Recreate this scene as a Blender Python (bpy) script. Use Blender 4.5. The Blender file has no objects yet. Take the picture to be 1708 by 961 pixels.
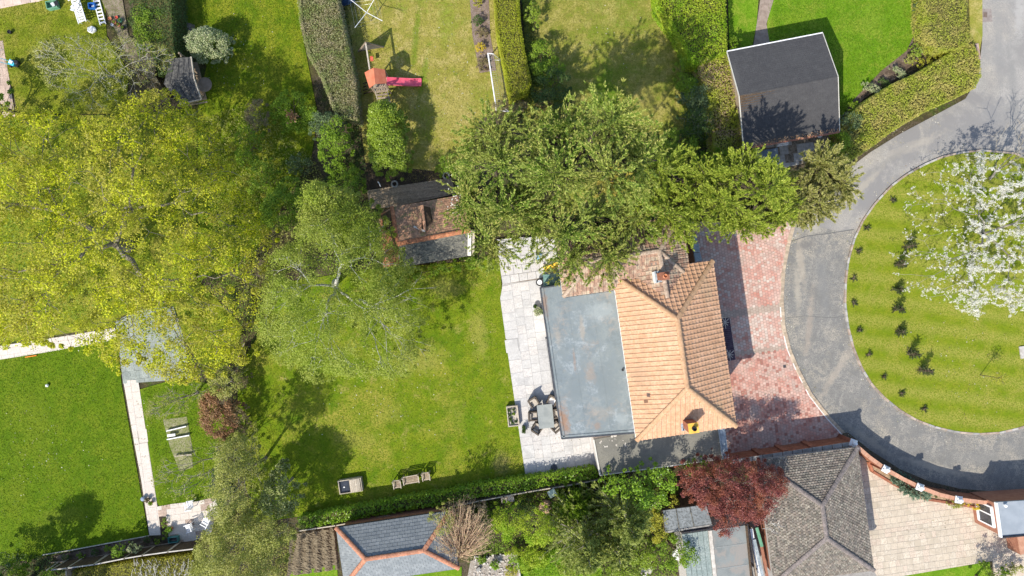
import bpy, math, random
import numpy as np
from mathutils import Vector, Matrix
S = bpy.context.scene
# ------------------------------------------------------------------ camera, world, sun, exposure
CAM_H = 47.5
FPX = 1139.0                       # focal length in pixels of a 1708 wide frame
cam_d = bpy.data.cameras.new("camera"); cam = bpy.data.objects.new("camera", cam_d)
S.collection.objects.link(cam); S.camera = cam
cam.location = (0, 0, CAM_H); cam.rotation_euler = (0, 0, 0)
cam_d.sensor_width = 36; cam_d.lens = FPX / 1708 * 36; cam_d.clip_end = 2000; cam_d.clip_start = 0.5
SUN_EL = math.radians(46); SUN_DIR = Vector((-0.585, -0.81, 0)).normalized()
w = bpy.data.worlds.new("World"); S.world = w; w.use_nodes = True
nt = w.node_tree; bg = nt.nodes['Background']
sky = nt.nodes.new('ShaderNodeTexSky'); sky.sky_type = 'NISHITA'; sky.sun_disc = False
sky.sun_elevation = SUN_EL; sky.sun_rotation = math.atan2(SUN_DIR.x, SUN_DIR.y); sky.altitude = 50
nt.links.new(sky.outputs[0], bg.inputs[0]); bg.inputs[1].default_value = 0.15
sun_d = bpy.data.lights.new("sun", 'SUN'); sun_d.energy = 3.7; sun_d.angle = math.radians(0.55); sun_d.color = (1, 0.94, 0.83)
sun = bpy.data.objects.new("sun", sun_d); S.collection.objects.link(sun)
sv = Vector((SUN_DIR.x * math.cos(SUN_EL), SUN_DIR.y * math.cos(SUN_EL), math.sin(SUN_EL)))
sun.rotation_euler = sv.to_track_quat('Z', 'Y').to_euler(); sun.location = sv * 60
S.view_settings.view_transform = 'Standard'; S.view_settings.look = 'None'
S.view_settings.gamma = 1; S.view_settings.use_curve_mapping = False
S.view_settings.exposure = 0.6
S.cycles.max_bounces = 5; S.cycles.diffuse_bounces = 3; S.cycles.transmission_bounces = 3
S.cycles.transparent_max_bounces = 4; S.cycles.glossy_bounces = 2

# ------------------------------------------------------------------ helpers
rnd = random.Random(7)
PI = math.pi
def R_(d): return math.radians(d)
def W(px, py, z=0.0):
    k = (CAM_H - z) / FPX
    return ((px - 854) * k, (480.5 - py) * k, z)
def W2(px, py, z=0.0): return W(px, py, z)[:2]
def WP(pts, z=0.0): return [W2(x, y, z) for x, y in pts]
ANG = R_(7.8)
UX = (math.cos(ANG), math.sin(ANG)); VX = (-math.sin(ANG), math.cos(ANG))
COL = S.collection
def link(o, parent=None):
    COL.objects.link(o)
    if parent is not None: o.parent = parent
    return o
def wloc(o):
    v = Vector(o.location)
    while o.parent is not None:
        o = o.parent; v = v + Vector(o.location)
    return v
def T(name, label, cat, loc, group=None):
    """an Empty at a thing's base; loc in metres"""
    o = bpy.data.objects.new(name, None); o.empty_display_size = 0.3
    COL.objects.link(o); o.location = loc if len(loc) == 3 else (loc[0], loc[1], 0)
    o['label'] = label; o['category'] = cat
    if group: o['group'] = group
    return o
def TP(name, label, cat, px, py, group=None, z=0.0): return T(name, label, cat, W(px, py, z), group)
def mesh_of(name, verts, faces, mat, smooth=False):
    me = bpy.data.meshes.new(name); me.from_pydata([tuple(v) for v in verts], [], faces); me.update()
    if mat: me.materials.append(mat)
    if smooth: me.polygons.foreach_set('use_smooth', [True] * len(me.polygons))
    return me
def obj(name, verts, faces, mat, parent=None, smooth=False, kind=None, label=None, origin=None):
    """world-space vertices -> object (stored relative to its parent / origin)"""
    base = wloc(parent) if parent is not None else Vector((0, 0, 0))
    org = Vector(origin) if origin is not None else base
    me = mesh_of(name, [(v[0] - org.x, v[1] - org.y, v[2] - org.z) for v in verts], faces, mat, smooth)
    o = bpy.data.objects.new(name, me); link(o, parent); o.location = org - base
    if kind: o['kind'] = kind
    if label: o['label'] = label
    return o
class MB:
    def __init__(s): s.v = []; s.f = []
    def add(s, v, f):
        n = len(s.v); s.v += v; s.f += [tuple(i + n for i in q) for q in f]; return s
    def box(s, c, size, rz=0.0, ry=0.0, rx=0.0):
        m = Matrix.Rotation(rz, 3, 'Z') @ Matrix.Rotation(ry, 3, 'Y') @ Matrix.Rotation(rx, 3, 'X')
        hx, hy, hz = size[0] / 2, size[1] / 2, size[2] / 2
        v = [Vector(c) + m @ Vector((x * hx, y * hy, z * hz)) for z in (-1, 1) for x, y in ((-1, -1), (1, -1), (1, 1), (-1, 1))]
        return s.add([tuple(p) for p in v], [(3, 2, 1, 0), (4, 5, 6, 7), (0, 1, 5, 4), (1, 2, 6, 5), (2, 3, 7, 6), (3, 0, 4, 7)])
    def bar(s, a, b, wd, ht):
        a = Vector(a); b = Vector(b); d = b - a; L = d.length
        if L < 1e-5: return s
        q = d.to_track_quat('X', 'Z').to_matrix()
        v = [(a + b) / 2 + q @ Vector((x * L / 2, y * wd / 2, z * ht / 2)) for z in (-1, 1) for x, y in ((-1, -1), (1, -1), (1, 1), (-1, 1))]
        return s.add([tuple(p) for p in v], [(3, 2, 1, 0), (4, 5, 6, 7), (0, 1, 5, 4), (1, 2, 6, 5), (2, 3, 7, 6), (3, 0, 4, 7)])
    def prism(s, poly, z0, z1, bottom=True):
        n = len(poly)
        a = sum(poly[i][0] * poly[(i + 1) % n][1] - poly[(i + 1) % n][0] * poly[i][1] for i in range(n))
        if a < 0: poly = poly[::-1]
        zf = (lambda z, p: z(p) if callable(z) else z)
        v = [(p[0], p[1], zf(z0, p)) for p in poly] + [(p[0], p[1], zf(z1, p)) for p in poly]
        f = [tuple(range(n, 2 * n))] + [(i, (i + 1) % n, n + (i + 1) % n, n + i) for i in range(n)]
        if bottom: f.append(tuple(range(n - 1, -1, -1)))
        return s.add(v, f)
    def tube(s, pts, rad, sides=5, cap=True):
        rings = []; P = [Vector(p) for p in pts]
        for i, p in enumerate(P):
            d = (P[min(i + 1, len(P) - 1)] - P[max(i - 1, 0)])
            if d.length < 1e-6: d = Vector((0, 0, 1))
            q = d.to_track_quat('Z', 'Y')
            r = rad[i] if isinstance(rad, (list, tuple)) else rad
            rings.append([tuple(p + q @ Vector((math.cos(2 * PI * k / sides) * r, math.sin(2 * PI * k / sides) * r, 0))) for k in range(sides)])
        v = [x for r in rings for x in r]; f = []
        for i in range(len(rings) - 1):
            for k in range(sides):
                f.append((i * sides + k, i * sides + (k + 1) % sides, (i + 1) * sides + (k + 1) % sides, (i + 1) * sides + k))
        if cap:
            f.append(tuple(range(sides - 1, -1, -1))); b = (len(rings) - 1) * sides; f.append(tuple(range(b, b + sides)))
        return s.add(v, f)
    def lathe(s, c, prof, sides=12):
        v = []; f = []
        for r, z in prof: v += [(c[0] + r * math.cos(2 * PI * k / sides), c[1] + r * math.sin(2 * PI * k / sides), c[2] + z) for k in range(sides)]
        for i in range(len(prof) - 1):
            for k in range(sides): f.append((i * sides + k, i * sides + (k + 1) % sides, (i + 1) * sides + (k + 1) % sides, (i + 1) * sides + k))
        f.append(tuple(range(sides - 1, -1, -1))); b = (len(prof) - 1) * sides; f.append(tuple(range(b, b + sides)))
        return s.add(v, f)
    def build(s, name, mat, parent=None, **k): return obj(name, s.v, s.f, mat, parent, **k)
def bbox_loc(poly): 
    n = len(poly); return (sum(p[0] for p in poly) / n, sum(p[1] for p in poly) / n, 0)
def struct(name, poly, z0, z1, mat):
    o = MB().prism(poly, z0, z1).build(name, mat, None, kind='structure', origin=bbox_loc(poly)); return o
def inframe(x, y, z=0):
    k = (CAM_H - z) / FPX; return abs(x) < 856 * k and abs(y) < 483 * k

# ------------------------------------------------------------------ materials
MATS = {}
def new_mat(name):
    m = bpy.data.materials.new(name); m.use_nodes = True; m.node_tree.nodes.clear(); return m, m.node_tree.nodes, m.node_tree.links
def mixc(N, L, fac, a, b, mode='MIX'):
    n = N.new('ShaderNodeMix'); n.data_type = 'RGBA'; n.blend_type = mode
    for i, v in ((0, fac), (6, a), (7, b)):
        if hasattr(v, 'is_output'): L.new(v, n.inputs[i])
        elif i == 0: n.inputs[0].default_value = v
        else: n.inputs[i].default_value = (*v, 1) if len(v) == 3 else v
    return n.outputs[2]
def noise(N, L, co, scale, detail=4, rough=.6, dist=0.0):
    n = N.new('ShaderNodeTexNoise'); n.inputs['Scale'].default_value = scale; n.inputs['Detail'].default_value = detail
    n.inputs['Roughness'].default_value = rough; n.inputs['Distortion'].default_value = dist; L.new(co, n.inputs['Vector']); return n.outputs[0]
def ramp(N, L, fac, stops):
    r = N.new('ShaderNodeValToRGB'); e = r.color_ramp.elements
    while len(e) > 1: e.remove(e[-1])
    for i, (p, c) in enumerate(stops):
        x = e[0] if i == 0 else e.new(p)
        x.position = p; x.color = (*c, 1) if len(c) == 3 else c
    L.new(fac, r.inputs[0]); return r.outputs[0]
def G(v): return (v, v, v)
def M(name, cols, scale=3.0, detail=5, patch=None, patch_scale=.5, patch_at=(.5, .62), fine=None, fine_scale=40, rough=.85,
      bump=.3, bump_scale=30, bump_dist=.02, var=0.0, spec=.25, metal=0, streak=None, spots=None, patches2=None):
    """cols: 2-4 colours blended by noise; patch: colour in large blotches; var: per-piece brightness spread"""
    m, N, L = new_mat(name)
    geo = N.new('ShaderNodeNewGeometry'); co = geo.outputs['Position']
    n1 = noise(N, L, co, scale, detail)
    k = len(cols); c = ramp(N, L, n1, [(.40 + .20 * i / max(1, k - 1), cols[i]) for i in range(k)])
    if streak:                         # (angle, width, colour, strength)
        mp = N.new('ShaderNodeMapping'); mp.inputs['Rotation'].default_value = (0, 0, streak[0]); L.new(co, mp.inputs['Vector'])
        wv = N.new('ShaderNodeTexWave'); wv.inputs['Scale'].default_value = .314 / streak[1]; wv.inputs['Distortion'].default_value = .8
        wv.inputs['Detail'].default_value = 3; wv.inputs['Detail Scale'].default_value = 1.2; L.new(mp.outputs[0], wv.inputs['Vector'])
        f = N.new('ShaderNodeMath'); f.operation = 'MULTIPLY'; L.new(wv.outputs['Fac'], f.inputs[0]); f.inputs[1].default_value = streak[3]
        c = mixc(N, L, f.outputs[0], c, streak[2])
    for p_, ps, pa in ([(patch, patch_scale, patch_at)] if patch else []) + (patches2 or []):
        pa = tuple(.485 + (q - .5) * .62 for q in pa)
        n2 = noise(N, L, co, ps, 7, .68, .4); fac = ramp(N, L, n2, [(pa[0], (0, 0, 0)), (pa[1], (1, 1, 1))])
        c = mixc(N, L, fac, c, p_)
    if fine:
        n3 = noise(N, L, co, fine_scale, 3, .7); fac = ramp(N, L, n3, [(.44, (0, 0, 0)), (.62, (1, 1, 1))]); c = mixc(N, L, fac, c, fine)
    if spots:                          # (scale, threshold, colour)
        vo = N.new('ShaderNodeTexVoronoi'); vo.inputs['Scale'].default_value = spots[0]; L.new(co, vo.inputs['Vector'])
        fac = ramp(N, L, vo.outputs['Distance'], [(spots[1], (1, 1, 1)), (spots[1] + .03, (0, 0, 0))]); c = mixc(N, L, fac, c, spots[2])
    if var:
        oi = N.new('ShaderNodeObjectInfo'); a = N.new('ShaderNodeMath'); a.operation = 'ADD'
        L.new(oi.outputs['Random'], a.inputs[0]); L.new(geo.outputs['Random Per Island'], a.inputs[1])
        fr = N.new('ShaderNodeMath'); fr.operation = 'FRACT'; L.new(a.outputs[0], fr.inputs[0])
        g = ramp(N, L, fr.outputs[0], [(0, (1 - var, 1 - var * .95, 1 - var * .9)), (1, (1 + var, 1 + var * .9, 1 + var * .8))])
        c = mixc(N, L, 1.0, c, g, 'MULTIPLY')
    b = N.new('ShaderNodeBsdfPrincipled'); L.new(c, b.inputs['Base Color']); b.inputs['Roughness'].default_value = rough
    b.inputs['Specular IOR Level'].default_value = spec; b.inputs['Metallic'].default_value = metal
    if bump:
        nb = noise(N, L, co, bump_scale, 4, .7); bp = N.new('ShaderNodeBump'); bp.inputs['Strength'].default_value = bump
        bp.inputs['Distance'].default_value = bump_dist; L.new(nb, bp.inputs['Height']); L.new(bp.outputs[0], b.inputs['Normal'])
    o = N.new('ShaderNodeOutputMaterial'); L.new(b.outputs[0], o.inputs[0]); return m
def ML(name, cols, trans=.35, clump=None, clump_scale=.6, rough=.55):
    """leaf material: colour per leaf, clump-sized tint, light through the leaf"""
    m, N, L = new_mat(name); geo = N.new('ShaderNodeNewGeometry')
    k = len(cols); c = ramp(N, L, geo.outputs['Random Per Island'], [(i / max(1, k - 1), cols[i]) for i in range(k)])
    if clump:
        n2 = noise(N, L, geo.outputs['Position'], clump_scale, 3, .6)
        fac = ramp(N, L, n2, [(.42, (0, 0, 0)), (.62, (.8, .8, .8))]); c = mixc(N, L, fac, c, clump)
    b = N.new('ShaderNodeBsdfPrincipled'); L.new(c, b.inputs['Base Color']); b.inputs['Roughness'].default_value = rough
    b.inputs['Specular IOR Level'].default_value = .3
    t = N.new('ShaderNodeBsdfTranslucent'); L.new(c, t.inputs[0])
    mx = N.new('ShaderNodeMixShader'); mx.inputs[0].default_value = trans; L.new(b.outputs[0], mx.inputs[1]); L.new(t.outputs[0], mx.inputs[2])
    o = N.new('ShaderNodeOutputMaterial'); L.new(mx.outputs[0], o.inputs[0]); return m

def stains(m, lst, edge=2.2, amp=.55):
    """worn or discoloured patches with a place and shape of their own: (px, py, rx, ry, turn, colour, strength) in metres"""
    N, L = m.node_tree.nodes, m.node_tree.links; b = [n for n in N if n.type == 'BSDF_PRINCIPLED'][0]; co = N.new('ShaderNodeNewGeometry').outputs['Position']
    nz = noise(N, L, co, edge, 6, .7)
    for (px, py, rx, ry, rot, col, st) in lst:
        src = b.inputs['Base Color'].links[0].from_socket; x, y = W2(px, py, 0 if len(lst[0]) < 8 else 0)
        mp = N.new('ShaderNodeMapping'); mp.vector_type = 'TEXTURE'; mp.inputs['Location'].default_value = (x, y, 0); mp.inputs['Rotation'].default_value = (0, 0, rot); mp.inputs['Scale'].default_value = (rx, ry, 100); L.new(co, mp.inputs['Vector'])
        ln_ = N.new('ShaderNodeVectorMath'); ln_.operation = 'LENGTH'; L.new(mp.outputs[0], ln_.inputs[0])
        ad = N.new('ShaderNodeMath'); ad.operation = 'MULTIPLY_ADD'; L.new(nz, ad.inputs[0]); ad.inputs[1].default_value = amp * 4; L.new(ln_.outputs['Value'], ad.inputs[2])
        f = ramp(N, L, ad.outputs[0], [(.0, (0, 0, 0))]); N_ = f.node; e = N_.color_ramp.elements; e[0].position = 0; e[0].color = (st, st, st, 1)
        dv = N.new('ShaderNodeMath'); dv.operation = 'DIVIDE'; L.new(ad.outputs[0], dv.inputs[0]); dv.inputs[1].default_value = 4; L.new(dv.outputs[0], N_.inputs[0])
        lo = (amp * 2 + .35) / 4; hi = (amp * 2 + 1.0) / 4; x1 = e.new(min(.98, lo)); x1.color = (st, st, st, 1); x2 = e.new(min(.99, hi)); x2.color = (0, 0, 0, 1)
        c = mixc(N, L, f, src, col); L.new(c, b.inputs['Base Color'])
# ------------------------------------------------------------------ polygons, pieces, roofs
def parea(p): return .5 * sum(p[i][0] * p[(i + 1) % len(p)][1] - p[(i + 1) % len(p)][0] * p[i][1] for i in range(len(p)))
def clip(subject, tile):
    """subject polygon cut by a convex counter-clockwise tile"""
    out = subject
    for i in range(len(tile)):
        a = tile[i]; b = tile[(i + 1) % len(tile)]; ex, ey = b[0] - a[0], b[1] - a[1]
        side = lambda p: ex * (p[1] - a[1]) - ey * (p[0] - a[0])
        src = out; out = []
        for j in range(len(src)):
            p, q = src[j], src[(j + 1) % len(src)]; sp, sq = side(p), side(q)
            if sp >= 0: out.append(p)
            if (sp > 1e-12) != (sq > 1e-12) and abs(sp - sq) > 1e-12:
                t = sp / (sp - sq); out.append((p[0] + (q[0] - p[0]) * t, p[1] + (q[1] - p[1]) * t))
        if len(out) < 3: return []
    r = []
    for p in out:
        if not r or abs(p[0] - r[-1][0]) + abs(p[1] - r[-1][1]) > 1e-5: r.append(p)
    if len(r) > 1 and abs(r[0][0] - r[-1][0]) + abs(r[0][1] - r[-1][1]) < 1e-5: r.pop()
    return r if len(r) >= 3 else []
def paving(name, parent, poly, z0, z1, mat, tw, th, ang=ANG, gap=.012, limit=300, stagger=.5, origin=None, mixed=None, jit=0.003, stuff_name=None, alt=None):
    """lay slabs over poly; the 300 that show largest are objects, the rest one stuff part"""
    if parea(poly) < 0: poly = poly[::-1]
    u = (math.cos(ang), math.sin(ang)); v = (-u[1], u[0]); o = origin or poly[0]
    loc = [((p[0] - o[0]) * u[0] + (p[1] - o[1]) * u[1], (p[0] - o[0]) * v[0] + (p[1] - o[1]) * v[1]) for p in poly]
    x0 = min(p[0] for p in loc); x1 = max(p[0] for p in loc); y0 = min(p[1] for p in loc); y1 = max(p[1] for p in loc)
    r = random.Random(hash(name) % 1000 + len(poly)) if False else random.Random(len(name) * 31 + len(poly))
    rects = []; j = math.floor(y0 / th); 
    ywalk = y0 - r.random() * .2
    while ywalk < y1:
        hh = r.choice(mixed[1]) if mixed else th
        off = (j % 2) * stagger * tw + (r.random() * tw if mixed else 0)
        x = math.floor((x0 - tw) / tw) * tw + off - (tw if off else 0)
        while x < x1:
            ww = r.choice(mixed[0]) if mixed else tw
            rects.append((x, ywalk, ww, hh)); x += ww
        ywalk += hh; j += 1
    full = []; part = []
    for (x, y, ww, hh) in rects:
        g = gap / 2; t = [(x + g, y + g), (x + ww - g, y + g), (x + ww - g, y + hh - g), (x + g, y + hh - g)]
        c = clip(loc, t)
        if not c: continue
        a = abs(parea(c))
        if a < .04 * ww * hh: continue
        isfull = a > .999 * (ww - gap) * (hh - gap)
        wc = [(o[0] + p[0] * u[0] + p[1] * v[0], o[1] + p[0] * u[1] + p[1] * v[1]) for p in c]
        cx, cy = bbox_loc(wc)[:2]
        full.append((-a if inframe(cx, cy) else 1, cx * cx + cy * cy, wc, (round(ww, 3), round(hh, 3)) if isfull else None))
    full.sort(key=lambda q: (q[0], q[1])); cache = {}
    singles = full[:limit]; rest = full[limit:]
    mats = mat if isinstance(mat, (list, tuple)) else [mat]
    for a, d, wc, key in singles:
        if alt: mm = alt(bbox_loc(wc)) or mats[0]
        else: mm = mats[r.randrange(len(mats))]
        c = bbox_loc(wc); dz = r.uniform(-jit, jit)
        if key and not alt:
            kk = (key, mm.name)
            if kk not in cache:
                b = MB().prism([(p[0] - c[0], p[1] - c[1]) for p in wc], z0, z1, bottom=False); cache[kk] = mesh_of(name, b.v, b.f, mm)
            ob = bpy.data.objects.new(name, cache[kk]); link(ob, parent); pl = wloc(parent) if parent else Vector((0, 0, 0))
            ob.location = (c[0] - pl.x, c[1] - pl.y, dz - pl.z)
        else:
            ob = MB().prism(wc, z0, z1 + dz, bottom=False).build(name, mm, parent, origin=(c[0], c[1], z0))
        if parent is None: ob['kind'] = 'structure'
    if rest:
        groups = {}
        for a, d, wc, key in rest:
            mm = (alt(bbox_loc(wc)) or mats[0]) if alt else mats[r.randrange(len(mats))]
            groups.setdefault(mm.name, (mm, MB()))[1].prism(wc, z0, z1 + r.uniform(-jit, jit), bottom=False)
        vs = []; fs = []; mi = []; ml = []
        for i, (mm, b) in enumerate(groups.values()):
            n = len(vs); vs += b.v; fs += [tuple(q + n for q in f) for f in b.f]; mi += [i] * len(b.f); ml.append(mm)
        ob = obj(stuff_name or name, vs, fs, None, parent, kind='stuff')
        for mm in ml: ob.data.materials.append(mm)
        ob.data.polygons.foreach_set('material_index', mi)
def plane_frame(p0, p1, up_pt):
    p0 = Vector(p0); u = (Vector(p1) - p0).normalized(); n = u.cross(Vector(up_pt) - p0).normalized()
    if n.z < 0: n = -n
    v = n.cross(u)
    if (Vector(up_pt) - p0).dot(v) < 0: u = -u; v = -v if False else n.cross(u)
    return p0, u, v, n
def tile_slope(name, parent, pts, mat, gauge=.3, width=.3, lip=.035, profile=None, limit=0, gap=.004, stagger=.5, jit=.004, seed=1, base=.02, alt=None):
    """cover a planar roof slope with real tiles; pts[0]->pts[1] is the eave"""
    p0, u, v, n = plane_frame(pts[0], pts[1], pts[2]); r = random.Random(seed)
    loc = [((Vector(p) - p0).dot(u), (Vector(p) - p0).dot(v)) for p in pts]
    if parea(loc) < 0: loc = loc[::-1]
    x0 = min(p[0] for p in loc); x1 = max(p[0] for p in loc); y1 = max(p[1] for p in loc); y0 = min(p[1] for p in loc)
    prof = profile or [(0, 0), (1, 0)]
    tiles = []; j = 0; y = y0 - .03
    while y < y1:
        x = x0 - width + (j % 2) * stagger * width
        while x < x1:
            dz = r.uniform(0, jit); b = MB()
            for k in range(len(prof) - 1):
                a0, h0 = prof[k]; a1, h1 = prof[k + 1]
                xa = x + gap / 2 + a0 * (width - gap); xb = x + gap / 2 + a1 * (width - gap)
                c = clip(loc, [(xa, y), (xb, y), (xb, y + gauge), (xa, y + gauge)])
                if not c or abs(parea(c)) < 1e-4: continue
                def hh(q):
                    t = (q[0] - xa) / (xb - xa); return base + dz + h0 + (h1 - h0) * t + lip * (1 - (q[1] - y) / gauge)
                m = len(c); top = [tuple(p0 + u * q[0] + v * q[1] + n * hh(q)) for q in c]; bot = [tuple(p0 + u * q[0] + v * q[1]) for q in c]
                b.add(top + bot, [tuple(range(m))] + [(i + m, (i + 1) % m + m, (i + 1) % m, i) for i in range(m)])
            if b.f:
                cc = p0 + u * (x + width / 2) + v * (y + gauge / 2); tiles.append((cc, b))
            x += width
        y += gauge; j += 1
    tiles.sort(key=lambda q: (0 if inframe(*q[0]) else 1, q[0].x ** 2 + q[0].y ** 2) if limit else 0)
    mats = mat if isinstance(mat, (list, tuple)) else [mat]
    for cc, b in tiles[:limit]:
        mm = mats[r.randrange(len(mats))]
        b.build(name, mm, parent, origin=tuple(cc))
    if tiles[limit:]:
        vs = []; fs = []; mi = []
        for cc, b in tiles[limit:]:
            k = len(vs); vs += b.v; fs += [tuple(i + k for i in f) for f in b.f]; mi += [r.randrange(len(mats))] * len(b.f)
        ob = obj(name if limit == 0 and False else name, vs, fs, None, parent, kind='stuff')
        for mm in mats: ob.data.materials.append(mm)
        ob.data.polygons.foreach_set('material_index', mi)
CAPM = {}
def caps(name, parent, a, b, mat, r=.13, L=.42, seed=1, ratio=.62):
    """a line of overlapping half round ridge tiles, each its own object"""
    a = Vector(a); b = Vector(b); d = b - a; n = max(1, round(d.length / L)); st = d.length / n; key = (mat.name, r, round(st, 2), ratio)
    q = d.to_track_quat('X', 'Z').to_matrix()
    if key not in CAPM:
        m = MB(); sd = 6
        for e, (x, rr) in enumerate(((-st * .56, r * 1.08), (st * .5, r * .93))):
            for k in range(sd + 1):
                t = PI * k / sd; m.v.append((x, rr * math.cos(t), rr * math.sin(t) * ratio))
        for k in range(sd): m.f.append((k, k + 1, sd + 2 + k, sd + 1 + k)[::-1])
        m.f.append(tuple(range(sd + 1))); m.f.append(tuple(range(2 * sd + 1, sd, -1)))
        CAPM[key] = mesh_of(name, m.v, m.f, mat)
    pl = wloc(parent); rr = random.Random(seed)
    for i in range(n):
        o = bpy.data.objects.new(name, CAPM[key]); link(o, parent)
        c = a + d * ((i + .5) / n) + Vector((0, 0, .015 + rr.uniform(-.006, .006)))
        o.rotation_euler = q.to_euler(); o.location = c - pl
def hip_pts(c, ang, hl, hw, z0, z1, rl):
    """corner and ridge points of a hipped roof; ridge along the angle's direction"""
    u = Vector((math.cos(ang), math.sin(ang), 0)); v = Vector((-u.y, u.x, 0)); c = Vector((c[0], c[1], 0))
    A = c - u * hl - v * hw; B = c + u * hl - v * hw; C_ = c + u * hl + v * hw; D = c - u * hl + v * hw
    for p in (A, B, C_, D): p.z = z0
    E = c - u * rl; F = c + u * rl; E.z = F.z = z1
    return A, B, C_, D, E, F
def roof_deck(name, parent, A, B, C_, D, E, F, mat, t=.12):
    v = [tuple(p) for p in (A, B, C_, D, E, F)] + [(p.x, p.y, p.z - t) for p in (A, B, C_, D)]
    return obj(name, v, [(0, 1, 5, 4), (1, 2, 5), (2, 3, 4, 5), (3, 0, 4), (1, 0, 6, 7), (2, 1, 7, 8), (3, 2, 8, 9), (0, 3, 9, 6), (6, 9, 8, 7)], mat, parent)
def gutter(parent, pts, mat, z=0, closed=True):
    m = MB(); n = len(pts)
    for i in range(n if closed else n - 1):
        a = Vector(pts[i]); b = Vector(pts[(i + 1) % n]); m.bar(a + Vector((0, 0, z)), b + Vector((0, 0, z)), .1, .09)
    return m.build('gutter', mat, parent)

# ------------------------------------------------------------------ plants
def leaf_mesh(name, C, A, B, mat, parent, kind=None, tri=False):
    """one leaf per row: centres C, half length A, half width B (N x 3); a diamond, or a pointed blade of the same area"""
    n = len(C); k = 3 if tri else 4; V = np.empty((n, k, 3))
    if tri: V[:, 0] = C - A + B; V[:, 1] = C - A - B; V[:, 2] = C + A
    else: V[:, 0] = C - A; V[:, 1] = C + B - A * .15; V[:, 2] = C + A; V[:, 3] = C - B - A * .15
    if parent is not None: V -= np.array(wloc(parent))
    me = bpy.data.meshes.new(name); me.vertices.add(k * n); me.vertices.foreach_set('co', V.ravel())
    me.loops.add(k * n); me.loops.foreach_set('vertex_index', np.arange(k * n, dtype=np.int32))
    me.polygons.add(n); me.polygons.foreach_set('loop_start', np.arange(0, k * n, k, dtype=np.int32)); me.polygons.foreach_set('loop_total', np.full(n, k, dtype=np.int32))
    me.update(calc_edges=True); me.materials.append(mat)
    o = bpy.data.objects.new(name, me); link(o, parent)
    if kind: o['kind'] = kind
    return o
def unit(a): return a / np.maximum(np.linalg.norm(a, axis=1, keepdims=True), 1e-9)
def rand_frames(g, n, nrm):
    """two unit vectors across the given normals"""
    t = unit(np.cross(nrm, g.normal(size=(n, 3)))); return t, np.cross(nrm, t)
def in_poly(P, poly):
    x, y = P[:, 0], P[:, 1]; c = np.zeros(len(P), bool); n = len(poly)
    for i in range(n):
        x1, y1 = poly[i]; x2, y2 = poly[(i + 1) % n]
        if y1 == y2: continue
        k = ((y1 > y) != (y2 > y)) & (x < (x2 - x1) * (y - y1) / (y2 - y1) + x1); c ^= k
    return c
def edge_dist(P, poly):
    d = np.full(len(P), 1e9); n = len(poly)
    for i in range(n):
        a = np.array(poly[i]); b = np.array(poly[(i + 1) % n]); e = b - a; t = np.clip(((P - a) @ e) / max(e @ e, 1e-9), 0, 1)
        d = np.minimum(d, np.linalg.norm(P - a - t[:, None] * e, axis=1))
    return d
def sample_poly(g, poly, n, thin=None):
    P = np.array(poly); lo, hi = P.min(0), P.max(0); out = []; tot = 0
    while tot < n:
        q = lo + g.random((n * 3 + 50, 2)) * (hi - lo); q = q[in_poly(q, poly)]
        if thin:
            for cx, cy, r, keep in thin:
                k = (np.hypot(q[:, 0] - cx, q[:, 1] - cy) < r) & (g.random(len(q)) > keep); q = q[~k]
        out.append(q); tot += len(q)
    return np.concatenate(out)[:n]
def lobes(g, P, amp, sc):
    z = np.zeros(len(P))
    for _ in range(7):
        k = g.normal(size=2) * sc; z += np.sin(P @ k + g.random() * 6.28)
    return z * amp / 2.6
def skeleton(m, node, targets, r, g, level=0, wob=.12, tw=.012):
    n = len(targets); node = np.array(node, float)
    def limb(a, b, ra, rb, sides):
        d = b - a; L = np.linalg.norm(d); k = 3 if L < 2.5 else 5
        pts = [a + d * t + g.normal(size=3) * wob * L * .35 * math.sin(PI * t) + np.array([0, 0, .06 * L * math.sin(PI * t)]) for t in np.linspace(0, 1, k)]
        m.tube([tuple(p) for p in pts], [ra + (rb - ra) * i / (k - 1) for i in range(k)], sides, cap=False)
    if n <= 2 or level > 6:
        for t in targets[:8]: limb(node, t, max(r * .6, tw), tw * .6, 3)
        return
    k = 4 if level == 0 and n > 30 else (3 if n > 8 else 2)
    cen = targets[g.choice(n, k, replace=False)]
    for _ in range(5):
        lab = np.argmin(((targets[:, None] - cen[None]) ** 2).sum(2), 1)
        for i in range(k):
            if (lab == i).any(): cen[i] = targets[lab == i].mean(0)
    for i in range(k):
        sub = targets[lab == i]
        if not len(sub): continue
        rr = max(r * math.sqrt(len(sub) / n) * 1.08, tw) if k > 1 else r
        rr = min(rr, r * .92); end = node + (sub.mean(0) - node) * (.5 if level < 2 else .6)
        limb(node, end, rr, rr * .8, 6 if rr > .08 else 4); skeleton(m, end, sub, max(rr * .8, tw), g, level + 1, wob, tw)
def dome(g, poly, n, zb, zt, R, depth, lob=.8, lsc=.8, thin=None, power=.5):
    P = sample_poly(g, poly, n, thin); d = edge_dist(P, poly)
    f = np.clip(1 - (1 - np.minimum(d / R, 1)) ** 2, 0, 1) ** power
    z = zb + (zt - zb) * f + lobes(g, P, lob, lsc) * f - g.random(n) ** 1.5 * depth * (.3 + f)
    return np.column_stack([P, np.maximum(z, zb * .6 + .1)]), d
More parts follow.
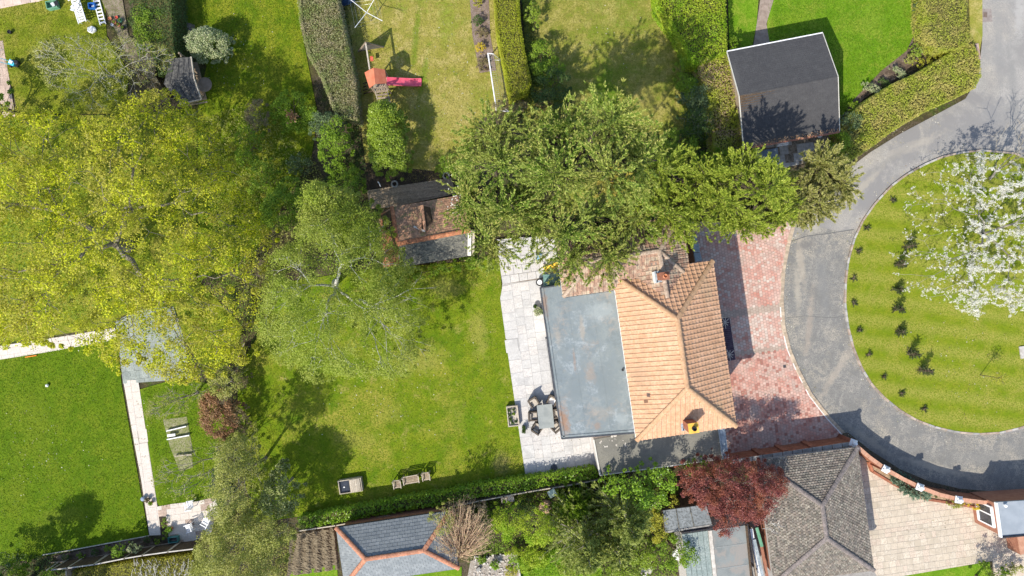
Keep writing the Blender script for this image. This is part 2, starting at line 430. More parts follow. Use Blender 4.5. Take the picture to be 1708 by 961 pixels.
def leafy(name, label, cat, poly_px, zb, zt, mat, bark, nclump=120, per=120, cr=.7, leaf=.1, aspect=.6, seed=1, R=None, depth=1.5, base=None,
          trunk_r=.2, thin=None, group=None, lob=.8, lsc=.8, nlimb=None, up=.7, zo=None, skel=True, crown='crown', flat=.75, wob=.12, power=.5, trunk_z=None, shell=.45, tw=.012):
    g = np.random.default_rng(seed); zo = zb + (zt - zb) * .5 if zo is None else zo
    poly = WP(poly_px, zo); 
    thinw = [(*W2(a, b, zo), r_, k) for a, b, r_, k in thin] if thin else None
    xs = np.array(poly); R = R or .45 * min(xs.max(0) - xs.min(0))
    bx, by = W2(*base) if base else tuple(xs.mean(0))
    root = T(name, label, cat, (bx, by, 0), group)
    # the clumps sit inside the outline by about their own radius
    c, d = dome(g, poly, nclump, zb, zt, R, depth, lob, lsc, thinw, power)
    cr_i = np.minimum(cr * g.uniform(.6, 1.35, nclump), np.maximum(d * 1.0, cr * .35))
    n = nclump * per; idx = np.repeat(np.arange(nclump), per)
    o = unit(g.normal(size=(n, 3))); o[:, 2] = np.where(g.random(n) < .75, np.abs(o[:, 2]), o[:, 2])
    rad = g.random(n) ** shell; C = c[idx] + o * (rad * cr_i[idx])[:, None] * np.array([1, 1, flat])
    C[:, 2] = np.maximum(C[:, 2], .03)
    nr = unit(o * .6 + g.normal(size=(n, 3)) * .6 + np.array([0, 0, up])); a, b = rand_frames(g, n, nr)
    s = leaf * g.uniform(.6, 1.3, n)[:, None] * .5
    if mat is not None: leaf_mesh(crown, C, a * s, b * s * aspect, mat, root)
    if skel:
        m = MB(); tz = trunk_z if trunk_z is not None else max(.3, zb * .75)
        cx, cy = c[:, 0].mean(), c[:, 1].mean(); top = np.array([bx + (cx - bx) * .3, by + (cy - by) * .3, tz])
        m.tube([(bx, by, -.05), (bx + (top[0] - bx) * .4, by + (top[1] - by) * .4, tz * .5), tuple(top)], [trunk_r * 1.35, trunk_r * 1.05, trunk_r], 8)
        k = min(nlimb or nclump, nclump); skeleton(m, top, c[:k] - np.array([0, 0, cr * .2]), trunk_r * .85, g, 0, wob, tw)
        m.build('trunk', bark, root)
    return root, c, g
def spray_leaves(g, start, d, L, r0, nleaf, ll, lw, droop=0.0, lean=.9, tr=(0, 1)):
    """feathery conifer sprays: arrays of start points, directions, lengths -> leaf arrays"""
    n = len(start); idx = np.repeat(np.arange(n), nleaf); N_ = len(idx); t = tr[0] + (tr[1] - tr[0]) * g.random(N_) ** .8
    dd = d[idx]; rad = unit(np.cross(dd, g.normal(size=(N_, 3))))
    rr = (r0[idx] * (1 - t) ** .75 + .02) * g.uniform(.3, 1, N_)
    C = start[idx] + dd * (t * L[idx])[:, None] + rad * rr[:, None]; C[:, 2] -= droop * rr
    ax = unit(dd * lean + rad * .8 + g.normal(size=(N_, 3)) * .22 - np.array([0, 0, droop * .5]))
    b = unit(np.cross(ax, g.normal(size=(N_, 3)) + np.array([0, 0, .3]))); s = g.uniform(.6, 1.3, N_)[:, None]
    C[:, 2] = np.maximum(C[:, 2], .05)
    return C, ax * ll * .5 * s, b * lw * .5 * s
def plumes(g, st, d, Ls, r0, nsec, per, ll, lw, spread=.85, tips=0):
    n = len(st); idx = np.repeat(np.arange(n), nsec); k = len(idx); t = g.random(k) ** .85; dd = d[idx]; rad = unit(np.cross(dd, g.normal(size=(k, 3))))
    s0 = st[idx] + dd * (t * Ls[idx])[:, None]; sd = unit(dd * .8 + rad * spread + np.array([0, 0, .12]) + g.normal(size=(k, 3)) * .1); sl = (r0[idx] * 1.5 * (1 - t) ** .8 + .14) * g.uniform(.6, 1.2, k)
    A_ = spray_leaves(g, s0, sd, sl, np.full(k, .06), per, ll, lw, .0, 1.6, (0, .62 if tips else 1))
    if not tips: return A_
    return A_, spray_leaves(g, s0, sd, sl, np.full(k, .05), tips, ll, lw, .0, 1.8, (.6, 1.05))
def conifer(name, label, poly_px, zb, zt, mat, bark, nspray=160, per=90, L=1.6, r0=.42, ll=.2, lw=.07, seed=1, R=None, depth=2.0, base=None, apex=None,
            group=None, out=.75, upw=.8, zo=None, lob=.9, lsc=.9, trunk_r=.22, cat='conifer tree', power=.5, droop=0.0, tipmat=None, thin=None, lead=0, slope=.75, spr=.5):
    """bushy conifer: plumes standing out of a domed crown"""
    g = np.random.default_rng(seed); zo = zb + (zt - zb) * .55 if zo is None else zo
    poly = WP(poly_px, zo); xs = np.array(poly); R = R or .45 * min(xs.max(0) - xs.min(0)); bx, by = W2(*base) if base else tuple(xs.mean(0))
    root = T(name, label, cat, (bx, by, 0), group)
    thinw = [(*W2(a, b, zo), r_, k) for a, b, r_, k in thin] if thin else None
    c, d_ = dome(g, poly, nspray, zb, zt, R, depth, lob, lsc, thinw, power)
    cx, cy = xs.mean(0); rad = c[:, :2] - np.array([cx, cy]); rr = np.linalg.norm(rad, axis=1); Rm = max(rr.max(), .5)
    o2 = rad / np.maximum(rr, .01)[:, None] * (rr / Rm)[:, None] * out * 1.5
    d = unit(np.column_stack([o2 + g.normal(size=(nspray, 2)) * .28, np.full(nspray, upw) + g.normal(size=nspray) * .15]))
    if lead:                          # boughs radiate from several leaders, lower and longer away from them
        q = sample_poly(g, poly, 400); K = q[g.choice(400, lead, replace=False)]
        for _ in range(6):
            lab = np.argmin(((q[:, None] - K[None]) ** 2).sum(2), 1); K = np.array([q[lab == i].mean(0) if (lab == i).any() else K[i] for i in range(lead)])
        lab = np.argmin(((c[:, None, :2] - K[None]) ** 2).sum(2), 1); vv_ = c[:, :2] - K[lab]; dl = np.linalg.norm(vv_, axis=1); hk = g.uniform(-.9, .3, lead)
        dk = edge_dist(K, poly); base_z = zb + (zt - zb) * np.clip(dk / dk.max(), .45, 1) ** .5
        c[:, 2] = np.maximum(base_z[lab] + hk[lab] - dl * slope - g.random(nspray) ** 2 * depth, zb * .6)
        d = unit(np.column_stack([vv_ / np.maximum(dl, .05)[:, None] + g.normal(size=(nspray, 2)) * .22, np.clip(.95 - dl * .55, .22, 1.2) + g.normal(size=nspray) * .1]))
    Ls = L * g.uniform(.55, 1.25, nspray); Ls = np.minimum(Ls, d_ * 1.6 + L * .85)
    st = c - d * Ls[:, None] * .55
    if tipmat:
        (C, a, b), (C2_, a2_, b2_) = plumes(g, st, d, Ls, r0 * g.uniform(.75, 1.25, nspray), per, 9, ll, lw, spr, 5)
        leaf_mesh('crown', C, a, b, mat, root, tri=True); leaf_mesh('new_growth', C2_, a2_, b2_, tipmat, root, tri=True)
    else:
        C, a, b = plumes(g, st, d, Ls, r0 * Ls / L * g.uniform(.8, 1.2, nspray), max(5, int(per / 7)), 10, ll, lw)
        leaf_mesh('crown', C, a, b, mat, root, tri=True)
    m = MB(); tz = zb + (zt - zb) * .7; m.tube([(bx, by, -.05), (bx, by, zb), (bx + (cx - bx) * .5, by + (cy - by) * .5, tz)], [trunk_r * 1.2, trunk_r, trunk_r * .3], 7)
    for i in range(0, nspray, 3):
        s_ = st[i]; z0 = max(.5, min(tz, s_[2] - .5)); m.tube([(bx, by, z0), tuple((np.array([bx, by, z0]) + s_) / 2 + np.array([0, 0, .1])), tuple(s_), tuple(s_ + d[i] * Ls[i] * .7)], [.06, .045, .03, .01], 3, cap=False)
    m.build('trunk', bark, root); return root
def cone_tree(name, label, apex_px, apex_z, base, rad, mat, bark, nb=70, per=70, seed=1, group=None, ll=.22, lw=.06, L=None, zlow=1.0, cat='conifer tree', aim=None, r0=.28):
    """conical conifer: long boughs from a central leader, apex at its real height"""
    g = np.random.default_rng(seed); ax, ay = W2(*apex_px, apex_z); bx, by = W2(*base) if base else (ax, ay)
    root = T(name, label, cat, (bx, by, 0), group); t = g.random(nb) ** .8; hz = zlow + (apex_z - zlow) * (1 - t)
    th = g.random(nb) * 2 * PI; u = np.column_stack([np.cos(th), np.sin(th)])
    Ls = (.25 + t * rad) * g.uniform(.75, 1.15, nb); d = unit(np.column_stack([u, .55 - .45 * t + g.normal(size=nb) * .1]))
    k = (hz / apex_z)[:, None]; st = np.column_stack([np.array([bx, by]) + (np.array([ax, ay]) - np.array([bx, by])) * k, hz])
    C, a, b = plumes(g, st, d, Ls, r0 * (.5 + t), max(6, per // 5), 12, ll, lw, .6) if rad > .6 else spray_leaves(g, st, d, Ls, r0 * (.5 + t), per, ll, lw, .1)
    leaf_mesh('crown', C, a, b, mat, root)
    m = MB(); m.tube([(bx, by, -.05), ((bx + ax) / 2, (by + ay) / 2, apex_z / 2), (ax, ay, apex_z)], [.16, .1, .02], 6)
    for i in range(nb): m.tube([tuple(st[i]), tuple(st[i] + d[i] * Ls[i] * .5), tuple(st[i] + d[i] * Ls[i] * .95)], [.03, .02, .006], 3, cap=False)
    m.build('trunk', bark, root); return root
def hedge(name, label, poly_px, h, mat, core, leaf=.085, dens=170, seed=1, group=None, soft=.1, cat='hedge', aspect=.6, lob=.05, zfun=None, side=1.7, up=.9, mix=None):
    """clipped hedge: leaves over top and sides of an added solid core that blocks light"""
    g = np.random.default_rng(seed); poly = WP(poly_px, h)
    if parea(poly) < 0: poly = poly[::-1]
    root = T(name, label, cat, bbox_loc(poly), group); P = np.array(poly); A = abs(parea(poly))
    cen = P.mean(0); n = len(P); per = sum(np.linalg.norm(P[(i + 1) % n] - P[i]) for i in range(n))
    # core, added to block light: the outline pulled in along the edge normals
    e = np.roll(P, -1, 0) - P; e /= np.linalg.norm(e, axis=1, keepdims=True); nr = np.column_stack([e[:, 1], -e[:, 0]])
    off = nr + np.roll(nr, 1, 0); off /= np.maximum(np.linalg.norm(off, axis=1, keepdims=True), .3); inn = P - off * .16
    MB().prism([tuple(p) for p in inn], -.02, max(h - .36, h * .5)).build('light_block_core', core, root)
    nt_ = int(A * dens); q = sample_poly(g, poly, nt_); z = h - g.random(nt_) ** 1.5 * .22 + lobes(g, q, lob, 2.0)
    ed = edge_dist(q, poly); z -= np.clip(soft - ed, 0, soft) * 1.2
    top = np.column_stack([q, z]); tn = np.tile([0, 0, 1.0], (nt_, 1))
    ns = int(per * h * dens * .6 * side); cum = np.array([np.linalg.norm(P[(i + 1) % n] - P[i]) for i in range(n)]); i = g.choice(n, ns, p=cum / cum.sum()); t = g.random(ns)
    sp = P[i] + (P[(i + 1) % n] - P[i]) * t[:, None] - nr[i] * (g.random(ns) ** 1.3 * .22 - .04)[:, None]
    sd = np.column_stack([sp, g.random(ns) * (h - .02) + .02]); sn = np.column_stack([nr[i], np.full(ns, .85)])
    C = np.vstack([top, sd]); N_ = len(C); nn = unit(np.vstack([tn * up, sn]) + g.normal(size=(N_, 3)) * .55); a, b = rand_frames(g, N_, nn)
    s = leaf * .5 * g.uniform(.6, 1.35, N_)[:, None]; leaf_mesh('foliage', C, a * s, b * s * aspect, mat, root)
    return root
def blob(px, py, rx, ry, n=10, seed=1, rot=0, jit=.14):
    r = random.Random(seed); o = []
    for i in range(n):
        t = 2 * PI * i / n; k = 1 + r.uniform(-jit, jit); x = math.cos(t) * rx * k; y = math.sin(t) * ry * k
        o.append((px + x * math.cos(rot) - y * math.sin(rot), py + x * math.sin(rot) + y * math.cos(rot)))
    return o
def shrub(name, label, px, py, rx, ry, h, mat, seed=1, leaf=.09, dens=1.0, solid=0, group=None, rot=0, cat='shrub', poly=None, bark=None, thin=None, aspect=.6, **kw):
    """poly/centre given where its foliage shows, at about two thirds of its height"""
    pp = poly or blob(px, py, rx, ry, 11, seed, rot); A = abs(parea(WP(pp, h * .6))); cr = max(.12, min(.38, .2 * math.sqrt(A)))
    nc = max(8, int(A / (cr * cr * 1.1) * (1.5 + 1.6 * solid))); per = int(max(14, dens * 3.2 * cr * cr / (leaf * leaf * aspect) ))
    k = (CAM_H) / (CAM_H - h * .6); xs = [p[0] for p in pp]; ys = [p[1] for p in pp]; cx, cy = sum(xs) / len(xs), sum(ys) / len(ys)
    base = (854 + (cx - 854) / k, 480.5 + (cy - 480.5) / k)
    zk = .12 if solid else .35
    return leafy(name, label, cat, pp, h * zk, h, mat, bark or BARK, nclump=nc, per=per, cr=cr, leaf=leaf, seed=seed, depth=h * (.1 if solid else .3), base=base,
                 trunk_r=.03 + .012 * h, lob=h * (.02 if solid else .07), lsc=2.2, nlimb=min(nc, 40), group=group, thin=thin, aspect=aspect, zo=h * .6, trunk_z=h * .2, **kw)[0]
# ------------------------------------------------------------------ materials used
BARK = M('bark_brown', [(.10, .07, .05), (.17, .13, .09)], 6, bump=.5)
BARK_D = M('bark_dark', [(.05, .04, .03), (.09, .07, .05)], 6, bump=.5)
BARK_P = M('bark_pale', [(.42, .40, .35), (.62, .60, .55)], 5, bump=.3)
BARK_G = M('bark_grey', [(.20, .18, .15), (.34, .31, .26)], 6, bump=.4)
CORE = M('hedge_core', [(.075, .075, .022), (.11, .10, .035)], 8, bump=.6)
M_GROUND = M('ground_soil_grass', [(.06, .045, .025), (.10, .085, .03), (.06, .09, .012)], .9, patch=(.10, .075, .05), patch_scale=.35, fine=(.04, .04, .012), fine_scale=9, bump=.8, bump_scale=8, bump_dist=.05)
def grass_mat(name, cols, patch, ps, pa, fine, streak=None, spots=None, p2=None):
    return M(name, cols, 1.1, 6, patch=patch, patch_scale=ps, patch_at=pa, fine=fine, fine_scale=11, streak=streak, spots=spots, bump=.9, bump_scale=14, bump_dist=.05, rough=.9, spec=.15, patches2=p2)
LUSH = (.085, .17, .006); LUSH2 = (.125, .22, .010); DRY = (.33, .27, .085); MID = (.16, .20, .018)
G_MAIN = grass_mat('lawn_main', [(.105, .185, .004), (.155, .225, .007), (.215, .25, .016)], (.33, .295, .05), .28, (.50, .80), (.12, .18, .006), p2=[((.08, .16, .004), .7, (.55, .80)), ((.36, .31, .085), .9, (.62, .85))], streak=(R_(8), 1.6, (.20, .24, .012), .5))
G_LEFT = grass_mat('lawn_left', [(.085, .155, .003), (.115, .19, .005), (.145, .21, .008)], (.17, .22, .012), .5, (.50, .74), (.075, .14, .003), streak=(R_(8), .9, (.13, .20, .006), .5))
G_TOPL = grass_mat('lawn_top_left', [(.14, .19, .010), (.20, .24, .014), (.25, .26, .025)], (.31, .28, .05), .6, (.50, .72), (.13, .155, .010))
G_MOSS = grass_mat('lawn_mossy', [(.10, .17, .005), (.16, .22, .008), (.22, .25, .014)], (.25, .26, .02), .5, (.48, .64), (.08, .13, .004))
G_DRY = grass_mat('lawn_dry', [(.28, .27, .045), (.37, .32, .08), (.46, .38, .14)], (.18, .25, .016), .30, (.54, .80), (.25, .24, .045), p2=[((.18, .26, .02), .9, (.62, .80))])
G_TOPM = grass_mat('lawn_top_mid', [(.20, .235, .028), (.32, .29, .065), (.40, .345, .105)], (.14, .22, .014), .4, (.50, .75), (.20, .20, .035))
G_BRIGHT = grass_mat('lawn_bright', [(.115, .24, .008), (.15, .28, .012), (.19, .31, .02)], (.23, .30, .03), .9, (.52, .68), (.10, .20, .006))
G_ISLE = grass_mat('lawn_island', [(.15, .215, .006), (.19, .24, .010), (.23, .255, .018)], (.32, .29, .06), .6, (.55, .80), (.14, .195, .008), streak=(R_(97), 1.5, (.34, .31, .07), .7))
SOIL = M('bed_soil', [(.12, .085, .06), (.20, .145, .10), (.27, .21, .16)], 2.5, fine=(.07, .05, .035), fine_scale=20, bump=.9, bump_scale=22, bump_dist=.05)
SOIL_D = M('bed_soil_dark', [(.045, .032, .022), (.085, .062, .04)], 2.5, fine=(.03, .022, .016), fine_scale=20, bump=.9, bump_scale=22, bump_dist=.05)
SOIL_P = M('ploughed_soil', [(.20, .155, .10), (.29, .235, .155)], 3, fine=(.12, .09, .055), fine_scale=24, bump=1, bump_scale=24, bump_dist=.05)
TARMAC = M('road_tarmac', [(.27, .255, .24), (.325, .31, .285), (.38, .355, .325)], .55, 7, patch=(.43, .39, .33), patch_scale=.35, patch_at=(.50, .78), fine=(.24, .23, .215), fine_scale=24, bump=.6, bump_scale=40, bump_dist=.015, patches2=[((.235, .225, .22), .22, (.52, .66))])
TARMAC2 = M('road_tarmac_loop', [(.215, .208, .19), (.285, .272, .245), (.36, .335, .29)], .8, 7, patch=(.42, .375, .30), patch_scale=.45, patch_at=(.50, .80), fine=(.165, .16, .15), fine_scale=16, bump=.9, bump_scale=30, bump_dist=.025, streak=(R_(12), .5, (.20, .193, .178), .4), patches2=[((.21, .207, .195), 1.6, (.52, .70))])
LEAFLIT = M('leaf_litter', [(.05, .04, .03), (.10, .075, .05), (.045, .055, .025)], 4, fine=(.16, .12, .08), fine_scale=16, bump=.9, bump_scale=14, bump_dist=.05)
MORTAR = M('mortar_bed', [(.26, .24, .22), (.34, .32, .29)], 5, bump=.3)
MORTAR_D = M('mortar_dark', [(.16, .13, .11), (.22, .19, .16)], 5, bump=.3)
PATIO_A = M('patio_slab_pale', [(.55, .535, .515), (.61, .595, .575)], 2.2, fine=(.50, .485, .47), fine_scale=9, var=.06, bump=.15, rough=.7, patch=(.44, .43, .42), patch_scale=.6)
PATIO_B = M('patio_slab_grey', [(.51, .495, .48), (.57, .555, .54)], 2.2, fine=(.46, .45, .44), fine_scale=9, var=.07, bump=.15, rough=.7)
PATIO_C = M('patio_slab_warm', [(.57, .54, .51), (.62, .595, .565)], 2.2, fine=(.48, .455, .44), fine_scale=9, var=.06, bump=.15, rough=.7)
PATH = M('path_slab_cream', [(.62, .555, .49), (.68, .615, .55)], 1.6, fine=(.56, .49, .425), fine_scale=14, var=.03, bump=.15)
PATH_BED = M('path_bed', [(.42, .37, .32), (.48, .43, .37)], 4)
PATH_P = M('path_slab_pink', [(.44, .33, .27), (.56, .43, .35)], 1.6, fine=(.33, .25, .20), fine_scale=14, var=.12, bump=.2)
SLAB_BL = M('slab_blue_grey', [(.27, .30, .28), (.35, .38, .35)], 1.6, fine=(.20, .22, .20), fine_scale=12, var=.08, bump=.2)
BEIGE_A = M('drive_slab_beige', [(.53, .455, .355), (.585, .51, .405)], .8, fine=(.475, .40, .31), fine_scale=12, var=.05, bump=.2, patch=(.45, .39, .30), patch_scale=.7)
BEIGE_B = M('drive_slab_pale', [(.56, .49, .39), (.615, .545, .44)], .8, fine=(.45, .375, .285), fine_scale=12, var=.05, bump=.2)
BEIGE_C = M('drive_slab_rosy', [(.54, .455, .36), (.59, .50, .40)], .8, fine=(.44, .35, .27), fine_scale=12, var=.05, bump=.2)
RED_A = M('block_red', [(.50, .235, .18), (.54, .29, .23), (.56, .35, .285)], 1.0, var=.09, bump=.2, patch=(.50, .36, .30), patch_scale=.8, patch_at=(.50, .66))
RED_B = M('block_pink', [(.54, .33, .265), (.59, .41, .34)], 1.0, var=.08, bump=.2)
RED_C = M('block_limed', [(.54, .41, .34), (.60, .50, .43)], 1.0, var=.08, bump=.2)
RED_D = M('block_dark', [(.36, .155, .12), (.41, .20, .155)], 1.0, var=.1, bump=.2)
BLK_G = M('block_band_grey', [(.40, .31, .25), (.46, .37, .30)], 1.0, var=.08, bump=.2)
EDGE_BR = M('edging_brick_tan', [(.42, .33, .24), (.52, .42, .31)], 3, var=.18, bump=.3)
KERB = M('kerb_stone_worn', [(.30, .23, .18), (.40, .33, .27)], 3, var=.22, bump=.4)
KERB_W = M('kerb_white', [(.66, .64, .60), (.76, .74, .70)], 3, var=.06, bump=.2)
TILE_O = [M('roof_tile_peach_a', [(.585, .345, .205), (.66, .41, .26)], 1.3, fine=(.52, .30, .175), fine_scale=7, var=.07, bump=.25, rough=.8),
          M('roof_tile_peach_b', [(.55, .325, .195), (.62, .385, .24)], 1.3, fine=(.48, .275, .155), fine_scale=7, var=.08, bump=.25, rough=.8)]
TILE_BR = [M('roof_tile_brown_a', [(.33, .20, .14), (.43, .28, .20)], 2.5, fine=(.23, .15, .11), fine_scale=9, var=.2, bump=.4),
           M('roof_tile_brown_b', [(.28, .19, .14), (.38, .27, .20)], 2.5, fine=(.46, .38, .27), fine_scale=6, var=.2, bump=.4)]
TILE_OLD = [M('old_tile_rust_a', [(.36, .20, .125), (.46, .265, .17)], 3, fine=(.25, .165, .10), fine_scale=8, var=.28, bump=.5, patch=(.24, .20, .09), patch_scale=1.2, patch_at=(.5, .66)),
            M('old_tile_rust_b', [(.39, .205, .125), (.50, .28, .175)], 3, fine=(.27, .17, .105), fine_scale=8, var=.28, bump=.5)]
TILE_OR = M('old_tile_orange', [(.40, .16, .08), (.50, .22, .11)], 3, fine=(.27, .11, .06), fine_scale=8, var=.22, bump=.5)
TILE_GR = [M('concrete_tile_a', [(.135, .115, .09), (.215, .185, .15)], 4, fine=(.29, .26, .225), fine_scale=13, var=.3, bump=.5, spots=(9, .13, (.36, .32, .24))),
           M('concrete_tile_b', [(.10, .088, .07), (.17, .148, .12)], 4, fine=(.34, .315, .26), fine_scale=15, var=.3, bump=.5),
           M('concrete_tile_c', [(.18, .148, .115), (.27, .225, .185)], 4, fine=(.13, .12, .11), fine_scale=15, var=.3, bump=.5)]
CAP_GR = M('concrete_ridge', [(.20, .165, .15), (.29, .24, .22)], 4, fine=(.13, .12, .11), fine_scale=13, bump=.5)
SLATE = [M('slate_a', [(.185, .205, .215), (.235, .255, .262)], 2, fine=(.165, .18, .19), fine_scale=8, var=.10, bump=.2, rough=.55, spec=.4),
         M('slate_b', [(.205, .225, .235), (.25, .27, .278)], 2, fine=(.18, .195, .205), fine_scale=8, var=.12, bump=.2, rough=.55, spec=.4)]
CAP_OR = M('ridge_orange', [(.46, .20, .12), (.58, .29, .18)], 5, fine=(.34, .15, .09), fine_scale=12, var=.15, bump=.4)
CAP_PE = M('ridge_peach', [(.50, .30, .165), (.58, .37, .22)], 3, fine=(.42, .25, .14), fine_scale=9, var=.06, bump=.3)
CAP_PA = M('ridge_pale_brown', [(.40, .30, .22), (.50, .39, .30)], 3, fine=(.30, .22, .16), fine_scale=9, var=.12, bump=.3)
SHINGLE = [M('shingle_charcoal_a', [(.068, .066, .067), (.08, .078, .078)], 3, fine=(.06, .058, .06), fine_scale=18, var=.05, bump=.3),
           M('shingle_charcoal_b', [(.07, .068, .069), (.084, .082, .082)], 3, fine=(.062, .06, .062), fine_scale=18, var=.05, bump=.3)]
FELT_GREY = M('flat_roof_grey', [(.195, .225, .23), (.24, .27, .272)], .6, 6, patch=(.28, .26, .235), patch_scale=.55, patch_at=(.52, .72), fine=(.19, .225, .24), fine_scale=5, bump=.15, rough=.6, spec=.35, patches2=[((.165, .195, .205), 1.1, (.55, .70)), ((.30, .335, .35), .8, (.58, .74))])
FELT_DK = M('garage_felt', [(.18, .17, .145), (.22, .21, .18)], 1.0, fine=(.155, .15, .13), fine_scale=20, bump=.3, patch=(.25, .235, .195), patch_scale=.7)
FELT_OLD = M('old_felt_mossy', [(.05, .052, .05), (.085, .085, .08), (.14, .135, .115)], 2.2, 6, fine=(.19, .18, .145), fine_scale=7, bump=.5, streak=(R_(98), .25, (.06, .06, .055), .6))
FELT_BLK = M('black_felt', [(.035, .035, .037), (.06, .06, .062)], 2.2, fine=(.12, .115, .105), fine_scale=6, bump=.5)
WHITE = M('white_paint', [(.78, .78, .78), (.82, .82, .82)], 3, bump=.05, rough=.5)
WHITE_P = M('white_plastic', [(.80, .80, .81), (.84, .84, .84)], 3, bump=0, rough=.4, spec=.4)
CREAMW = M('cream_fascia', [(.60, .57, .50), (.68, .65, .58)], 3, bump=.1)
BRICK = [M('brick_red_a', [(.30, .115, .065), (.38, .155, .09)], 4, var=.2, bump=.4), M('brick_red_b', [(.25, .10, .06), (.33, .14, .085)], 4, var=.2, bump=.4)]
BRICK1 = M('wall_brick', [(.30, .13, .085), (.36, .17, .11)], 4, bump=.4)
RENDER = M('rendered_wall', [(.55, .50, .46), (.62, .57, .53)], 3, bump=.3)
COPE = M('terracotta_coping', [(.46, .24, .155), (.54, .30, .20)], 3, var=.1, bump=.3)
WOOD = M('timber_grey_brown', [(.30, .23, .17), (.42, .34, .26)], 6, fine=(.22, .17, .12), fine_scale=20, var=.16, bump=.4)
WOOD_P = M('timber_pale', [(.46, .40, .32), (.58, .52, .43)], 6, fine=(.36, .30, .23), fine_scale=20, var=.14, bump=.4)
WOOD_D = M('timber_dark', [(.085, .055, .035), (.14, .095, .06)], 6, fine=(.05, .035, .02), fine_scale=20, var=.2, bump=.4)
DECK = M('deck_weathered', [(.33, .25, .17), (.43, .33, .23)], 5, fine=(.24, .18, .12), fine_scale=14, var=.2, bump=.4)
METAL = M('galvanised_metal', [(.45, .46, .47), (.55, .56, .57)], 5, bump=.05, rough=.4, metal=.6)
LEAD = M('lead_sheet', [(.30, .35, .38), (.42, .47, .50)], 3, fine=(.24, .28, .31), fine_scale=8, bump=.2, rough=.5)
GLASSD = M('dark_glass', [(.03, .035, .045), (.05, .055, .07)], 2, bump=0, rough=.08, spec=.6)
BLACK = M('black_plastic', [(.02, .02, .022), (.035, .035, .04)], 4, bump=.05, rough=.5)
RATTAN = M('rattan_brown', [(.09, .075, .06), (.16, .13, .105)], 30, bump=.8, bump_scale=60)
CUSH = M('cushion_taupe', [(.42, .37, .31), (.50, .45, .38)], 8, bump=.2)
GREYT = M('table_grey', [(.24, .26, .255), (.29, .31, .30)], 3, bump=.05, rough=.35, spec=.4)
BLUE = M('blue_plastic', [(.02, .13, .45), (.03, .17, .55)], 3, bump=0, rough=.4)
CYAN = M('cyan_plastic', [(.05, .42, .62), (.09, .52, .70)], 3, bump=0, rough=.4)
TEAL = M('teal_plastic', [(.05, .20, .19), (.09, .27, .25)], 3, bump=0, rough=.4)
TEALG = M('teal_painted_timber', [(.10, .20, .18), (.22, .33, .30)], 3, fine=(.08, .16, .15), fine_scale=14, bump=.3)
GREENP = M('green_plastic', [(.12, .30, .19), (.18, .38, .25)], 3, bump=0, rough=.45)
YELLOWP = M('yellow_plastic', [(.80, .45, .02), (.85, .52, .04)], 3, bump=0, rough=.4)
PINKP = M('pink_plastic', [(.72, .10, .17), (.78, .15, .22)], 3, bump=0, rough=.35, spec=.5)
TERRA = M('terracotta_cloth', [(.52, .15, .08), (.58, .19, .105)], 3, bump=.1, rough=.7)
REDP = M('red_plastic', [(.65, .12, .08), (.70, .15, .1)], 3, bump=0, rough=.4)
NAVY = M('navy_cloth', [(.01, .025, .06), (.02, .05, .10)], 4, bump=.3)
GREYC = M('grey_cloth', [(.13, .125, .12), (.18, .17, .16)], 4, bump=.3)
ORNG = M('chimney_ochre', [(.75, .40, .05), (.80, .48, .10)], 4, bump=.2)
TPOT = M('terracotta_pot', [(.50, .20, .10), (.58, .26, .14)], 4, bump=.2)
STONE = M('pale_stone', [(.45, .41, .36), (.60, .56, .50)], 4, var=.15, bump=.5)
STONE_G = M('grey_stone', [(.30, .29, .27), (.42, .40, .37)], 4, var=.2, bump=.5)
LOG = M('cut_log_end', [(.55, .40, .24), (.66, .50, .32)], 8, var=.2, bump=.3)
DEADLEAF = M('dead_leaf_orange', [(.48, .25, .12), (.60, .36, .20)], 8, var=.2, bump=.3)
# leaves
L_MAPLE = ML('leaf_yellow_green', [(.20, .24, .012), (.42, .49, .010), (.64, .68, .015), (.72, .72, .03), (.32, .28, .07)], .45, clump=(.44, .40, .07), clump_scale=.45)
L_BIRCH = ML('leaf_birch', [(.23, .30, .03), (.35, .41, .06), (.47, .50, .11), (.26, .32, .04)], .4, clump=(.27, .36, .03), clump_scale=.4)
L_CYP = ML('leaf_cypress', [(.12, .23, .022), (.19, .31, .032), (.28, .39, .055), (.14, .25, .026)], .3, clump=(.35, .36, .08), clump_scale=.5)
L_CYPTIP = ML('leaf_cypress_tips', [(.34, .46, .07), (.46, .55, .11), (.58, .62, .18), (.38, .48, .08)], .3, clump=(.64, .58, .18), clump_scale=.4)
L_CYPYT = ML('leaf_cypress_yellow_tips', [(.33, .42, .04), (.46, .53, .07), (.56, .59, .12)], .3)
L_CYPTT = ML('leaf_cypress_tan_tips', [(.46, .44, .14), (.56, .51, .22), (.40, .42, .10)], .3)
L_CYPD = ML('leaf_cypress_dull', [(.22, .28, .05), (.36, .42, .09), (.52, .55, .18)], .3)
L_CYPY = ML('leaf_cypress_yellow', [(.20, .29, .025), (.29, .38, .04), (.37, .45, .06), (.22, .31, .03)], .3, clump=(.30, .38, .04), clump_scale=.9)
L_CYPT = ML('leaf_cypress_tan', [(.24, .27, .05), (.33, .34, .08), (.40, .39, .13)], .3)
L_GOLD = ML('leaf_gold_tips', [(.42, .36, .06), (.55, .44, .10), (.36, .30, .05)], .3)
L_LAUR = ML('leaf_laurel', [(.10, .22, .01), (.17, .32, .018), (.28, .44, .04), (.12, .25, .012)], .3, clump=(.28, .42, .03), clump_scale=1.2, rough=.35)
L_MIDG = ML('leaf_mid_green', [(0.112, 0.21, 0.0144), (0.182, 0.294, 0.024), (0.266, 0.378, 0.036)], .3, clump=(0.252, 0.364, 0.024), clump_scale=.8)
